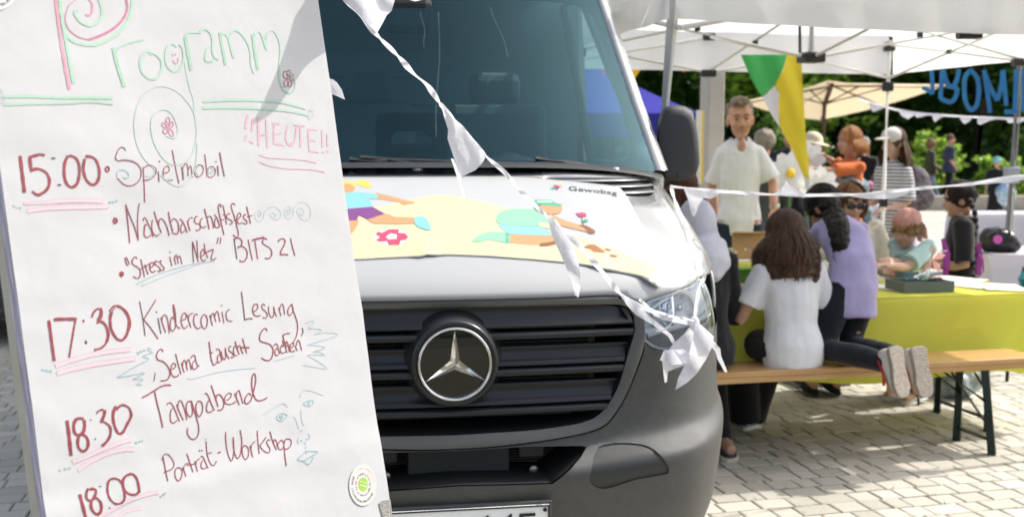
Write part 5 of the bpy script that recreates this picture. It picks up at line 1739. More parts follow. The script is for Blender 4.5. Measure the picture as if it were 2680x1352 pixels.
PIL = mat('grey painted post', (0.46, 0.44, 0.41, 1), 0.55, var=0.12, vscale=4)
px_ = (1787 - 1288) / 2800 * 8.9
pp = thing('square_post', 'thick grey square post behind the standing man', 'post', (px_, 8.9, 0))
box('shaft', (0, 0, 2.1), (0.146, 0.146, 4.2), PIL, pp, R=Matrix.Rotation(0.35, 3, 'Z'), bev=0.012)
box('foot_plate', (0, 0, 0.01), (0.30, 0.30, 0.02), PIL, pp)
nt_ = thing('notice_sheet', 'narrow white notice with yellow edge hanging on the grey post', 'notice', (at(1757, 360, 7.95).x, 7.95, 0))
box('sheet', (0, 0, 1.5), (0.05, 0.004, 0.52), mat('notice white', 'ece8e4', 0.6), nt_, R=Matrix.Rotation(-0.9, 3, 'Z'))
box('edge_stripe', (0.028, 0.0, 1.5), (0.018, 0.006, 0.52), mat('notice yellow', 'f0cf52', 0.6), nt_)
mp_ = thing('steel_pole', 'leaning grey steel pole at the right edge of the picture', 'pole', (at(2536, 560, 9.4).x, 9.4, 0))
MI_ = Matrix.Translation((-at(2536, 560, 9.4).x, -9.4, 0))
GP = mat('galvanised steel', (0.34, 0.35, 0.36, 1), 0.45, metal=0.5, var=0.2, vscale=20)
a = MI_ @ at(2538, 545, 9.4); b = MI_ @ at(2566, 120, 9.4); d = (b - a) / (b.z - a.z)
tube('shaft', [a - d * a.z, b + d * 1.0], 0.034, GP, mp_, seg=10)
tube('side_rail', [a - d * a.z + Vector((.055, .05, 0)), b + d * 1.0 + Vector((.055, .05, 0))], 0.013, mat('rail pale', 'b9bdb0', 0.5), mp_, seg=6)
box('clamp', a + d * 0.35, (0.11, 0.10, 0.14), mat('clamp grey', 'a3a7ad', 0.4), mp_, bev=0.01)

# ================================================================ tall pennant flag
fl = thing('feather_flag', 'tall green, white and yellow pennant flag behind the table', 'flag', (at(2034, 480, 7.7).x, 7.7, 0))
FI = fl.matrix_basis if False else Matrix.Translation((-at(2034, 480, 7.7).x, -7.7, 0))
def cloth_poly(name, zpts, org, scl, Y, m, parent, MI, fold=0.03, sp=0.05, dirv=(1, -0.35), ph=0.0, thick=0.0015):
    dpts = [((org[0] + a / scl) / K, (org[1] + b / scl) / K) for a, b in zpts]
    q = [(p[0] / 1000, p[1] / 1000) for p in dpts]
    vs, fs = tri_region(q, sp=sp)
    V = []
    for v in vs:
        x, y = v.x * 1000, v.y * 1000
        yy = Y + fold * math.sin((x * dirv[0] + y * dirv[1]) * 0.085 + ph)
        V.append(MI @ at(x, y, yy))
    o = mesh(name, V, fs, m, parent, smooth=True)
    return o
FG = translucent('flag green', '4fae63', 0.35); FW = translucent('flag white', 'd6d8e2', 0.35); FY = translucent('flag yellow', 'e3cf45', 0.45)
cloth_poly('green_field', [(870, 330), (1150, 330), (1130, 405), (1075, 512), (1000, 585), (940, 490)], (1560, 0), 2.3, 7.7, FG, fl, FI, sp=0.012)
cloth_poly('white_field', [(1075, 514), (1100, 560), (1095, 640), (1106, 765), (1060, 700), (1002, 588)], (1560, 0), 2.3, 7.7, FW, fl, FI, sp=0.012)
cloth_poly('yellow_field', [(1150, 330), (1232, 330), (1240, 450), (1250, 620), (1262, 800), (1286, 1082), (1250, 1062), (1180, 905), (1108, 766), (1097, 640), (1102, 560), (1078, 512), (1132, 405)], (1560, 0), 2.3, 7.7, FY, fl, FI, sp=0.012)
cloth_poly('flag_tip', [(1250, 1064), (1286, 1084), (1304, 1166), (1272, 1160)], (1560, 0), 2.3, 7.7, FW, fl, FI, sp=0.012)
tube('pole', [FI @ at(2040, 545, 7.74), FI @ at(2022, 340, 7.74), FI @ at(2013, 170, 7.74), FI @ at(2010, -120, 7.74)], 0.011, GJT, fl)
pf = FI @ at(2040, 545, 7.74); tube('pole_foot', [pf, Vector((pf.x + .03, pf.y, 0))], 0.015, GJT, fl)

# ================================================================ hanging cut-out letters (seen from behind)
LB = mat('blue painted card', '1a5f9f', 0.55, var=0.2, vscale=5, col2='2580b4')
def letter(name_l, strokes, w, org=(2200, 160), scl=2.827, Y=8.3):
    c = Vector(strokes[0][0]); pos = at((org[0] + c.x / scl) / K, (org[1] + c.y / scl) / K, Y)
    t = thing('hanging_letter', name_l, 'letter', (pos.x, Y, 0), 0, 'blue letters hung under the gazebo edge')
    M = Matrix.Translation((-pos.x, -Y, 0))
    bm = bmesh.new()
    for si, st_ in enumerate(strokes):
        P = catmull([Vector(p) for p in st_], 14); rings = []
        n = len(P); cl_ = (P[0] - P[-1]).length < 3
        prev = []
        for i, p in enumerate(P):
            d = (P[min(i + 1, n - 1)] - P[max(i - 1, 0)]) if not (cl_ and i in (0, n - 1)) else (P[1] - P[-2])
            d.normalize(); nn = Vector((-d.y, d.x)) * w * 0.62
            ring = []
            for (s, dy) in ((1, 0), (-1, 0), (-1, .012), (1, .012)):
                q = p + nn * s
                ring.append(M @ at((org[0] + q.x / scl) / K, (org[1] + q.y / scl) / K, Y + dy + 0.0008 * si))
            rings.append(ring)
        add_loft(bm, rings, cap=not cl_)
    bmobj('card', bm, LB, t)
    top = min((p for s in strokes for p in s), key=lambda p: p[1])
    a = M @ at((org[0] + top[0] / scl) / K, (org[1] + (top[1] + 4) / scl) / K, Y + .006)
    tube('thread', [a, a + Vector((0, 0, 0.22))], 0.002, GJT, t, seg=4)
letter('blue cut-out letter L, the first of the hanging word from the left', [[(672, 62), (678, 150), (680, 244)], [(604, 196), (640, 212), (682, 238)]], 26)
letter('blue cut-out letter B hanging between the letters L and O', [[(752, 60), (746, 170), (738, 278)], [(738, 274), (780, 296), (822, 306)], [(822, 306), (852, 262), (860, 205), (820, 190), (780, 182)], [(800, 186), (775, 130), (762, 70)], [(836, 192), (862, 130), (876, 60)]], 28)
letter('blue cut-out letter O of the hanging word', [[(965, 70), (925, 110), (915, 200), (925, 300), (965, 362), (1005, 330), (1022, 240), (1012, 130), (965, 70)]], 28)
letter('blue cut-out letter M of the hanging word', [[(1062, 66), (1085, 220), (1106, 384)], [(1064, 80), (1110, 200), (1160, 292)], [(1160, 292), (1190, 180), (1200, 66)], [(1202, 66), (1216, 220), (1226, 330)]], 28)
letter('blue cut-out letter L beside the grey steel pole', [[(1300, 62), (1296, 220), (1290, 372)], [(1212, 374), (1260, 376), (1306, 368)]], 30)
letter('blue cut-out letter E at the very edge of the picture', [[(1352, 62), (1356, 220), (1352, 372)], [(1352, 100), (1400, 100)], [(1352, 368), (1410, 372)]], 30)
# ================================================================ people
def smat(n, c): return mat(n, c, 0.55, var=0.18, vscale=9, subs=0.12, spec=0.35)
SKIN = {'light': smat('skin light', (0.62, 0.38, 0.275, 1)), 'ruddy': smat('skin ruddy', (0.60, 0.335, 0.235, 1)), 'tan': smat('skin tan', (0.45, 0.255, 0.165, 1)), 'olive': smat('skin olive', (0.50, 0.30, 0.20, 1))}
CLOUD = bpy.data.textures.new('cloth folds', 'CLOUDS'); CLOUD.noise_scale = 0.16; CLOUD.noise_depth = 1
CLOUD2 = bpy.data.textures.new('hair strands', 'CLOUDS'); CLOUD2.noise_scale = 0.035; CLOUD2.noise_depth = 3
def fabric(n, c, var=0.12, t=None, **kw): return mat(n, c, 0.85, var=var, vscale=14, spec=0.2, bump=1.5, bscale=7, stretch=(1, 1, .65), sheen=0.15, **kw)
def hairm(n, c, c2=None): return mat(n, c, 0.42, var=0.55, vscale=14, col2=c2, bump=1.0, bscale=45, stretch=(6, 6, 0.7), spec=0.22)
def remesh(o, vox, sm=4, disp=0.0, tex=None):
    r_ = o.modifiers.new('join', 'REMESH'); r_.mode = 'VOXEL'; r_.voxel_size = vox; r_.use_smooth_shade = True
    if sm: s = o.modifiers.new('soften', 'SMOOTH'); s.iterations = sm; s.factor = 0.5
    if disp:
        d = o.modifiers.new('folds', 'DISPLACE'); d.texture = tex or CLOUD; d.strength = disp; d.mid_level = 0.5; d.texture_coords = 'GLOBAL'
    return o
def ell_ring(c, ax, ay, rx, ry, n=18):
    return [c + ax * (rx * math.cos(2 * math.pi * k / n)) + ay * (ry * math.sin(2 * math.pi * k / n)) for k in range(n)]
def person(label, loc, rotz, h, pose=None, skin='light', hs=None, girth=1.0, vox=0.011, shirt=None, sleeve=0.45, shirt_len=0.0, trousers=None, leg_to=1.0, flare=0.0,
           shoes=None, group=None, fingers=True, shirt_loose=1.0, skirt=None, face=True, shirt_name='shirt', width=1.0):
    t = thing('person', label, 'person', loc, rotz, group)
    V3 = Vector
    J = dict(hip=V3((0, 0, .53)), waist=V3((0, 0, .61)), chest=V3((0, 0, .73)), neck=V3((0, .008, .848)), head=V3((0, -.012, .935)),
             sh=[V3((.100, 0, .795)), V3((-.100, 0, .795))], el=[V3((.135, .02, .64)), V3((-.135, .02, .64))], ha=[V3((.145, -.03, .49)), V3((-.145, -.03, .49))],
             hj=[V3((.052, 0, .51)), V3((-.052, 0, .51))], kn=[V3((.058, -.008, .28)), V3((-.058, -.008, .28))], an=[V3((.058, .012, .045)), V3((-.058, .012, .045))],
             foot=[V3((.012, -1, -.12)), V3((-.012, -1, -.12))])
    for k, v in J.items(): J[k] = [q * h if k != 'foot' else q for q in v] if isinstance(v, list) else v * h
    hd = dict(yaw=0, pitch=0, roll=0); hd.update((pose or {}).pop('headrot', {}))
    for k, v in (pose or {}).items():
        if isinstance(v, list):
            for i, q in enumerate(v):
                if q is not None: J[k][i] = V3(q)
        else: J[k] = V3(v)
    hs = hs or 0.128 * h
    if 'chest' not in (pose or {}) and 'neck' in (pose or {}):
        J['chest'] = J['hip'].lerp(J['neck'], 0.66); J['waist'] = J['hip'].lerp(J['neck'], 0.27)
    sk = SKIN[skin]
    side = (J['sh'][0] - J['sh'][1]).normalized()
    def torso_rings(g, ext, lo=0.0, top=True, low_flare=0.0):
        spine = [J['hip'] - (J['waist'] - J['hip']) * (0.45 + lo), J['hip'], J['waist'], J['chest'], J['chest'].lerp(J['neck'], .62), J['chest'].lerp(J['neck'], .92)]
        rad = [(.080 + low_flare, .056 + low_flare * .8), (.092 + low_flare * .7, .062 + low_flare * .5), (.078, .056), (.092, .062), (.100, .050), (.052, .036)]
        R_ = []
        for i, c in enumerate(spine):
            d = (spine[min(i + 1, 5)] - spine[max(i - 1, 0)]).normalized()
            ax = (side - d * side.dot(d)).normalized(); ay = d.cross(ax)
            R_.append(ell_ring(c, ax, ay, rad[i][0] * h * g * width + ext, rad[i][1] * h * g + ext))
        return R_ if top else R_[:3]
    # ---- body
    bm = bmesh.new()
    add_loft(bm, torso_rings(girth, 0))
    Rh = (Matrix.Rotation(hd['yaw'], 3, 'Z') @ Matrix.Rotation(hd['pitch'], 3, 'X') @ Matrix.Rotation(hd['roll'], 3, 'Y'))
    H = J['head']; s = hs / 0.24
    def hp(x, y, z): return H + Rh @ V3((x * s, y * s, z * s))
    add_tube(bm, [J['chest'].lerp(J['neck'], .7), J['neck'].lerp(H, .35), hp(0, .02, -.03)], [.038 * h, .030 * h, .05 * s], 12)
    add_ellipsoid(bm, hp(0, .012, .025), (.074 * s, .094 * s, .095 * s), Rh, 24, 16)
    add_ellipsoid(bm, hp(0, -.028, -.040), (.058 * s, .060 * s, .078 * s), Rh, 20, 14)
    add_ellipsoid(bm, hp(0, -.068, -.092), (.024 * s, .020 * s, .020 * s), Rh, 12, 8)
    for k in (1, -1):
        add_ellipsoid(bm, hp(.040 * k, -.062, -.030), (.022 * s, .022 * s, .024 * s), Rh, 12, 8)
        add_ellipsoid(bm, hp(.076 * k, .012, -.015), (.011 * s, .022 * s, .034 * s), Rh, 12, 8)
    add_tube(bm, [hp(0, -.078, .022), hp(0, -.096, -.012), hp(0, -.108, -.030)], [.008 * s, .012 * s, .016 * s], 8)
    add_ellipsoid(bm, hp(0, -.072, .040), (.050 * s, .014 * s, .012 * s), Rh, 12, 8)
    for i in (0, 1):
        sh, el, ha = J['sh'][i], J['el'][i], J['ha'][i]
        add_ellipsoid(bm, sh, (.032 * h * girth,) * 3)
        add_tube(bm, [J['chest'].lerp(J['neck'], .75), sh, sh.lerp(el, .4), el, el.lerp(ha, .3), ha], [.034 * h, .031 * h * girth, .027 * h * girth, .0215 * h * girth, .023 * h * girth, .0155 * h * girth], 12)
        # hand: palm, four fingers and a thumb that leaves the side of the palm
        fd = (ha - el).normalized(); hl_ = hs * 0.78
        ups = V3((0, 0, 1)) if abs(fd.z) < .8 else V3((0, -1, 0))
        wd = fd.cross(ups).normalized(); nn = wd.cross(fd).normalized()
        pc_ = ha + fd * hl_ * .28
        Rp = Matrix((wd, fd, nn)).transposed()
        add_ellipsoid(bm, pc_, (.20 * hl_, .33 * hl_, .095 * hl_), Rp, 14, 10)
        if fingers:
            for q, (off, ln) in enumerate(((-.155, .40), (-.05, .46), (.055, .43), (.15, .33))):
                b0 = ha + fd * hl_ * .42 + wd * off * hl_
                b1 = b0 + (fd + nn * -.25).normalized() * ln * hl_ * .5 + wd * off * hl_ * .25
                b2 = b1 + (fd * .8 - nn * .8).normalized() * ln * hl_ * .5
                add_tube(bm, [b0 - fd * .15 * hl_, b0, b1, b2], [.05 * hl_, .052 * hl_, .046 * hl_, .038 * hl_], 8)
            sgn = -1 if i == 0 else 1
            th0 = ha + fd * hl_ * .16 + wd * .15 * hl_ * sgn; th1 = th0 + (fd * .5 + wd * sgn).normalized() * .20 * hl_; th2 = th1 + (fd + wd * sgn * .3).normalized() * .20 * hl_
            add_tube(bm, [ha + fd * .1 * hl_, th0, th1, th2], [.07 * hl_, .065 * hl_, .055 * hl_, .045 * hl_], 8)
        hj, kn, an = J['hj'][i], J['kn'][i], J['an'][i]
        add_tube(bm, [hj + V3((0, 0, .02 * h)), hj, hj.lerp(kn, .5), kn, kn.lerp(an, .35), an], [.050 * h, .054 * h * girth, .045 * h * girth, .034 * h, .032 * h, .021 * h], 14)
        f = J['foot'][i].normalized()
        add_tube(bm, [an - f * .015 * h, an + f * .05 * h, an + f * .10 * h], [.024 * h, .024 * h, .018 * h], 10)
    body = bmobj('body', bm, sk, t)
    remesh(body, vox, 3)
    # ---- clothing
    if shirt:
        bm = bmesh.new()
        ex = .008 + .006 * shirt_loose
        add_loft(bm, torso_rings(girth, ex, shirt_len, low_flare=.006 * shirt_loose + .02 * (shirt_loose > 1.6)))
        for i in (0, 1):
            sh, el, ha = J['sh'][i], J['el'][i], J['ha'][i]
            add_ellipsoid(bm, sh, (.033 * h * girth + ex * .5,) * 3)
            r0 = .031 * h * girth + ex
            if sleeve <= 0.5:
                end = sh.lerp(el, sleeve * 2)
                add_tube(bm, [J['chest'].lerp(J['neck'], .8), sh, sh.lerp(end, .5), end], [.036 * h, r0, r0 * (1 + .02 * shirt_loose), r0 * (1.0 + .10 * shirt_loose)], 14)
            else:
                end = el.lerp(ha, (sleeve - .5) * 2)
                add_tube(bm, [J['chest'].lerp(J['neck'], .8), sh, sh.lerp(el, .5), el, end], [.036 * h, r0, r0 * .92, r0 * .85, r0 * .70], 14)
        so = bmobj(shirt_name, bm, shirt, t)
        remesh(so, vox * .95, 4, 0.024 * min(shirt_loose, 1.6) * h / 1.7)
    if trousers:
        bm = bmesh.new()
        add_loft(bm, torso_rings(girth, .006, 0.1, top=False))
        for i in (0, 1):
            hj, kn, an = J['hj'][i], J['kn'][i], J['an'][i]
            e = kn.lerp(an, leg_to)
            add_tube(bm, [J['hip'].lerp(hj, .5) + V3((0, 0, .01)), hj, hj.lerp(kn, .5), kn, kn.lerp(e, .5), e], [.060 * h, .060 * h * girth, .052 * h * girth + .004, .041 * h + .004 + flare * .3, .036 * h + .006 + flare * .7, .030 * h + .006 + flare], 14)
        remesh(bmobj('trousers', bm, trousers, t), vox, 2, 0.012)
    if skirt:
        bm = bmesh.new()
        a, b = J['hip'], (J['an'][0] + J['an'][1]) / 2
        rr = [(.10, 0), (.115, .25), (.12, .6), (.135, .92)]
        add_loft(bm, [ell_ring(a.lerp(b, q[1]) + V3((0, 0, .03 * h)), side, V3((0, -1, 0)), q[0] * h, q[0] * h * .85, 24) for q in rr])
        remesh(bmobj('skirt', bm, skirt, t), vox, 2, 0.03)
    if shoes:
        for i in (0, 1):
            an = J['an'][i]; f = J['foot'][i].normalized(); dn = (J['an'][i] - J['kn'][i]).normalized(); dn = (dn - f * dn.dot(f)).normalized(); sd = f.cross(dn)
            L_ = .155 * h
            bm = bmesh.new(); rings = []
            for (u, wd_, lo, hi) in ((-.30, .7, -.018, .02), (-.24, 1, -.030, .045), (-.05, 1.02, -.033, .050), (.18, .98, -.033, .018), (.42, 1.05, -.033, -.002), (.62, .85, -.031, -.012), (.70, .45, -.026, -.018)):
                c = an + f * u * L_; hw = .030 * h * wd_
                rings.append([c + sd * (hw * math.cos(a)) - dn * ((lo + hi) / 2 * h / 1.25 + (hi - lo) / 2 * h / 1.25 * math.sin(a)) for a in [2 * math.pi * k / 14 for k in range(14)]])
            add_loft(bm, rings)
            so = bmobj('shoe', bm, shoes[0], t, smooth=True)
            sb = so.modifiers.new('round', 'SUBSURF'); sb.levels = 1; sb.render_levels = 1
            bm = bmesh.new(); rings = []
            for (u, wd_) in ((-.31, .6), (-.25, 1.02), (-.05, .95), (.15, .90), (.42, 1.1), (.62, .9), (.71, .5)):
                c = an + f * u * L_ + dn * .030 * h; hw = .031 * h * wd_
                rings.append([c + sd * hw + dn * .004 * h, c - sd * hw + dn * .004 * h, c - sd * hw - dn * .010 * h, c + sd * hw - dn * .010 * h][::-1])
            add_loft(bm, rings)
            bevel(bmobj('sole', bm, shoes[1], so), 0.004)
    if face:
        for k in (1, -1):
            bm = bmesh.new(); add_ellipsoid(bm, hp(.030 * k, -.078, .012), (.0125 * s, .007 * s, .0045 * s), Rh, 12, 8)
            e = bmobj('eye', bm, mat('eye white', '9a8478', 0.3), t, smooth=True)  # skin-brown colour stands in for shade over the narrowed eyes
            bm = bmesh.new(); add_ellipsoid(bm, hp(.030 * k, -.083, .012), (.0075 * s, .003 * s, .0045 * s), Rh, 8, 6)
            bmobj('iris', bm, mat('iris dark', (0.02, 0.015, 0.012, 1), 0.2), e, smooth=True)
            tube('eyebrow', [hp(.016 * k, -.090, .030), hp(.030 * k, -.090, .036), hp(.046 * k, -.080, .031)], .0035 * s, mat('brow', (0.09, 0.06, 0.04, 1), 0.8), t, seg=6)
        tube('mouth', [hp(-.024, -.086, -.062), hp(-.008, -.095, -.060), hp(.008, -.095, -.060), hp(.024, -.086, -.062)], .0036 * s, mat('lips', (0.38, 0.15, 0.12, 1), 0.45), t, seg=6)
    t['_'] = 0; del t['_']
    return t, J, Rh, s, hp
def hair(t, name, m, parts, vox=0.008, disp=0.02, sm=2):
    """parts: callables adding closed shapes to a bmesh"""
    bm = bmesh.new()
    for p in parts: p(bm)
    return remesh(bmobj(name, bm, m, t), vox, sm, disp, CLOUD2)
def cap_(hp, Rh, s, dx=0, dy=.022, dz=.034, r=(.082, .094, .098)):
    return lambda bm: add_ellipsoid(bm, hp(dx, dy, dz), tuple(v * s for v in r), Rh, 24, 16)
def lock(pts, rad, flat=1.0): return lambda bm: add_tube(bm, pts, rad, 12, flat=flat)
def strands(t, m, hp, s, n, length, seed=1, w=.0035, spread=1.0, face=1.0, wave=.012, R=(.098, .112, .112), c=(0, .018, .026), tilt=.06, jit=.25, name='hair_strands'):
    """loose hair: thin flat strands from the crown, over the head, then hanging down"""
    r_ = random.Random(seed); V = []; F = []
    for k in range(n):
        a = r_.uniform(-1, 1); phi = a * (math.pi - face)        # 0 = back of the head
        L_ = length * (1 - .35 * abs(a) ** 2) * r_.uniform(1 - jit, 1.05)
        ph = r_.uniform(0, 6.28); rr = r_.uniform(.96, 1.06); pts = []
        th0 = r_.uniform(.10, .7)
        for i in range(6):
            th = th0 + (math.pi / 2 - th0 + .1) * i / 5
            pts.append(Vector(hp(c[0] + R[0] * rr * math.sin(th) * math.sin(phi), c[1] + R[1] * rr * math.sin(th) * math.cos(phi), c[2] + R[2] * rr * math.cos(th))))
        o = (pts[-1] - Vector(hp(0, c[1], 0))); o.z = 0; o = o.normalized() if o.length > 1e-5 else Vector((0, 1, 0))
        p = pts[-1].copy(); nseg = 6
        for i in range(1, nseg + 1):
            u = i / nseg
            q = p + Vector((0, 0, -L_ * s * u)) + o * (tilt * s * math.sin(u * 2.2) * spread) + Vector((math.sin(ph + u * 7), math.cos(ph * 1.7 + u * 6), 0)) * wave * u
            pts.append(q)
        N_ = len(pts); s0 = len(V)
        for i, q in enumerate(pts):
            d = (pts[min(i + 1, N_ - 1)] - pts[max(i - 1, 0)]).normalized()
            sd = d.cross(o); sd = sd.normalized() if sd.length > 1e-4 else Vector((1, 0, 0))
            ww = w * (1 if i < N_ - 2 else .45)
            V += [q + sd * ww, q - sd * ww]
        for i in range(N_ - 1): F.append((s0 + 2 * i, s0 + 2 * i + 1, s0 + 2 * i + 3, s0 + 2 * i + 2))
    o_ = mesh(name, V, F, m, t); o_['kind'] = 'stuff'
    return o_
def inv(t, p):
    M = Matrix.Translation(t.location) @ t.rotation_euler.to_matrix().to_4x4()
    return M.inverted() @ Vector(p)
def local(loc, rotz):
    M = (Matrix.Translation(Vector(loc)) @ Matrix.Rotation(rotz, 4, 'Z')).inverted()
    return lambda p: M @ Vector(p)
BLACKF = fabric('black cloth', (0.008, 0.008, 0.010, 1), 0.3)
DENIM = fabric('dark blue denim', (0.018, 0.036, 0.062, 1), 0.35)
JEANS = fabric('blue denim', (0.07, 0.11, 0.19, 1), 0.3)
WHITEF = fabric('white jersey', (0.70, 0.70, 0.715, 1), 0.04)

# 1 --- man in a white polo shirt
loc = (at(1862, 400, 8.15).x, 8.15, 0); hgt = 1.84; W1 = local(loc, 0.0)
el_r = W1(at(1950, 462, 8.12)); wr = W1(at(1947, 528, 8.02))
POLO = fabric('white polo cloth', (0.76, 0.78, 0.82, 1), 0.05)
man, J, Rh, s, hp = person('man in white polo shirt with short grey hair and a wristwatch, standing behind the tables', loc, 0.0, hgt,
    dict(headrot=dict(yaw=-0.08, pitch=0.18, roll=-0.05), head=(-.012, -.03, 1.705), sh=[(.128, 0, 1.455), (-.122, 0, 1.455)], el=[tuple(W1(at(1945, 462, 8.12))), (-.19, .08, 1.20)], ha=[tuple(wr), (-.14, .18, .95)]),
    skin='ruddy', hs=.285, girth=.86, vox=0.009, shirt=POLO, sleeve=.42, shirt_len=.35, trousers=DENIM, shoes=(mat('brown leather', (.05, .025, .015, 1), .5), BLACKF), width=.98)
GREYH = hairm('grey hair', (0.42, 0.36, 0.28, 1), (0.20, 0.165, 0.12, 1))
hair(man, 'hair', GREYH, [cap_(hp, Rh, s, 0, .030, .044, (.080, .090, .088)), lock([hp(-.05, -.050, .098), hp(-.01, -.062, .118), hp(.04, -.055, .102)], [.022 * s, .030 * s, .024 * s])], 0.007, 0.045)
tube('collar', [hp(-.052, .03, -.125), hp(-.062, -.03, -.15), hp(-.045, -.075, -.19), hp(-.02, -.09, -.215)], [.014, .022, .024, .010], POLO, man, flat=.5)
tube('collar', [hp(.052, .03, -.125), hp(.062, -.03, -.15), hp(.048, -.075, -.185), hp(.022, -.09, -.21)], [.014, .022, .024, .010], POLO, man, flat=.5)
bm = bmesh.new(); add_ellipsoid(bm, hp(0, -.066, -.158), (.030, .018, .050)); bmobj('open_neck', bm, SKIN['ruddy'], man, smooth=True)
wv = (J['ha'][0] - J['el'][0]).normalized()
wat = tube('wristwatch', [J['ha'][0] - wv * .045, J['ha'][0] - wv * .022], .033, mat('watch steel', (.6, .6, .58, 1), .2, metal=.9), man, seg=16)
bm = bmesh.new(); add_ellipsoid(bm, J['ha'][0] - wv * .033 + Vector((.022, -.026, 0)), (.016, .012, .018)); bmobj('dial', bm, mat('dial', (.7, .7, .7, 1), .15), wat, smooth=True)
pw = at(1960, 598, 7.92)
hpaper = thing('paper_plate', 'white paper plate held low by the man in the white polo', 'paper plate', tuple(pw))
bm = bmesh.new(); bmesh.ops.create_cone(bm, cap_ends=True, segments=28, radius1=.065, radius2=.075, depth=.006, matrix=Matrix.Rotation(1.25, 4, 'X') @ Matrix.Rotation(.3, 4, 'Y'))
bevel(bmobj('disc', bm, translucent('thin paper', 'e8e8ec', .3), hpaper), .002)

# 4 --- girl in the white T-shirt on the bench
loc = (1.338, 5.238, 0); rz = math.pi + AU; W = local(loc, rz)
g4, J, Rh, s, hp = person('girl in white T-shirt with long brown hair, seated on the near bench seen from behind', loc, rz, 1.42,
    dict(hip=(0, .0, .56), neck=(0, -.055, .98), head=(0, -.10, 1.075), sh=[(.140, -.055, .900), (-.145, -.055, .900)], el=[(.235, -.085, .675), (-.235, -.085, .665)], ha=[(.12, -.33, .775), (-.10, -.34, .775)],
         hj=[(.075, 0, .545), (-.075, 0, .545)], kn=[(.10, -.36, .53), (-.09, -.37, .53)], an=[(.03, -.44, .10), (-.03, -.50, .09)], headrot=dict(pitch=.35)),
    skin='tan', hs=.215, girth=1.02, vox=.009, shirt=WHITEF, sleeve=.33, shirt_len=.55, shirt_loose=1.3, trousers=fabric('black trousers', (.006, .006, .007, 1), .2), flare=.035,
    shoes=(mat('white leather', (.62, .60, .57, 1), .5), mat('white sole', (.6, .58, .54, 1), .6)), face=False, width=1.0)
BRH = hairm('long brown hair', (0.115, 0.060, 0.036, 1), (0.045, 0.023, 0.015, 1))
hair(g4, 'hair', BRH, [cap_(hp, Rh, s, 0, .020, .028, (.092, .106, .108)),
     lock([hp(0, .035, .05), hp(0, .070, -.03), hp(0, .075, -.14), hp(-.01, .065, -.24)], [.085 * s, .105 * s, .128 * s, .105 * s], .60),
     lock([hp(-.05, .0, .03), hp(-.09, .03, -.08), hp(-.105, .05, -.20), hp(-.10, .055, -.275)], [.05 * s, .052 * s, .050 * s, .022 * s], .8),
     lock([hp(.05, .0, .03), hp(.09, .03, -.08), hp(.11, .05, -.20), hp(.115, .055, -.255)], [.05 * s, .052 * s, .050 * s, .022 * s], .8)], .0065, .022)

strands(g4, BRH, hp, s, 900, .275, 3, w=.0030, face=.9, wave=.014, R=(.100, .116, .116), tilt=.07)

# 3 --- child in the lilac T-shirt kneeling on the bench
loc = (1.60, 5.36, 0); rz = math.radians(204.7); W = local(loc, rz)
hipw = Vector((1.655, 5.38, .83)); nk = Vector((1.655, 5.62, 1.115)); hdw = Vector((1.600, 5.72, 1.185))
sd = Vector((.91, .42, 0))
kn = [W((1.50, 5.30, .535)), W((1.66, 5.40, .535))]; an = [W((1.70, 4.935, .535)), W((1.83, 5.00, .525))]
def dW(v): return tuple(W(Vector(loc) + Vector(v)))
LIL = fabric('lilac jersey', (0.40, 0.355, 0.56, 1), 0.08)
g3, J, Rh, s, hp = person('girl in lilac T-shirt with dark curly ponytail, kneeling on the bench', loc, rz, 1.46,
    dict(hip=tuple(W(hipw)), waist=tuple(W((1.655, 5.395, .95))), chest=tuple(W((1.655, 5.51, 1.04))), neck=tuple(W(nk)), head=tuple(W(hdw)), sh=[tuple(W(nk - sd * .125 + Vector((0, 0, -.035)))), tuple(W(nk + sd * .125 + Vector((0, -.01, -.035))))],
         el=[tuple(W((1.47, 5.74, .90))), tuple(W((1.80, 5.80, .90)))], ha=[tuple(W((1.52, 5.85, .78))), tuple(W((1.76, 5.95, .78)))],
         hj=[tuple(W(hipw - sd * .07)), tuple(W(hipw + sd * .07))], kn=kn, an=an, foot=[dW((.10, -.30, -1)), dW((.14, -.20, -1))], headrot=dict(pitch=.75, yaw=.25)),
    skin='olive', hs=.22, girth=.86, vox=.009, shirt=LIL, sleeve=.40, shirt_len=.85, shirt_loose=1.5, trousers=fabric('black leggings', (.012, .014, .019, 1), .3), flare=-.004,
    shoes=(mat('cream trainer', (.58, .54, .49, 1), .55, var=.1, vscale=20), mat('grey beige sole', (.38, .33, .27, 1), .7, var=.3, vscale=60, bump=.8, bscale=140)), face=False)
DKH = hairm('dark brown hair', (0.028, 0.017, 0.014, 1), (0.010, 0.007, 0.006, 1))
hw = lambda x, y, Y: W(at(x, y, Y))
r8 = random.Random(4)
curls = [lock([hw(2080, 515, 5.66), hw(2100, 545, 5.52), hw(2112, 580, 5.42), hw(2114, 620, 5.37), hw(2116, 660, 5.35)], [.050, .056, .052, .042, .018])]
for k in range(0):
    x = 2090 + r8.uniform(-8, 22); curls.append(lock([hw(x, 540 + k * 8, 5.50), hw(x + 10, 560 + k * 8, 5.46), hw(x + r8.uniform(-6, 10), 582 + k * 8, 5.45)], [.014, .022, .012]))
hair(g3, 'hair', DKH, [cap_(hp, Rh, s, 0, .018, .025, (.088, .104, .104)), lock([hp(0, .06, .06), hw(2088, 505, 5.68)], [.05, .045])] + curls, .0065, .03)
r8b = random.Random(14); V = []; F = []
base_curl = [hw(2080, 515, 5.66), hw(2100, 545, 5.52), hw(2112, 580, 5.42), hw(2114, 620, 5.37), hw(2116, 655, 5.35)]
cc = catmull(base_curl, .02)
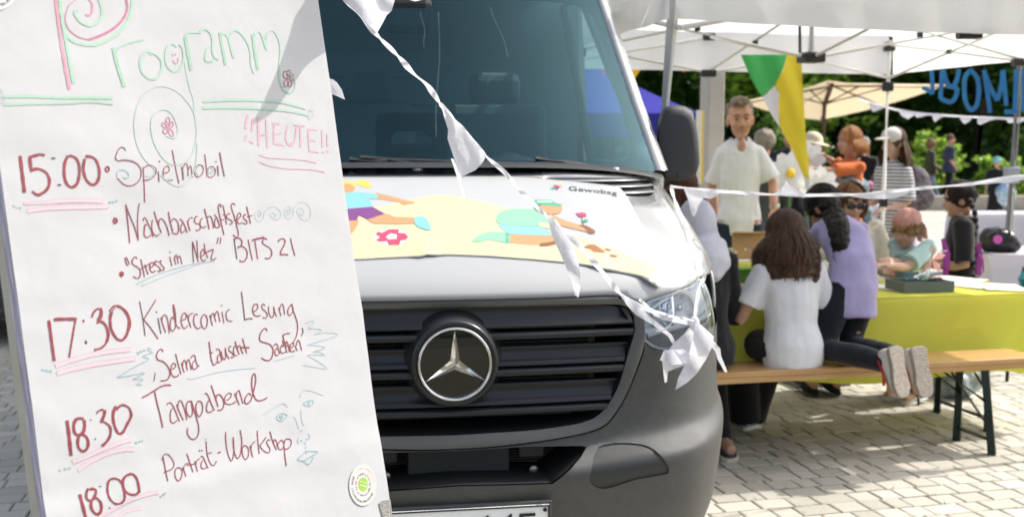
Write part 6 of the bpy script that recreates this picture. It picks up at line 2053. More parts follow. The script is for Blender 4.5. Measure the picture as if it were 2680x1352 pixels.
for k in range(260):
    ph = r8b.uniform(0, 6.28); R_ = r8b.uniform(.015, .062); i0 = r8b.randrange(0, len(cc) // 2); i1 = min(len(cc) - 1, i0 + r8b.randrange(6, 16)); s0 = len(V); n_ = 0
    for i in range(i0, i1 + 1):
        a = ph + (i - i0) * .75
        q = cc[i] + Vector((math.cos(a), math.sin(a) * .7, 0)) * R_ * (1 - .3 * i / len(cc)); V += [q + Vector((.002, 0, .001)), q - Vector((.002, 0, .001))]; n_ += 1
    for i in range(n_ - 1): F.append((s0 + 2 * i, s0 + 2 * i + 1, s0 + 2 * i + 3, s0 + 2 * i + 2))
mesh('hair_curls', V, F, DKH, g3)['kind'] = 'stuff'
strands(g3, DKH, hp, s, 260, .02, 12, w=.003, face=.8, wave=.004, R=(.092, .108, .108), tilt=0)
for i in (0, 1):      # red side stripe of the trainers
    a = J['an'][i]; f = J['foot'][i].normalized(); dn = (a - J['kn'][i]).normalized()
    tube('shoe_stripe', [a - f * .01 - sd * 0 + W(Vector(loc) - sd * .045) - dn * .02, a + f * .05 + W(Vector(loc) - sd * .047) + dn * .0, a + f * .10 + W(Vector(loc) - sd * .042) - dn * .015], .007, mat('red stripe', (.45, .02, .04, 1), .5), g3, seg=6)

# 5 --- person with the pale headscarf at the left end of the bench
loc = (.89, 5.15, 0); rz = math.pi + AU
WSC = fabric('pale lavender headscarf', (0.58, 0.58, 0.64, 1), 0.05)
g5, J, Rh, s, hp = person('person in black with pale lavender headscarf, seated on the bench beside the van', loc, rz, 1.56,
    dict(hip=(0, 0, .57), neck=(0, -.06, 1.02), head=(0, -.09, 1.135), sh=[(.14, -.05, .95), (-.14, -.05, .95)], el=[(.20, -.08, .70), (-.205, -.09, .70)], ha=[(.12, -.32, .78), (-.12, -.33, .78)],
         hj=[(.08, 0, .55), (-.08, 0, .55)], kn=[(.09, -.38, .53), (-.16, -.30, .50)], an=[(.08, -.30, .09), (-.17, -.17, .09)], foot=[(0, -1, -.1), (.0, 1, -.25)], headrot=dict(pitch=.3)),
    skin='olive', hs=.22, girth=.92, vox=.010, shirt=fabric('black long shirt', (.010, .010, .012, 1), .3), sleeve=.95, shirt_len=.3, shirt_loose=1.6, trousers=BLACKF, flare=.012, leg_to=1.15,
    shoes=(mat('dark striped trainer', (.03, .035, .05, 1), .6, var=.4, vscale=30), mat('pale sole', (.55, .56, .42, 1), .6)), face=False)
hair(g5, 'headscarf', WSC, [cap_(hp, Rh, s, 0, .010, .015, (.098, .118, .125)), lock([hp(0, .02, -.02), hp(0, .06, -.12), hp(0, .07, -.22), hp(.02, .085, -.30)], [.105 * s, .125 * s, .135 * s, .07 * s], .75)], .009, .006, 6)

# 2 --- woman with sunglasses on the far side
loc = (at(2130, 500, 6.80).x, 6.80, 0); W = local(loc, 0)
CREAM = fabric('cream blouse', (0.62, 0.58, 0.49, 1), 0.06)
g2, J, Rh, s, hp = person('woman with brown bob, dark sunglasses and cream blouse, seated across the lime table', loc, .12, 1.62,
    dict(hip=(0.05, 0, .57), neck=(.02, -.02, 1.04), head=(-.005, -.07, 1.165), sh=[(.185, -.02, 1.005), (-.165, -.02, .985)], el=[(.24, -.06, .76), (-.22, -.06, .76)], ha=[(.14, -.30, .78), (-.12, -.30, .78)],
         hj=[(.08, 0, .55), (-.08, 0, .55)], kn=[(.09, -.42, .53), (-.09, -.42, .53)], an=[(-.10, -.02, .09), (-.24, -.02, .09)], headrot=dict(pitch=.28, yaw=-.05)),
    skin='light', hs=.225, vox=.010, shirt=CREAM, sleeve=.97, shirt_loose=1.5, shirt_len=.3, trousers=JEANS, shoes=(BLACKF, BLACKF))
BOB = hairm('light brown bob', (0.24, 0.115, 0.050, 1), (0.10, 0.045, 0.022, 1))
hair(g2, 'hair', BOB, [cap_(hp, Rh, s, 0, .022, .036, (.090, .100, .096)), lock([hp(-.075, -.01, .05), hp(-.090, -.01, -.03), hp(-.080, -.01, -.10)], [.034 * s, .032 * s, .018 * s]),
     lock([hp(.075, -.01, .05), hp(.090, -.01, -.03), hp(.080, -.01, -.10)], [.034 * s, .032 * s, .018 * s]), lock([hp(-.06, -.055, .075), hp(0, -.082, .068), hp(.06, -.055, .075)], [.024 * s, .026 * s, .024 * s]), lock([hp(0, .06, 0), hp(0, .06, -.10)], [.08 * s, .05 * s])], .007, .018)
strands(g2, BOB, hp, s, 420, .115, 4, w=.0035, face=1.05, wave=.004, R=(.096, .106, .100), tilt=.01, c=(0,.020,.038))
bm = bmesh.new()
for k in (1, -1): add_ellipsoid(bm, hp(.032 * k, -.096, .010), (.031 * s, .008 * s, .022 * s), Rh)
sg_bar = [hp(-.08, -.02, .02), hp(-.06, -.09, .02), hp(0, -.102, .018), hp(.06, -.09, .02), hp(.08, -.02, .02)]
add_tube(bm, sg_bar, .004, 6)
sg = thing('sunglasses', 'dark sunglasses worn by the woman in the cream blouse', 'sunglasses', tuple(loc), .12)
bmobj('frame', bm, mat('dark lens', (.008, .014, .016, 1), .08, coat=.5), sg, smooth=True)['kind'] = 'stuff'

# 6 --- small child with the pink bandana
loc = (at(2296, 560, 6.50).x, 6.50, 0); rz = math.radians(-58); W = local(loc, rz)
MINT = fabric('mint T-shirt', (0.33, 0.47, 0.45, 1), 0.1)
g6, J, Rh, s, hp = person('small child with dusty pink bandana and mint T-shirt drawing at the lime table', loc, rz, 1.16,
    dict(head=(0, -.055, 1.025), neck=(0, -.02, .915), ha=[tuple(W(at(2222, 668, 6.10))), tuple(W(at(2238, 655, 6.25)))], el=[tuple(W(at(2278, 672, 6.25))), tuple(W(at(2268, 665, 6.45)))], headrot=dict(pitch=.38, yaw=-.05)),
    skin='light', hs=.205, girth=1.05, vox=.008, shirt=MINT, sleeve=.42, shirt_loose=1.2, shirt_len=.4, trousers=JEANS, shoes=(WHITEF, WHITEF))
BLOND = hairm('fair hair', (0.34, 0.20, 0.085, 1), (0.18, 0.10, 0.045, 1))
hair(g6, 'hair', BLOND, [cap_(hp, Rh, s, 0, .016, .022, (.082, .094, .098)), lock([hp(-.05, -.075, .03), hp(0, -.085, .045), hp(.05, -.075, .03)], [.02 * s, .024 * s, .02 * s]), lock([hp(-.077, 0, .02), hp(-.08, .01, -.05)], [.025 * s, .014 * s]), lock([hp(.077, 0, .02), hp(.08, .01, -.05)], [.025 * s, .014 * s])], .007, .02)
strands(g6, BLOND, hp, s, 260, .06, 9, w=.003, face=.75, wave=.006, R=(.088,.100,.102), tilt=.02)
BAND = fabric('dusty pink bandana', (0.50, 0.26, 0.22, 1), 0.15)
hair(g6, 'bandana', BAND, [cap_(hp, Rh, s, 0, .024, .050, (.094, .106, .090)), lock([hp(0, .11, .01), hp(.01, .14, -.05), hp(.02, .135, -.13)], [.030 * s, .034 * s, .026 * s], .6), lock([hp(0, .11, .01), hp(-.03, .15, -.06), hp(-.045, .14, -.16)], [.026 * s, .030 * s, .018 * s], .6)], .008, .012)

# 7 --- girl with the long braid
loc = (at(2422, 560, 6.72).x, 6.72, 0); rz = math.radians(-112); W = local(loc, rz)
g7, J, Rh, s, hp = person('girl with long dark braid in black and magenta shirt at the table end', loc, rz, 1.30,
    dict(head=(0, -.03, 1.185), headrot=dict(pitch=.22, yaw=.1), el=[(.17, .02, .80), (-.17, .0, .80)], ha=[(.12, -.16, .79), (-.12, -.17, .79)]),
    skin='tan', hs=.21, girth=1.05, vox=.009, shirt=fabric('black sports shirt', (.012, .012, .015, 1), .3), sleeve=.46, shirt_loose=1.3, shirt_len=.6, trousers=BLACKF, shoes=(BLACKF, WHITEF))
strands(g7, DKH, hp, s, 200, .015, 10, w=.003, face=.9, wave=.003, R=(.089,.107,.105), tilt=0)
MAG = fabric('magenta panel', (0.36, 0.065, 0.34, 1), 0.15)
hair(g7, 'hair', DKH, [cap_(hp, Rh, s, 0, .022, .026, (.086, .104, .102)), lock([hp(0, .09, .03), hp(0, .12, -.01)], [.035, .03])], .007, .02)
bp_ = [W(at(x, y, 6.62)) for x, y in ((2440, 505), (2452, 535), (2455, 570), (2450, 605), (2452, 640), (2446, 675), (2448, 708))]
bm = bmesh.new()
pts = catmull(bp_, .03)
for i, p in enumerate(pts):
    add_ellipsoid(bm, p + Vector((.008 * (1 if i % 2 else -1), 0, 0)), (.020 - .0005 * i, .018, .020))
remesh(bmobj('braid', bm, DKH, g7), .006, 1, .01, CLOUD2)
for (xx, yy, r_) in (((2372, 2382, 2378), (600, 640, 690), .010), ((2462, 2464, 2460), (610, 650, 690), .006)):
    tube('side_panel', [W(at(x, y, 6.585)) for x, y in zip(xx, yy)], [.012, .020, .016], MAG, g7, flat=.5)
tube('back_number', [W(at(x, y, 6.575)) for x, y in ((2462, 640), (2472, 650), (2474, 680), (2464, 694), (2458, 682), (2458, 652), (2462, 640))], .005, MAG, g7, seg=6)
tube('sleeve_mark', [W(at(x, y, 6.56)) for x, y in ((2366, 628), (2374, 632), (2382, 630))], .005, mat('white mark', (.6, .6, .6, 1), .6), g7, seg=6)

# 8 --- woman in orange
loc = (at(2138, 400, 9.9).x, 9.9, 0); rz = math.radians(-78); W = local(loc, rz)
ORG = fabric('orange T-shirt', (0.68, 0.17, 0.045, 1), 0.15)
g8, J, Rh, s, hp = person('woman with red blonde hair in orange T-shirt reaching out to the left', loc, rz, 1.66,
    dict(headrot=dict(pitch=.1), ha=[tuple(W(at(2052, 425, 9.75))), tuple(W(at(2078, 395, 10.0)))], el=[tuple(W(at(2092, 430, 9.7))), tuple(W(at(2100, 410, 10.1)))]),
    skin='ruddy', hs=.24, vox=.012, girth=.86, shirt=ORG, sleeve=.45, shirt_loose=1.3, shirt_len=.3, trousers=JEANS, shoes=(BLACKF, BLACKF))
RBL = hairm('red blonde hair', (0.56, 0.27, 0.095, 1), (0.36, 0.15, 0.05, 1))
hair(g8, 'hair', RBL, [cap_(hp, Rh, s, 0, .025, .034, (.092, .104, .102)), lock([hp(0, .05, .02), hp(0, .07, -.07), hp(0, .075, -.14)], [.07 * s, .040 * s, .015 * s], .8)], .010, .02)
strands(g8, RBL, hp, s, 420, .15, 5, w=.0045, face=1.35, wave=.015, tilt=.05)
JKT = fabric('grey blue jacket', (0.20, 0.30, 0.33, 1), 0.2)
hair(g8, 'tied_jacket', JKT, [lock([W(at(2098, 440, 9.75)), W(at(2130, 460, 9.72)), W(at(2160, 462, 9.9)), W(at(2172, 490, 9.95))], [.06, .09, .09, .05], .7), lock([W(at(2160, 462, 9.9)), W(at(2175, 530, 9.9)), W(at(2180, 590, 9.9))], [.09, .07, .04])], .012, .03)

# 9 --- man in navy T-shirt behind the flag, person with the cream sun hat
loc = (at(1985, 400, 10.2).x, 10.2, 0); W = local(loc, .2)
g9, J, Rh, s, hp = person('man in dark navy T-shirt half hidden behind the pennant flag', loc, .2, 1.76, dict(el=[None, tuple(W(at(1938, 430, 10.1)))], ha=[None, tuple(W(at(1942, 480, 9.9)))]),
    skin='ruddy', hs=.24, girth=1.1, vox=.012, shirt=fabric('navy T-shirt', (.012, .016, .028, 1), .2), sleeve=.45, trousers=DENIM, shoes=(BLACKF, BLACKF), shirt_loose=1.4)
hair(g9, 'hair', DKH, [cap_(hp, Rh, s)], .010, .02)
loc = (at(2038, 400, 10.7).x, 10.7, 0)
g9b, J, Rh, s, hp = person('person in cream blouse and floppy cream sun hat right of the pennant flag', loc, math.radians(60), 1.62, dict(headrot=dict(pitch=.25)),
    skin='tan', hs=.23, vox=.012, shirt=fabric('pale cream blouse', (.58, .54, .40, 1), .08), sleeve=.45, trousers=fabric('beige trousers', (.4, .35, .26, 1)), shoes=(BLACKF, BLACKF), shirt_loose=1.6, face=False)
CRH = fabric('cream hat', (.62, .56, .40, 1), .08)
hair(g9b, 'sun_hat', CRH, [cap_(hp, Rh, s, 0, .01, .055, (.088, .10, .085)), lambda bm: add_ellipsoid(bm, hp(0, -.005, .035), (.155 * s, .17 * s, .012 * s), Rh)], .010, .01)

# 10 --- woman with the white cap and striped shirt
loc = (at(2248, 420, 9.35).x, 9.35, 0); rz = math.radians(-60); W = local(loc, rz)
ST = bpy.data.materials.new('striped jersey'); ST.use_nodes = True
nt = ST.node_tree; N = nt.nodes; L = nt.links; b = N['Principled BSDF']; b.inputs['Roughness'].default_value = .85
tc = N.new('ShaderNodeTexCoord'); wv_ = N.new('ShaderNodeTexWave'); wv_.bands_direction = 'Z'; wv_.inputs['Scale'].default_value = 11; wv_.inputs['Distortion'].default_value = .6
r_ = N.new('ShaderNodeValToRGB'); r_.color_ramp.elements[0].color = (.10, .10, .12, 1); r_.color_ramp.elements[0].position = .38; r_.color_ramp.elements[1].color = (.66, .65, .63, 1); r_.color_ramp.elements[1].position = .5
L.new(tc.outputs['Object'], wv_.inputs['Vector']); L.new(wv_.outputs['Fac'], r_.inputs[0]); L.new(r_.outputs[0], b.inputs['Base Color'])
g10, J, Rh, s, hp = person('woman in white cap and striped T-shirt right of the gazebo pole', loc, rz, 1.64,
    dict(el=[(.165, .0, 1.04), (-.165, .02, 1.04)], ha=[(.12, -.20, 1.0), (-.10, -.22, 1.02)], sh=[(.135, 0, 1.30), (-.135, 0, 1.30)], headrot=dict(pitch=.1)),
    skin='light', hs=.235, vox=.012, girth=.78, shirt=ST, sleeve=.46, shirt_loose=1.4, shirt_len=.25, trousers=fabric('light trousers', (.32, .28, .24, 1)), shoes=(WHITEF, WHITEF))
LBR = hairm('long light brown hair', (0.17, 0.095, 0.05, 1), (0.07, 0.04, 0.022, 1))
hair(g10, 'hair', LBR, [cap_(hp, Rh, s, 0, .022, .028, (.086, .098, .098)), lock([hp(0, .06, .02), hp(0, .09, -.10), hp(0, .11, -.28), hp(0, .12, -.42)], [.075 * s, .06 * s, .045 * s, .015 * s])], .010, .03)
strands(g10, LBR, hp, s, 300, .40, 6, w=.0045, face=1.5, wave=.02, tilt=.05)
CAPM = fabric('white cap', (.66, .62, .56, 1), .05)
hair(g10, 'cap', CAPM, [cap_(hp, Rh, s, 0, .008, .060, (.094, .108, .078)), lambda bm: add_ellipsoid(bm, hp(0, -.125, .050), (.065 * s, .075 * s, .010 * s), Rh)], .009, .004)
bk = thing('backpack', 'dark patterned backpack on the back of the woman in the white cap', 'backpack', (at(2302, 468, 9.5).x, 9.5, at(2302, 468, 9.5).z - .22))
bm = bmesh.new(); add_ellipsoid(bm, (0, 0, .2), (.13, .12, .20)); add_ellipsoid(bm, (.06, -.04, .12), (.09, .08, .11))
remesh(bmobj('bag', bm, mat('patterned bag cloth', (.04, .035, .04, 1), .8, var=.9, vscale=22, col2=(.25, .21, .22, 1)), bk), .012, 2, .03)
tube('strap', [(-.04, -.08, .36), (-.12, -.10, .26), (-.12, -.08, .10)], .012, BLACKF, bk)

# 11 --- grey haired person in black
loc = (at(2172, 400, 17).x, 17, 0); W = local(loc, -.4)
g11, J, Rh, s, hp = person('grey haired person in black with one arm out, far behind the orange T-shirt', loc, -.4, 1.64,
    dict(el=[tuple(W(at(2200, 425, 16.9))), (-.20, -.05, 1.14)], ha=[tuple(W(at(2222, 450, 16.8))), (-.08, -.20, 1.28)]), skin='light', hs=.235, vox=.016,
    shirt=BLACKF, sleeve=.95, shirt_loose=1.8, shirt_len=.5, trousers=BLACKF, shoes=(BLACKF, BLACKF), fingers=False)
hair(g11, 'hair', hairm('silver hair', (.42, .40, .38, 1), (.25, .23, .22, 1)), [cap_(hp, Rh, s, 0, .02, .03, (.092, .104, .105)), lock([hp(0, .05, 0), hp(0, .06, -.10)], [.08 * s, .05 * s])], .014, .03)

# 12 --- walking couple
def walk(h): return dict(kn=[(.05, -.10, .30 * h), (-.05, .02, .29 * h)], an=[(.05, -.22, .05 * h), (-.05, .24, .07 * h)], el=[(.19, .06, .64 * h), (-.19, .02, .64 * h)], ha=[(.17, -.18, .60 * h), (-.16, -.12, .52 * h)])
loc = (at(2338, 500, 29.5).x, 29.5, 0.02)
g12, J, Rh, s, hp = person('walking woman with blonde curly hair, olive jacket and jeans, beyond the square', loc, math.radians(80), 1.66, walk(1.66), skin='light', hs=.24, vox=.020,
    shirt=fabric('olive jacket', (.055, .06, .035, 1), .3), sleeve=.95, shirt_loose=2, shirt_len=.5, trousers=fabric('light jeans', (.16, .23, .32, 1), .2), shoes=(BLACKF, BLACKF), fingers=False, face=False)
hair(g12, 'hair', hairm('sandy curly hair', (.30, .19, .09, 1), (.15, .09, .045, 1)), [cap_(hp, Rh, s, 0, .03, .03, (.12, .13, .125)), lock([hp(0, .08, 0), hp(0, .10, -.10)], [.09, .06])], .018, .06)
loc = (at(2384, 500, 29.0).x, 29.0, 0.02)
g12b, J, Rh, s, hp = person('walking man with short brown hair, navy shirt and dark trousers, beyond the square', loc, math.radians(85), 1.80, walk(1.8), skin='ruddy', hs=.25, vox=.020, girth=1.05,
    shirt=fabric('navy open shirt', (.035, .05, .085, 1), .3), sleeve=.5, shirt_loose=2, shirt_len=.4, trousers=BLACKF, shoes=(BLACKF, BLACKF), fingers=False, face=False)
hair(g12b, 'hair', hairm('brown short hair', (.16, .09, .05, 1)), [cap_(hp, Rh, s, 0, .02, .035, (.088, .10, .10))], .016, .03)

# 13 --- child in a long black dress with teal cap
loc = (at(2503, 540, 22.6).x, 22.6, 0)
g13, J, Rh, s, hp = person('child in long black dress with a teal cap near the low wall', loc, -.5, 1.27, {}, skin='light', hs=.215, vox=.018,
    shirt=fabric('black dress top', (.016, .014, .018, 1), .3), sleeve=.5, shirt_loose=2, shirt_len=.6, skirt=fabric('black skirt', (.02, .016, .018, 1), .3), shoes=(BLACKF, BLACKF), fingers=False, face=False)
hair(g13, 'cap', fabric('teal cap', (.14, .40, .38, 1), .1), [cap_(hp, Rh, s, 0, .01, .055, (.10, .115, .085)), lambda bm: add_ellipsoid(bm, hp(0, -.12, .04), (.07 * s, .07 * s, .012 * s), Rh)], .014, .01)
pb = thing('shiny_bag', 'shiny blue and white bag carried by the child in the teal cap', 'bag', (at(2530, 490, 22.2).x, 22.2, at(2530, 515, 22.2).z))
bm = bmesh.new(); add_ellipsoid(bm, (0, 0, .22), (.19, .12, .26)); add_ellipsoid(bm, (.05, 0, .40), (.10, .08, .10))
remesh(bmobj('bag', bm, mat('shiny foil print', (.10, .28, .42, 1), .15, metal=.6, var=.9, vscale=9, col2=(.75, .8, .85, 1)), pb), .016, 1, .10)

# 14 --- child with long brown hair behind the mirror, 15 --- grey head behind the man
loc = (at(1712, 450, 6.2).x, 6.2, 0)
g14, J, Rh, s, hp = person('girl with brown hair and a white blouse half hidden behind the van mirror', loc, math.radians(150), 1.36, dict(headrot=dict(yaw=.3)), skin='light', hs=.215, vox=.012,
    shirt=fabric('white blouse', (.6, .6, .6, 1), .05), sleeve=.9, shirt_loose=1.1, shirt_len=.4, trousers=JEANS, shoes=(WHITEF, WHITEF), face=False)
hair(g14, 'hair', hairm('chestnut hair', (.15, .06, .03, 1), (.06, .025, .015, 1)), [cap_(hp, Rh, s, 0, .02, .03, (.09, .104, .104)), lock([hp(0, .05, .02), hp(0, .08, -.10), hp(0, .09, -.24)], [.085 * s, .08 * s, .04 * s])], .010, .03)
strands(g14, MATS['chestnut hair'], hp, s, 300, .26, 8, w=.004, face=1.0, wave=.015)
loc = (at(1922, 400, 9.7).x, 9.7, 0)
g15, J, Rh, s, hp = person('older person with thin grey hair standing close behind the man in the white polo', loc, math.radians(200), 1.64, {}, skin='ruddy', hs=.24, vox=.014,
    shirt=fabric('grey green shirt', (.07, .08, .07, 1), .2), sleeve=.9, trousers=DENIM, shoes=(BLACKF, BLACKF), face=False)
hair(g15, 'hair', GREYH, [cap_(hp, Rh, s, 0, .02, .03, (.088, .10, .10))], .012, .03)
# ================================================================ flip chart board with the handwritten programme
WHITE_PAPER = translucent('flip chart paper', (0.595, 0.595, 0.607, 1), 0.10, bump=0.5, bscale=5.0, var=0.03, vscale=3)
BA, BL = math.radians(44), math.radians(9.5)
BN = Vector((math.sin(BA) * math.cos(BL), -math.cos(BA) * math.cos(BL), math.sin(BL)))
BP = at(33 / K, 676 / K, 1.58)
board = thing('flip_chart_board', 'leaning white paper board with the handwritten festival programme, in front of the van', 'board', (-0.45, 1.75, 0))
BI = board.matrix_basis.inverted() if False else Matrix.Translation((0.45, -1.75, 0))
def bpt(px, py, h=0.0):
    return BI @ (on_plane(px, py, BP, BN) + BN * h)
# sheet outline in the photograph, extended a little past the frame
sheet = [(-75, -120), (-58, 0), (-24, 250), (8, 500), (52, 820), (86, 1080), (118, 1330), (150, 1560),
         (1052, 1560), (1026, 1352), (1018, 1290), (992, 1130), (978, 1040), (957, 880), (949, 812), (930, 700), (917, 610), (902, 500), (888, 395), (870, 255), (853, 140), (832, 0), (814, -120)]
vs2, fs2 = tri_region([(a / 1000, b / 1000) for a, b in sheet], sp=0.021)
pv = []
for v in vs2:
    x, y = v.x * 1000, v.y * 1000
    q = Vector((x / 260, y / 200, 0))
    h = 0.0016 * mnoise.noise(q) + 0.0007 * mnoise.noise(q * 3.1)
    # the soft horizontal crease near the foot of the sheet and a small dent
    cr = y - (1352 - (x - 100) * 0.225)
    h += 0.0010 * math.exp(-(cr / 26) ** 2) - 0.0009 * math.exp(-((cr + 60) / 50) ** 2)
    h += 0.0008 * math.exp(-((x - 395) ** 2 / 900 + (y - 1235) ** 2 / 500))
    pv.append(bpt(x, y, h))
paper_o = mesh('paper_sheet', pv, fs2, WHITE_PAPER, board, smooth=True)
# the sheets behind, each a hair larger at the left
SHEETM = mat('paper edge', 'd4cfe0', 0.8)
def left_x(y):
    P = [s for s in sheet[:8]]
    for a, b in zip(P, P[1:]):
        if a[1] <= y <= b[1]: return a[0] + (b[0] - a[0]) * (y - a[1]) / (b[1] - a[1])
    return P[0][0] if y < 0 else P[-1][0]
def right_x(y):
    P = sheet[8:]
    for a, b in zip(P, P[1:]):
        if b[1] <= y <= a[1]: return a[0] + (b[0] - a[0]) * (y - a[1]) / (b[1] - a[1])
    return P[-1][0]
ys = list(range(-110, 1560, 55))
for k in range(4):
    L_, R_ = [], []
    for y in ys:
        j = 1.5 * math.sin(y * 0.021 + k * 2.1) + 1.0 * math.sin(y * 0.057 + k)
        L_.append(bpt(left_x(y) - 3.0 * (k + 1) + j, y, -0.0022 * (k + 1)))
        R_.append(bpt(right_x(y) - 6 + 1.5 * math.sin(y * 0.03 + k), y, -0.0022 * (k + 1)))
    n = len(ys)
    mesh('paper_sheet', L_ + R_, [(i, i + 1, n + i + 1, n + i) for i in range(n - 1)], SHEETM, board)
# stiff backing board
BACK = mat('board backing', 'cfcabd', 0.6, var=0.12, vscale=12)
corners = [(-78, -130), (left_x(1550) - 6, 1570), (1044, 1570), (808, -130)]
bf = [bpt(x - (4 if i < 2 else 3), y, -0.012) for i, (x, y) in enumerate(corners)]
bb = [p - BN * 0.03 for p in bf]
mesh('backing_panel', bf + bb, [(0, 1, 2, 3), (7, 6, 5, 4), (0, 4, 5, 1), (1, 5, 6, 2), (2, 6, 7, 3), (3, 7, 4, 0)], BACK, board)
# easel legs behind and below
ALU = mat('brushed aluminium', 'a9abad', 0.35, metal=0.9, bump=0.1, bscale=90)
mid_b = (bb[1] + bb[2]) / 2; top_b = (bb[0] + bb[3]) / 2
down = (bb[1] - bb[0]).normalized()
for s in (bb[1] * 0.85 + bb[2] * 0.15, bb[1] * 0.15 + bb[2] * 0.85):
    t = (s.z - 0.0) / -down.z
    tube('leg', [s - down * 0.6 - BN * 0.014, s + down * t - BN * 0.014], 0.012, ALU, board)
rear = mid_b - BN * 0.75; rear.z = 0
tube('leg', [top_b - BN * 0.02 + down * 0.1, rear], 0.012, ALU, board)

INK = {'red': mat('dark red marker', (0.30, 0.040, 0.055, 1), 0.6, var=0.3, vscale=160, col2=(0.38, 0.075, 0.095, 1)),
       'redd': mat('dried dark red marker', (0.16, 0.02, 0.035, 1), 0.5, var=0.3, vscale=90),
       'green': mat('pale green marker', (0.46, 0.70, 0.55, 1), 0.7, var=0.2, vscale=120, col2=(0.54, 0.74, 0.61, 1)),
       'greenp': mat('strong and shaded green marker', (0.37, 0.64, 0.47, 1), 0.7, var=0.2, vscale=120, col2=(0.46, 0.69, 0.54, 1)),  # pressed stems; also paints the last tail darker, as inside the pennant's shadow
       'greenl': mat('faint green marker', (0.60, 0.76, 0.66, 1), 0.7, var=0.1, vscale=120),
       'pink': mat('pink marker', (0.76, 0.34, 0.45, 1), 0.7, var=0.2, vscale=120, col2=(0.80, 0.45, 0.54, 1)),
       'pinkp': mat('strong pink marker', (0.74, 0.27, 0.40, 1), 0.7, var=0.2, vscale=120),
       'pinkshade': mat('shaded pink marker', (0.52, 0.09, 0.20, 1), 0.7, var=0.2, vscale=120),  # pink darkened in the ink colour for the flower inside the pennant's shadow
       'pinkl': mat('light pink marker', (0.80, 0.46, 0.56, 1), 0.7, var=0.1, vscale=120, col2=(0.82, 0.56, 0.64, 1)),
       'pinkv': mat('pink highlighter', (0.83, 0.68, 0.74, 1), 0.7, var=0.05, vscale=50),
       'blue': mat('light blue marker', (0.38, 0.60, 0.67, 1), 0.7, var=0.1, vscale=120),
       'bluel': mat('pale blue marker', (0.52, 0.68, 0.74, 1), 0.7, var=0.1, vscale=120)}
for k_, m_ in INK.items():          # ink films are thin: tone each one to the sheet it sits on
    nt_i = m_.node_tree
    for n_i in nt_i.nodes:
        if n_i.type == 'VALTORGB':
            for e_i in n_i.color_ramp.elements: e_i.color = tuple(v * 0.74 for v in e_i.color[:3]) + (1,)
INKS = list(INK)
def sheet_h(x, y):
    q = Vector((x / 260, y / 200, 0))
    h = 0.0016 * mnoise.noise(q) + 0.0007 * mnoise.noise(q * 3.1)
    cr = y - (1352 - (x - 100) * 0.225)
    h += 0.0010 * math.exp(-(cr / 26) ** 2) - 0.0009 * math.exp(-((cr + 60) / 50) ** 2)
    h += 0.0008 * math.exp(-((x - 395) ** 2 / 900 + (y - 1235) ** 2 / 500))
    return h
serial = 0
ORDER = {'pinkv': 0, 'greenl': 1, 'bluel': 1, 'pinkl': 1}
for (pname, org, scl, strokes) in WRITING:
    V, F, MI = [], [], []
    for (c, w, pts) in strokes:
        serial += 1
        P = catmull([Vector((p[0], p[1])) for p in pts], step=max(6.0, w * 0.5))
        if len(P) < 2: P = P + [P[0] + Vector((2, 0))]
        n = len(P)
        base = 0.00035 + 0.00006 * ORDER.get(c, 3) + 0.000012 * (serial % 9)
        s0 = len(V)
        blob = (P[0] - P[-1]).length < w * 1.1 and n < 6
        if blob:       # a dot: small disc
            cen = (P[0] + P[-1]) / 2; r1 = w * 0.5
            V.append(None); V[-1] = bpt(org[0] + cen.x / scl, org[1] + cen.y / scl, base + sheet_h(org[0] + cen.x / scl, org[1] + cen.y / scl))
            for k in range(10):
                a = 2 * math.pi * k / 10
                e = (P[-1] - P[0]) * 0.5 * math.cos(a) * 0.8
                q = cen + Vector((math.cos(a), math.sin(a))) * r1 * (1 + 0.12 * math.sin(3 * a + serial)) + e
                x, y = org[0] + q.x / scl, org[1] + q.y / scl
                V.append(bpt(x, y, base + sheet_h(x, y)))
            for k in range(10):
                F.append((s0, s0 + 1 + (k + 1) % 10, s0 + 1 + k)); MI.append(INKS.index(c))
            continue
        for i, p in enumerate(P):
            d = P[min(i + 1, n - 1)] - P[max(i - 1, 0)]
            d = d.normalized() if d.length > 1e-6 else Vector((1, 0))
            nn = Vector((-d.y, d.x))
            ww = w * 0.5 * (1 + 0.10 * math.sin(i * 0.9 + serial) * (0 if c in ('pinkv',) else 1))
            if c in ('red', 'green', 'greenp') and w > 14: ww *= 0.80 + 0.32 * abs(d.x * 0.6 - d.y * 0.8)   # chisel tip
            for sgn in (1, -1):
                q = p + nn * ww * sgn
                x, y = org[0] + q.x / scl, org[1] + q.y / scl
                V.append(bpt(x, y, base + 0.0000008 * i + sheet_h(x, y)))
        for i in range(n - 1):
            a = s0 + 2 * i
            F.append((a, a + 1, a + 3, a + 2)); MI.append(INKS.index(c))
    o = mesh(pname, V, F, [INK[k] for k in INKS], board)
    o.data.polygons.foreach_set('material_index', MI)

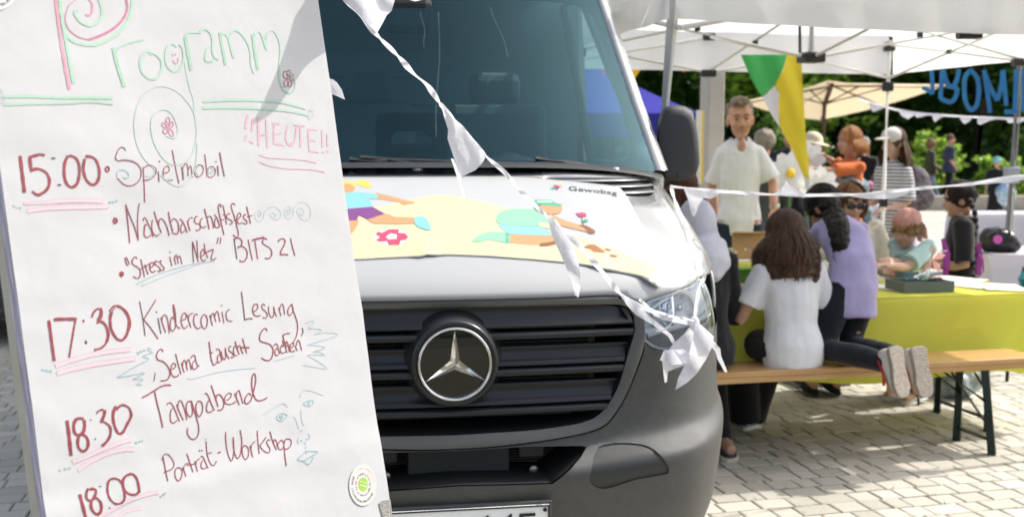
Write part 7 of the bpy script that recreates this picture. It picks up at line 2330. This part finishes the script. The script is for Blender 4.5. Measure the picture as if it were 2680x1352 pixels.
# round stickers: bottom right and the corner of one at the top left
def disc_on_board(cx, cy, rx, ry, h, m, name, parent, seg=40):
    vs = [bpt(cx, cy, h + sheet_h(cx, cy))]
    for k in range(seg):
        a = 2 * math.pi * k / seg
        x, y = cx + rx * math.cos(a), cy + ry * math.sin(a)
        vs.append(bpt(x, y, h + sheet_h(x, y)))
    return mesh(name, vs, [(0, 1 + (k + 1) % seg, 1 + k) for k in range(seg)], m, parent)
STW = mat('sticker film', 'cfcfcb', 0.25)
BLK = mat('black print', '15171a', 0.5)
GRY = mat('grey print', 'a8aaac', 0.5)
def arc_text(txt, cx, cy, rx, ry, a0, a1, hgt, m, name, parent, h, flip=False):
    """text set along an ellipse from angle a0 to a1 (degrees, image sense: x right, y down)"""
    V, F = [], []
    n = len(txt)
    for i, ch in enumerate(txt):
        if ch == ' ': continue
        vs, fs = text_polys(ch, 1.0)
        if not vs: continue
        wch = max(v.x for v in vs)
        a = math.radians(a0 + (a1 - a0) * (i + 0.5) / n)
        c = Vector((cx + rx * math.cos(a), cy + ry * math.sin(a)))
        out = Vector((math.cos(a) * rx, math.sin(a) * ry)).normalized()
        tan = Vector((-math.sin(a) * rx, math.cos(a) * ry)).normalized() * (1 if a1 > a0 else -1)
        up = out if a1 > a0 else -out
        s0 = len(V)
        for v in vs:
            q = c + tan * (v.x - wch / 2) * hgt + up * (v.y - 0.35) * hgt
            V.append(bpt(q.x, q.y, h + sheet_h(q.x, q.y)))
        F += [tuple(s0 + k for k in f) for f in fs]
    return mesh(name, V, F, m, parent)
st = disc_on_board(949, 1268, 36, 54, 0.0014, STW, 'round_sticker', board)
GRN = mat('sticker green', '9cc24c', 0.4)
disc_on_board(949, 1266, 12, 18.2, 0.0017, GRN, 'badge', st)
def flat_text(txt, x, y, hgt, dirv, upv, m, name, parent, h):
    vs, fs = text_polys(txt, 1.0)
    w = max(v.x for v in vs)
    V = []
    for v in vs:
        q = Vector((x, y)) + Vector(dirv) * (v.x - w / 2) * hgt + Vector(upv) * v.y * hgt
        V.append(bpt(q.x, q.y, h + sheet_h(q.x, q.y)))
    return mesh(name, V, fs, m, parent)
WPR = mat('white print', 'fafafa', 0.5)
flat_text('KULTUR', 950, 1263.5, 6.6, (0.70, 0.22), (0.05, -1), WPR, 'lettering', st, 0.0020)
flat_text('SOMMER', 949, 1272, 6.6, (0.70, 0.22), (0.05, -1), WPR, 'lettering', st, 0.0020)
arc_text('MEHR LACHMUSKELTRAINING', 949, 1268, 28, 43, 212, 28, 7.6, BLK, 'lettering', st, 0.0017)
arc_text('AM MEHRINGPLATZ', 949, 1268, 19, 27, 140, 15, 5.0, BLK, 'lettering', st, 0.0017)
arc_text('JEDEN DONNERSTAG', 949, 1268, 31, 44, 240, 350, 4.6, GRY, 'lettering', st, 0.0017)
for k in range(9):
    a = math.radians(158 + 228 * k / 8)
    c = Vector((949 + 16.5 * math.cos(a), 1266 + 25.5 * math.sin(a)))
    for s, hexc in ((-1, ['c83c4a', '2f8f8a', 'b9c23a', '2f8f8a', '7c2f52', '8ec9c4', 'f0b43c', '2f9a8a', 'c83c4a'][k]),
                    (1, ['7c2f52', 'c83c4a', '4b9a3a', '7c2f52', 'f07a3a', '2f8f8a', 'f07a3a', 'c83c6a', '4b9a3a'][k])):
        mm = mat('sticker leaf ' + hexc, hexc, 0.5)
        ang = a + s * 0.9
        d = Vector((math.cos(ang), math.sin(ang) * 1.3)); nn = Vector((-d.y, d.x))
        pts = [c, c + d * 2.6 + nn * 1.1, c + d * 5.2, c + d * 2.6 - nn * 1.1]
        mesh('leaf_print', [bpt(p.x, p.y, 0.0018 + sheet_h(p.x, p.y)) for p in pts], [(0, 1, 2, 3)], mm, st)
st2 = disc_on_board(-12, -22, 54, 50, 0.0014, mat('sticker film grey', 'e4e4e2', 0.3), 'round_sticker', board)
arc_text('ACHMUSKELTRAINING', -12, -22, 44, 38, 150, 12, 12.5, BLK, 'lettering', st2, 0.0017)
# strip of silver duct tape on the right edge
TAPE = mat('silver duct tape', '9a9a96', 0.4, metal=0.4, var=0.35, vscale=60, bump=0.6, bscale=150, stretch=(1, 1, 6))
tp = [(991, 1313), (1001, 1310), (1010, 1308), (1021, 1305), (1024, 1330), (1032, 1400), (1006, 1400), (1003, 1360), (997, 1340)]
mesh('tape_strip', [bpt(x, y, 0.0016 + sheet_h(x, y)) for x, y in tp], [tuple(range(len(tp)))[::-1]], TAPE, board)
# ================================================================ bunting
PEN = translucent('white plastic pennant', 'e9e9ee', 0.42, var=0.03, vscale=14, bump=0.6, bscale=30)
def Y1(x, y):
    T = ((700, 2.30), (860, 2.48), (1225, 2.85), (1400, 3.0), (1560, 3.10), (1650, 3.16), (1745, 3.19), (1850, 3.24))
    for (a, b), (c, d) in zip(T, T[1:]):
        if x <= c: return b + (d - b) * (x - a) / (c - a)
    return T[-1][1]
def Y2(x, y):
    T = ((1640, 4.12), (1700, 4.18), (1900, 4.35), (2300, 4.7), (2700, 5.05))
    for (a, b), (c, d) in zip(T, T[1:]):
        if x <= c: return b + (d - b) * (x - a) / (c - a)
    return T[-1][1]
def pennant(parent, M, pts, Yf, m=PEN, fold=0.018, ph=0.0, name='pennant', fr=0.06, sp=0.012):
    q = [(a / 1000, b / 1000) for a, b in pts]
    vs, fs = tri_region(q, sp=sp)
    V = []
    for v in vs:
        x, y = v.x * 1000, v.y * 1000
        V.append(M @ at(x, y, Yf(x, y) + fold * math.sin((x * 0.9 - y * 0.45) * fr + ph) + fold * .6 * mnoise.noise(Vector((x * .02, y * .02, ph)))))
    return mesh(name, V, fs, m, parent, smooth=True)
def ribbon(parent, M, pts, Yf, w, m=PEN, name='ribbon', tw=0.9, seed=0):
    """twisted flat tape through overview pixels"""
    P = catmull([Vector((a, b)) for a, b in pts], 7)
    V = []; n = len(P)
    for i, p in enumerate(P):
        d = (P[min(i + 1, n - 1)] - P[max(i - 1, 0)]).normalized(); nn = Vector((-d.y, d.x))
        ang = tw * math.sin(i * 0.21 + seed) * 2.2 + seed
        ww = w * (0.30 + 0.70 * abs(math.cos(ang)))
        dz = 0.012 * math.sin(ang)
        for s in (1, 0, -1):
            q = p + nn * ww * 0.5 * s
            V.append(M @ at(q.x, q.y, Yf(q.x, q.y) + dz * s + 0.003 * (s == 0)))
    return mesh(name, V, grid_faces(3, n), m, parent, smooth=True)
o1 = at(1300, 480, Y1(1300, 480))
b1 = thing('bunting', 'white plastic bunting hanging diagonally in front of the windscreen and knotted at the headlight', 'bunting', tuple(o1), 0, 'white bunting')
M1 = Matrix.Translation(-o1)
ribbon(b1, M1, [(800, -60), (870, 0), (945, 85), (1000, 140), (1040, 185), (1075, 215), (1108, 262)], Y1, 15, seed=.4)
ribbon(b1, M1, [(1108, 262), (1160, 320), (1222, 392), (1268, 432), (1310, 480), (1345, 515), (1380, 548)], Y1, 11, seed=1.3)
ribbon(b1, M1, [(1380, 545), (1440, 600), (1500, 665), (1560, 738), (1600, 765), (1680, 800), (1745, 812)], Y1, 15, seed=2.2)
pennant(b1, M1, [(852, -40), (866, 4), (905, 40), (948, 84), (962, 60), (972, 40), (985, 28), (992, 5), (1003, -40)], Y1)
pennant(b1, M1, [(1052, -30), (1062, 0), (1045, 4), (1030, 0), (1018, -30)], Y1)
pennant(b1, M1, [(1108, 262), (1122, 275), (1160, 320), (1190, 352), (1224, 392), (1212, 412), (1196, 428), (1158, 446), (1148, 415), (1136, 380), (1126, 350), (1127, 325), (1116, 290)], Y1, ph=.6)
pennant(b1, M1, [(1156, 440), (1164, 470), (1172, 500), (1166, 498), (1158, 470), (1134, 398), (1142, 400)], Y1, ph=.2)
pennant(b1, M1, [(1378, 545), (1392, 552), (1418, 585), (1440, 612), (1452, 645), (1460, 690), (1461, 720), (1455, 748), (1446, 742), (1438, 706), (1424, 672), (1410, 640), (1400, 618), (1384, 580)], Y1, ph=1.2)
pennant(b1, M1, [(1560, 738), (1600, 762), (1640, 800), (1668, 822), (1690, 842), (1704, 868), (1694, 868), (1680, 845), (1640, 815), (1600, 792), (1575, 765)], Y1, ph=2)
pennant(b1, M1, [(1742, 812), (1722, 838), (1696, 862), (1674, 890), (1666, 910), (1669, 938), (1672, 962), (1678, 960), (1680, 934), (1700, 926), (1724, 918), (1738, 896), (1752, 860), (1758, 830)], Y1, ph=.3)
pennant(b1, M1, [(1750, 808), (1770, 822), (1796, 846), (1790, 875), (1775, 905), (1752, 940), (1728, 962), (1699, 980), (1706, 950), (1722, 918), (1736, 880), (1744, 846)], lambda x, y: Y1(x, y) - .03, ph=1.6)
pennant(b1, M1, [(1756, 820), (1790, 850), (1812, 876), (1814, 895), (1830, 934), (1824, 936), (1806, 905), (1800, 884), (1780, 860)], Y1, ph=2.4)
pennant(b1, M1, [(1660, 905), (1670, 880), (1720, 878), (1736, 892), (1716, 915), (1690, 918)], lambda x, y: Y1(x, y) - .05, ph=.9)
kn_ = M1 @ at(1746, 812, 3.19)
bm = bmesh.new(); add_ellipsoid(bm, kn_, (.016, .013, .020)); add_ellipsoid(bm, kn_ + Vector((.012, 0, -.012)), (.012, .012, .010))
bmobj('knot', bm, PEN, b1, smooth=True)
def Yf3(x, y):
    T = ((470, 4.12), (540, 3.86), (600, 3.62), (650, 3.48), (700, 3.38), (760, 3.26), (820, 3.19))
    for (a, b), (c, d) in zip(T, T[1:]):
        if y <= c: return b + (d - b) * (y - a) / (c - a)
    return 3.19
ribbon(b1, M1, [(1746, 810), (1752, 770), (1760, 720), (1772, 695), (1766, 650), (1758, 618), (1742, 600), (1730, 570), (1712, 540), (1698, 505), (1688, 470)], Yf3, 10, seed=.2, tw=1.4)
ribbon(b1, M1, [(1746, 806), (1720, 800), (1690, 795), (1660, 785), (1636, 775), (1608, 752)], lambda x, y: Y1(x, y) - .03, 8, seed=2, tw=1.6)
ribbon(b1, M1, [(1690, 745), (1694, 780), (1690, 810), (1672, 828), (1650, 832)], lambda x, y: Y1(x, y) + .0, 6, seed=2, tw=.5)
# the pennant above the board whose shadow falls on the paper
sh_px = [(2075, -120), (2050, 20), (1985, 120), (1950, 250), (1890, 420), (1830, 560), (1770, 700), (1722, 795), (1695, 828), (1735, 826), (1800, 790), (1860, 740), (1930, 640), (1990, 550), (2060, 450), (2130, 390), (2205, 348), (2240, 200), (2200, -120)]
BW = Matrix.Translation((-0.45, 1.75, 0))
q = [(a / 2576, b / 2576) for a, b in sh_px]
vs, fs = tri_region(q, sp=.02)
ocast = on_plane(800, 60, BP, BN) + SUN * .34
b2 = thing('bunting_pennant', 'white pennant fluttering above the top right corner of the flip chart', 'pennant', tuple(ocast), 0, 'white bunting')
V = [on_plane(v.x * 1000, v.y * 1000, BP, BN) + SUN * (.34 + .02 * math.sin(v.x * 40) + .03 * v.y) - ocast for v in vs]
mesh('cloth', V, fs, translucent('thicker pennant cloth', 'dcdce4', .06), b2, smooth=True)
a_ = on_plane(830, -60, BP, BN) + SUN * .34 - ocast
tube('cord', [a_ + Vector((-.5, -.1, .16)), a_, a_ + Vector((.5, .25, .12))], .004, PEN, b2, seg=5)
pz = thing('pennant_scrap', 'small white pennant corner showing past the right edge of the flip chart', 'pennant', tuple(at(845, 225, 2.42)))
pennant(pz, Matrix.Translation(-at(845, 225, 2.42)), [(800, 190), (838, 200), (848, 208), (860, 226), (868, 251), (850, 243), (838, 238), (800, 245)], lambda x, y: 2.42, fold=.004)
# string two, towards the right
o2 = at(2000, 488, 4.5)
b3 = thing('bunting', 'white bunting running from the van to the right in front of the people', 'bunting', tuple(o2), 0, 'white bunting')
M2 = Matrix.Translation(-o2)
ribbon(b3, M2, [(1686, 469), (1740, 474), (1810, 481), (1860, 484), (1900, 487), (1960, 490), (2030, 491), (2090, 490), (2150, 489), (2230, 482), (2300, 475), (2370, 469), (2440, 463), (2500, 452), (2600, 438), (2700, 425)], Y2, 9, seed=.3, tw=.5)
pennant(b3, M2, [(1720, 473), (1760, 476), (1812, 482), (1808, 490), (1788, 500), (1770, 498), (1758, 515), (1748, 545), (1740, 540), (1732, 505)], Y2, fold=.01)
pennant(b3, M2, [(1940, 489), (1964, 478), (1978, 455), (1992, 470), (2010, 480), (2032, 491)], Y2, fold=.008)
pennant(b3, M2, [(2120, 489), (2200, 485), (2292, 477), (2282, 488), (2262, 496), (2225, 501), (2180, 500), (2145, 495)], Y2, fold=.008)
pennant(b3, M2, [(2432, 463), (2500, 451), (2600, 438), (2576, 452), (2540, 459), (2500, 461), (2475, 464)], Y2, fold=.008)
# string three, in front of the trees
Y4 = lambda x, y: 9.6
o3 = at(2400, 290, 9.6)
b4 = thing('bunting', 'distant white bunting in front of the trees below the blue letters', 'bunting', tuple(o3), 0, 'white bunting')
M3 = Matrix.Translation(-o3)
ribbon(b4, M3, [(2160, 248), (2190, 258), (2230, 270), (2280, 281), (2340, 288), (2420, 293), (2500, 297), (2600, 300), (2700, 304)], Y4, 6, seed=.3, tw=.3)
for pts in ([(2184, 256), (2200, 262), (2228, 268), (2214, 276), (2196, 282), (2188, 270)], [(2258, 275), (2290, 281), (2312, 284), (2300, 290), (2284, 300), (2268, 292)], [(2295, 283), (2325, 287), (2340, 288), (2320, 294), (2306, 296)],
            [(2344, 288), (2382, 291), (2365, 297), (2352, 308), (2347, 300)], [(2412, 292), (2448, 295), (2438, 306), (2426, 312), (2418, 304)], [(2460, 295), (2510, 298), (2490, 304), (2466, 314), (2458, 310)], [(2530, 298), (2590, 301), (2560, 310), (2536, 309)]):
    pennant(b4, M3, pts, Y4, fold=.006)
# coloured pennants near the blue tent
YEL = translucent('yellow pennant', 'e8b321', .4); ORA = translucent('orange pennant', 'ef6a24', .4)
o4 = at(1650, 156, 9.3)
b5 = thing('bunting', 'bunting with yellow and orange pennants above the blue tent', 'bunting', tuple(o4), 0, 'coloured bunting')
M4 = Matrix.Translation(-o4); Y5 = lambda x, y: 9.3
ribbon(b5, M4, [(1500, 150), (1560, 156), (1620, 157), (1700, 160), (1760, 158), (1860, 150)], Y5, 4, seed=.3, tw=.3)
pennant(b5, M4, [(1586, 154), (1622, 156), (1612, 175), (1598, 196), (1590, 214), (1588, 190)], Y5, YEL, fold=.01)
pennant(b5, M4, [(1686, 157), (1712, 160), (1724, 170), (1722, 183), (1708, 174), (1698, 168)], Y5, ORA, fold=.01)
pennant(b5, M4, [(1500, 150), (1532, 153), (1518, 190)], Y5, ORA, fold=.01)

# ================================================================ things on the tables
PINE = mat('light pine', (0.52, 0.33, 0.13, 1), 0.55, var=0.25, vscale=9, stretch=(1, 1, 6))
def set_on(px, py, z): return atz(px, py, z)
p = Vector((at(1888, 640, 7.55).x, 7.55, .740))
wb_ = thing('wooden_box', 'light wooden box with its lid open on the rear craft table', 'box', tuple(p))
for (c, s_) in (((0, -.075, .035), (.225, .008, .07)), ((0, .075, .035), (.225, .008, .07)), ((-.109, 0, .035), (.008, .142, .07)), ((.109, 0, .035), (.008, .142, .07))): box('box_side', c, s_, PINE, wb_)
box('box_floor', (0, 0, .005), (.21, .142, .008), PINE, wb_)
box('lid', (.006, .105, .115), (.225, .010, .115), PINE, wb_, R=Matrix.Rotation(-.18, 3, 'X'), bev=.003)
box('lid_rim', (.006, .090, .176), (.225, .035, .010), PINE, wb_)
r9 = random.Random(2)
cols = ['d8453e', 'e9e6df', '3f7fc0', 'e7b73c', 'd26a8a', '7ab04a', 'f2f0ea']
def stick_thing(name, label, cat, a, b, r, col, group):
    t = thing(name, label, cat, tuple(a), 0, group)
    tube('barrel', [(0, 0, 0), (b - a) * .88], r, mat('pen ' + col, col, .4), t, seg=6)
    tube('tip', [(b - a) * .88, (b - a)], [r, r * .3], mat('pen tip ' + col, 'e8e2d8', .5), t, seg=6)
for k in range(6):
    a = p + Vector((-.09 + .034 * k, -.03, .05)); stick_thing('crayon', ['red', 'off-white', 'blue', 'yellow', 'pink', 'green'][k] + ' crayon lying in the open wooden box', 'crayon', a, a + Vector((.03, .05 + .01 * (k % 3), .018)), .007, cols[k], 'crayons in the wooden box')
def jar(px, Y, label, r, h, col):
    t = thing('glass_jar', label, 'jar', (at(px, 640, Y).x, Y, .740))
    bm = bmesh.new(); bmesh.ops.create_cone(bm, cap_ends=True, segments=16, radius1=r, radius2=r * .95, depth=h, matrix=Matrix.Translation((0, 0, h / 2)))
    bmobj('glass', bm, mat('jar ' + col, col, .15, trans=.5, coat=.3), t, smooth=False)
    bm = bmesh.new(); bmesh.ops.create_cone(bm, cap_ends=True, segments=16, radius1=r * 1.03, radius2=r * 1.03, depth=.012, matrix=Matrix.Translation((0, 0, h)))
    bmobj('lid', bm, mat('jar lid', 'b9b39a', .4), t)
jar(1834, 7.5, 'small greenish jar left of the wooden box', .025, .075, '8f9a5c')
jar(1846, 7.42, 'small amber jar in front of the wooden box', .023, .06, 'a8863c')
def tray(name, label, cat, c, ang, sx, sy, h, m, t_=.006):
    t = thing(name, label, cat, tuple(c), ang)
    box('tray_floor', (0, 0, t_ / 2), (sx, sy, t_), m, t)
    for (cc, s_) in (((0, -sy / 2, h / 2), (sx + t_, t_, h)), ((0, sy / 2, h / 2), (sx + t_, t_, h)), ((-sx / 2, 0, h / 2), (t_, sy, h)), ((sx / 2, 0, h / 2), (t_, sy, h))): box('tray_wall', cc, s_, m, t, bev=.0015)
    return t
tp_ = Vector((at(2316, 720, 5.88).x, 5.90, .741))
tray('grey_tray', 'shallow dark grey tray of pens on the lime green table', 'tray', tp_, AU - .05, .285, .19, .055, mat('grey tray plastic', (.13, .15, .145, 1), .5))
for k in range(11):
    a = tp_ + Vector((r9.uniform(-.10, .06), r9.uniform(-.06, .04), .05 + .004 * k)); b = a + Vector((r9.uniform(.04, .10), r9.uniform(-.05, .07), r9.uniform(-.004, .02)))
    stick_thing('felt_pen', ['blue', 'white', 'green', 'cream', 'turquoise', 'red', 'pale grey', 'light green', 'ivory', 'navy', 'yellow'][k] + ' felt pen lying in the dark grey tray', 'felt pen', a, b, .007, ['2f7fc4', 'e8e8e6', '3fae6a', 'f2f2ee', '2aa0c8', 'd84a4a', 'e9e9e4', '86c04a', 'f0f0ee', '2f6fb0', 'e7b73c'][k], 'felt pens in the grey tray')
gb_ = Vector((at(1871, 735, 5.78).x, 5.78, .741))
gt = thing('green_box', 'grass green felt box on the near table behind the van corner', 'box', tuple(gb_), .3)
box('body', (0, 0, .06), (.085, .085, .12), fabric('green felt', (.13, .34, .045, 1), .2), gt, bev=.008)
box('lid', (0, 0, .124), (.092, .092, .016), fabric('green felt', (.13, .34, .045, 1), .2), gt, bev=.004)
gc_ = Vector((at(1912, 760, 5.62).x, 5.62, .741))
tray('grey_carton', 'grey open carton beside the girl in the white T-shirt', 'carton', gc_, AU, .10, .12, .10, mat('grey card', (.17, .17, .18, 1), .8, var=.2, vscale=20))
PAPER = translucent('drawing paper', 'e9e9ea', .2, var=.02)
def sheet(label, px, py, ang, w=.21, l=.297, m=PAPER, z=.7425, grp='papers on the craft table', name='drawing_sheet', curl=.004):
    c = atz(px, py, z)
    t = thing(name, label, 'paper', tuple(c), ang, grp)
    V = []
    for j in range(5):
        for i in range(5):
            x, y = -w / 2 + w * i / 4, -l / 2 + l * j / 4
            V.append((x, y, curl * (1 + math.sin(i * 1.7 + j * 1.1 + px)) * .5))
    mesh('sheet', V, grid_faces(5, 5), m, t, smooth=True)
k_ = 0
for (lab, px, py, ang) in (('white sheet between the lilac T-shirt and the grey tray', 2245, 722, .3), ('white sheet under the left end of the grey tray', 2215, 700, 1.2), ('white sheet left of the small child', 2250, 684, .1),
                           ('white sheet right of the grey tray at the back', 2440, 716, .5), ('white sheet at the right edge of the lime table', 2520, 722, -.2), ('white sheet by the elbow of the headscarfed person', 1900, 742, .4),
                           ('white sheet beside the green felt box', 1880, 735, 1.0), ('white sheet in front of the braided girl', 2410, 702, .8)):
    sheet(lab, px, py, ang, z=.7420 + .0011 * k_); k_ += 1
for (lab, px, py, ang) in (('white sheet on the rear table by the wooden box', 1955, 652, .2), ('white sheet at the front of the rear table', 1990, 660, .9), ('white sheet at the left end of the rear table', 1850, 652, .5)):
    sheet(lab, px, py, ang, z=.7420 + .0011 * (k_ - 7), grp='papers on the rear table'); k_ += 1
pp_ = thing('paper_plate', 'white paper plate near the front edge of the lime table beside the van', 'paper plate', tuple(atz(1872, 754, .749)))
bm = bmesh.new(); bmesh.ops.create_cone(bm, cap_ends=True, segments=24, radius1=.055, radius2=.085, depth=.012); bmobj('disc', bm, PAPER, pp_)
tube('rim', [(.085 * math.cos(a), .085 * math.sin(a), .006) for a in [2 * math.pi * k / 24 for k in range(25)]], .003, PAPER, pp_, seg=5)
# pink tissue flower at the child's hands, blue scissors
tf_ = thing('tissue_flower', 'pale pink tissue paper shape between the small child and the braided girl', 'tissue paper', tuple(at(2346, 652, 6.35)))
for k in range(5):
    a = k * 1.25
    V = [Vector((0, 0, 0)), Vector((math.cos(a) * .05, .015, math.sin(a) * .055)), Vector((math.cos(a + .3) * .075, -.01, math.sin(a + .3) * .085)), Vector((math.cos(a + .8) * .055, .01, math.sin(a + .8) * .06))]
    mesh('petal', V, [(0, 1, 2, 3)], translucent('pink tissue', 'efb4ae', .4), tf_, smooth=True)
sc_ = thing('scissors', 'blue handled scissors at the left of the grey tray', 'scissors', tuple(atz(2288, 690, .750)), .6)
for s_ in (1, -1):
    tube('handle', [(s_ * .02 + .016 * math.cos(a), -.05 + .022 * math.sin(a), 0.004 * s_) for a in [2 * math.pi * k / 14 for k in range(15)]], .0045, mat('blue handle', '2aa4d8', .4), sc_, seg=6)
    tube('blade', [(s_ * .012, -.03, .004 * s_), (-s_ * .008, .08, .004 * s_)], [.005, .002], CHROME, sc_, seg=4)
# black bag on the near white table
bb_ = thing('sports_bag', 'black sports bag with a round pink emblem on the white cloth at the right edge', 'bag', (at(2520, 645, 8.0).x, 8.1, .741))
bm = bmesh.new(); add_ellipsoid(bm, (0, 0, .085), (.14, .13, .095)); add_ellipsoid(bm, (.08, .0, .06), (.08, .10, .06)); add_ellipsoid(bm, (-.05, 0, .10), (.07, .09, .075))
remesh(bmobj('bag', bm, mat('black nylon', (.010, .010, .012, 1), .35, bump=.5, bscale=30), bb_), .010, 2, .06)
tube('handle', [(-.10, -.08, .12), (-.05, -.12, .17), (.03, -.12, .17), (.08, -.08, .10)], .009, BLACKF, bb_)
bm = bmesh.new(); bmesh.ops.create_cone(bm, cap_ends=True, segments=20, radius1=.032, radius2=.032, depth=.006, matrix=Matrix.Translation((-.045, -.125, .10)) @ Matrix.Rotation(math.pi / 2, 4, 'X'))
bmobj('emblem', bm, mat('pink emblem', 'c85ab0', .5), bb_)
tl_ = thing('water_bottle', 'small teal bottle at the right edge below the black bag', 'bottle', (at(2574, 700, 7.2).x, 7.2, .50))
st_ = thing('stool', 'small dark stool under the teal bottle', 'stool', (at(2574, 700, 7.2).x, 7.2, 0))
box('seat', (0, 0, .485), (.30, .30, .03), GJT, st_, bev=.006)
for a, b in ((-1, -1), (1, -1), (1, 1), (-1, 1)): tube('leg', [(a * .12, b * .12, .47), (a * .14, b * .14, 0)], .012, STEEL, st_, seg=6)
tube('body', [(0, 0, 0), (0, 0, .15), (0, 0, .18), (0, 0, .20)], [.035, .035, .018, .014], mat('teal bottle', '2c8f9c', .3), tl_)
tube('cap', [(0, 0, .20), (0, 0, .225)], .016, GJT, tl_)
# plastic bag and tray on the ground
gbg = thing('plastic_bag', 'crumpled grey translucent plastic bag under the lime table', 'bag', (at(2412, 1000, 6.6).x, 6.6, 0))
bm = bmesh.new(); add_ellipsoid(bm, (0, 0, .11), (.13, .11, .12)); add_ellipsoid(bm, (.04, 0, .22), (.06, .05, .07)); add_ellipsoid(bm, (-.08, .02, .08), (.08, .08, .08))
remesh(bmobj('bag', bm, mat('grey film', (.30, .36, .37, 1), .2, coat=.4, var=.5, vscale=16, bump=1.0, bscale=22), gbg), .010, 1, .12)
tray('flat_crate', 'flat grey crate lying on the paving beyond the girls', 'crate', (at(2050, 968, 7.0).x, 7.0, 0), AU, .36, .24, .06, mat('crate grey', (.20, .22, .21, 1), .6))
# paper daisies
DW = translucent('daisy paper', 'efefec', .35); DY = mat('daisy centre', 'edc52e', .7)
def daisy(px, py, Y, r, label, tilt, n=9):
    t = thing('paper_daisy', label, 'paper flower', tuple(at(px, py, Y)), tilt, 'large paper daisies')
    for k in range(n):
        a = 2 * math.pi * k / n; ca, sa = math.cos(a), math.sin(a)
        V = []
        for i in range(6):
            u = .12 + .88 * i / 5; w = .34 * math.sin(math.pi * min(1, u * .93)) ** .7
            for s_ in (-1, 0, 1): V.append(Vector(((ca * u - sa * w * s_) * r, -.05 * r * u + .12 * r * u * u * (1 if k % 2 else .5) + .03 * r * abs(s_), (sa * u + ca * w * s_) * r)))
        mesh('petal', V, grid_faces(3, 6), DW, t, smooth=True)
    bm = bmesh.new(); add_ellipsoid(bm, (0, -.04 * r, 0), (.22 * r, .10 * r, .22 * r)); bmobj('flower_centre', bm, DY, t, smooth=True)
    tube('stem', [(0, .03, 0), (0.02, .05, -1.1 * r), (0, .06, -(at(px, py, Y).z - .0))], .010, mat('flower stem', '4f7f3a', .7), t)
daisy(1988, 436, 9.5, .19, 'large white paper daisy directly left of the pennant flag', .2)
daisy(2058, 470, 9.3, .17, 'large white paper daisy right of the tip of the pennant flag', -.3)
daisy(1965, 470, 9.8, .18, 'smaller white paper daisy low behind the arm of the standing man', .5, 8)
daisy(2028, 402, 9.9, .17, 'cream paper daisy below the floppy sun hat', -.1, 8)
fp = thing('flower_pot', 'pot of small pink flowers left of the gazebo pole on the far white table', 'flower pot', (at(2196, 500, 14.7).x, 14.85, .740))
tube('pot', [(0, 0, 0), (0, 0, .12)], [.06, .08], mat('clay pot', '8a5a44', .8), fp, seg=12)
for k in range(9):
    a = k * 2.4; q = Vector((.08 * math.cos(a) * (k % 3) / 2, .08 * math.sin(a) * (k % 3) / 2, .22 + .02 * (k % 4)))
    tube('stem', [(0, 0, .10), q], .004, mat('flower stem', '4f7f3a', .7), fp, seg=4)
    bm = bmesh.new(); add_ellipsoid(bm, q, (.035, .035, .03), seg=8, rings=6); bmobj('blossom', bm, mat('pink blossom', 'd77aa8', .7), fp, smooth=True)

# ================================================================ parked car behind the board at the left
cx0 = -4.35
car = thing('parked_car', 'dark parked car behind the flip chart at the left edge', 'car', (cx0, 9.2, 0), math.radians(4))
CP_ = mat('dark car paint', (.025, .028, .033, 1), .2, coat=.8)
sec = [(-2.1, .45, .70, .62), (-2.05, .30, .80, .80), (-1.5, .22, .92, .86), (-.9, .20, .98, .88), (.9, .20, 1.0, .88), (1.6, .22, .98, .86), (2.0, .30, .92, .80), (2.1, .45, .75, .66)]
rings = [[Vector((x, y, z)) for (y, z) in ((-w, lo + .1), (-w * .94, lo), (w * .94, lo), (w, lo + .1), (w, hi - .15), (w * .9, hi), (-w * .9, hi), (-w, hi - .15))] for x, lo, hi, w in sec]
bm = bmesh.new(); add_loft(bm, rings); auto_smooth(bmobj('body', bm, CP_, car), 30)
bm = bmesh.new(); add_loft(bm, [[Vector((x, y, z)) for (x, y, z) in ((a, -w, .95), (b, -w * .82, 1.42), (b, w * .82, 1.42), (a, w, .95))] for a, b, w in ((-1.5, -.9, .80), (1.95, 1.5, .80))])
bmobj('cabin_glass', bm, mat('dark car glass', (.01, .015, .02, 1), .05, coat=1), car)
box('roof', (.3, 0, 1.45), (2.3, 1.34, .06), CP_, car, bev=.03)
for (x, s_) in ((-1.3, -1), (1.35, -1), (-1.3, 1), (1.35, 1)):
    bm = bmesh.new(); prof_ = [(.19, -.10), (.29, -.105), (.32, -.08), (.325, 0), (.32, .08), (.29, .105), (.19, .10)]; rg = []
    for k in range(30):
        a = 2 * math.pi * k / 30; rg.append([bm.verts.new((x + q[0] * math.cos(a), s_ * .80 + q[1], .325 + q[0] * math.sin(a))) for q in prof_])
    for i in range(30):
        for j in range(6): bm.faces.new((rg[i][j], rg[(i + 1) % 30][j], rg[(i + 1) % 30][j + 1], rg[i][j + 1]))
    wh = auto_smooth(bmobj('wheel', bm, RUBBER, car), 40)
    bm = bmesh.new(); bmesh.ops.create_cone(bm, cap_ends=True, segments=24, radius1=.19, radius2=.19, depth=.16, matrix=Matrix.Translation((x, s_ * .80, .325)) @ Matrix.Rotation(math.pi / 2, 4, 'X'))
    bmobj('rim', bm, mat('alloy rim', (.25, .25, .26, 1), .3, metal=.8), wh)
    for k in range(5):
        a = 2 * math.pi * k / 5; tube('spoke', [(x, s_ * .89, .325), (x + .17 * math.cos(a), s_ * .89, .325 + .17 * math.sin(a))], .02, mat('alloy rim', 'aaaaaa'), wh, seg=4)
box('tail_lamp', (2.06, -.62, .72), (.05, .24, .12), mat('tail lamp', '8a1c14', .2, coat=.8), car, bev=.01)
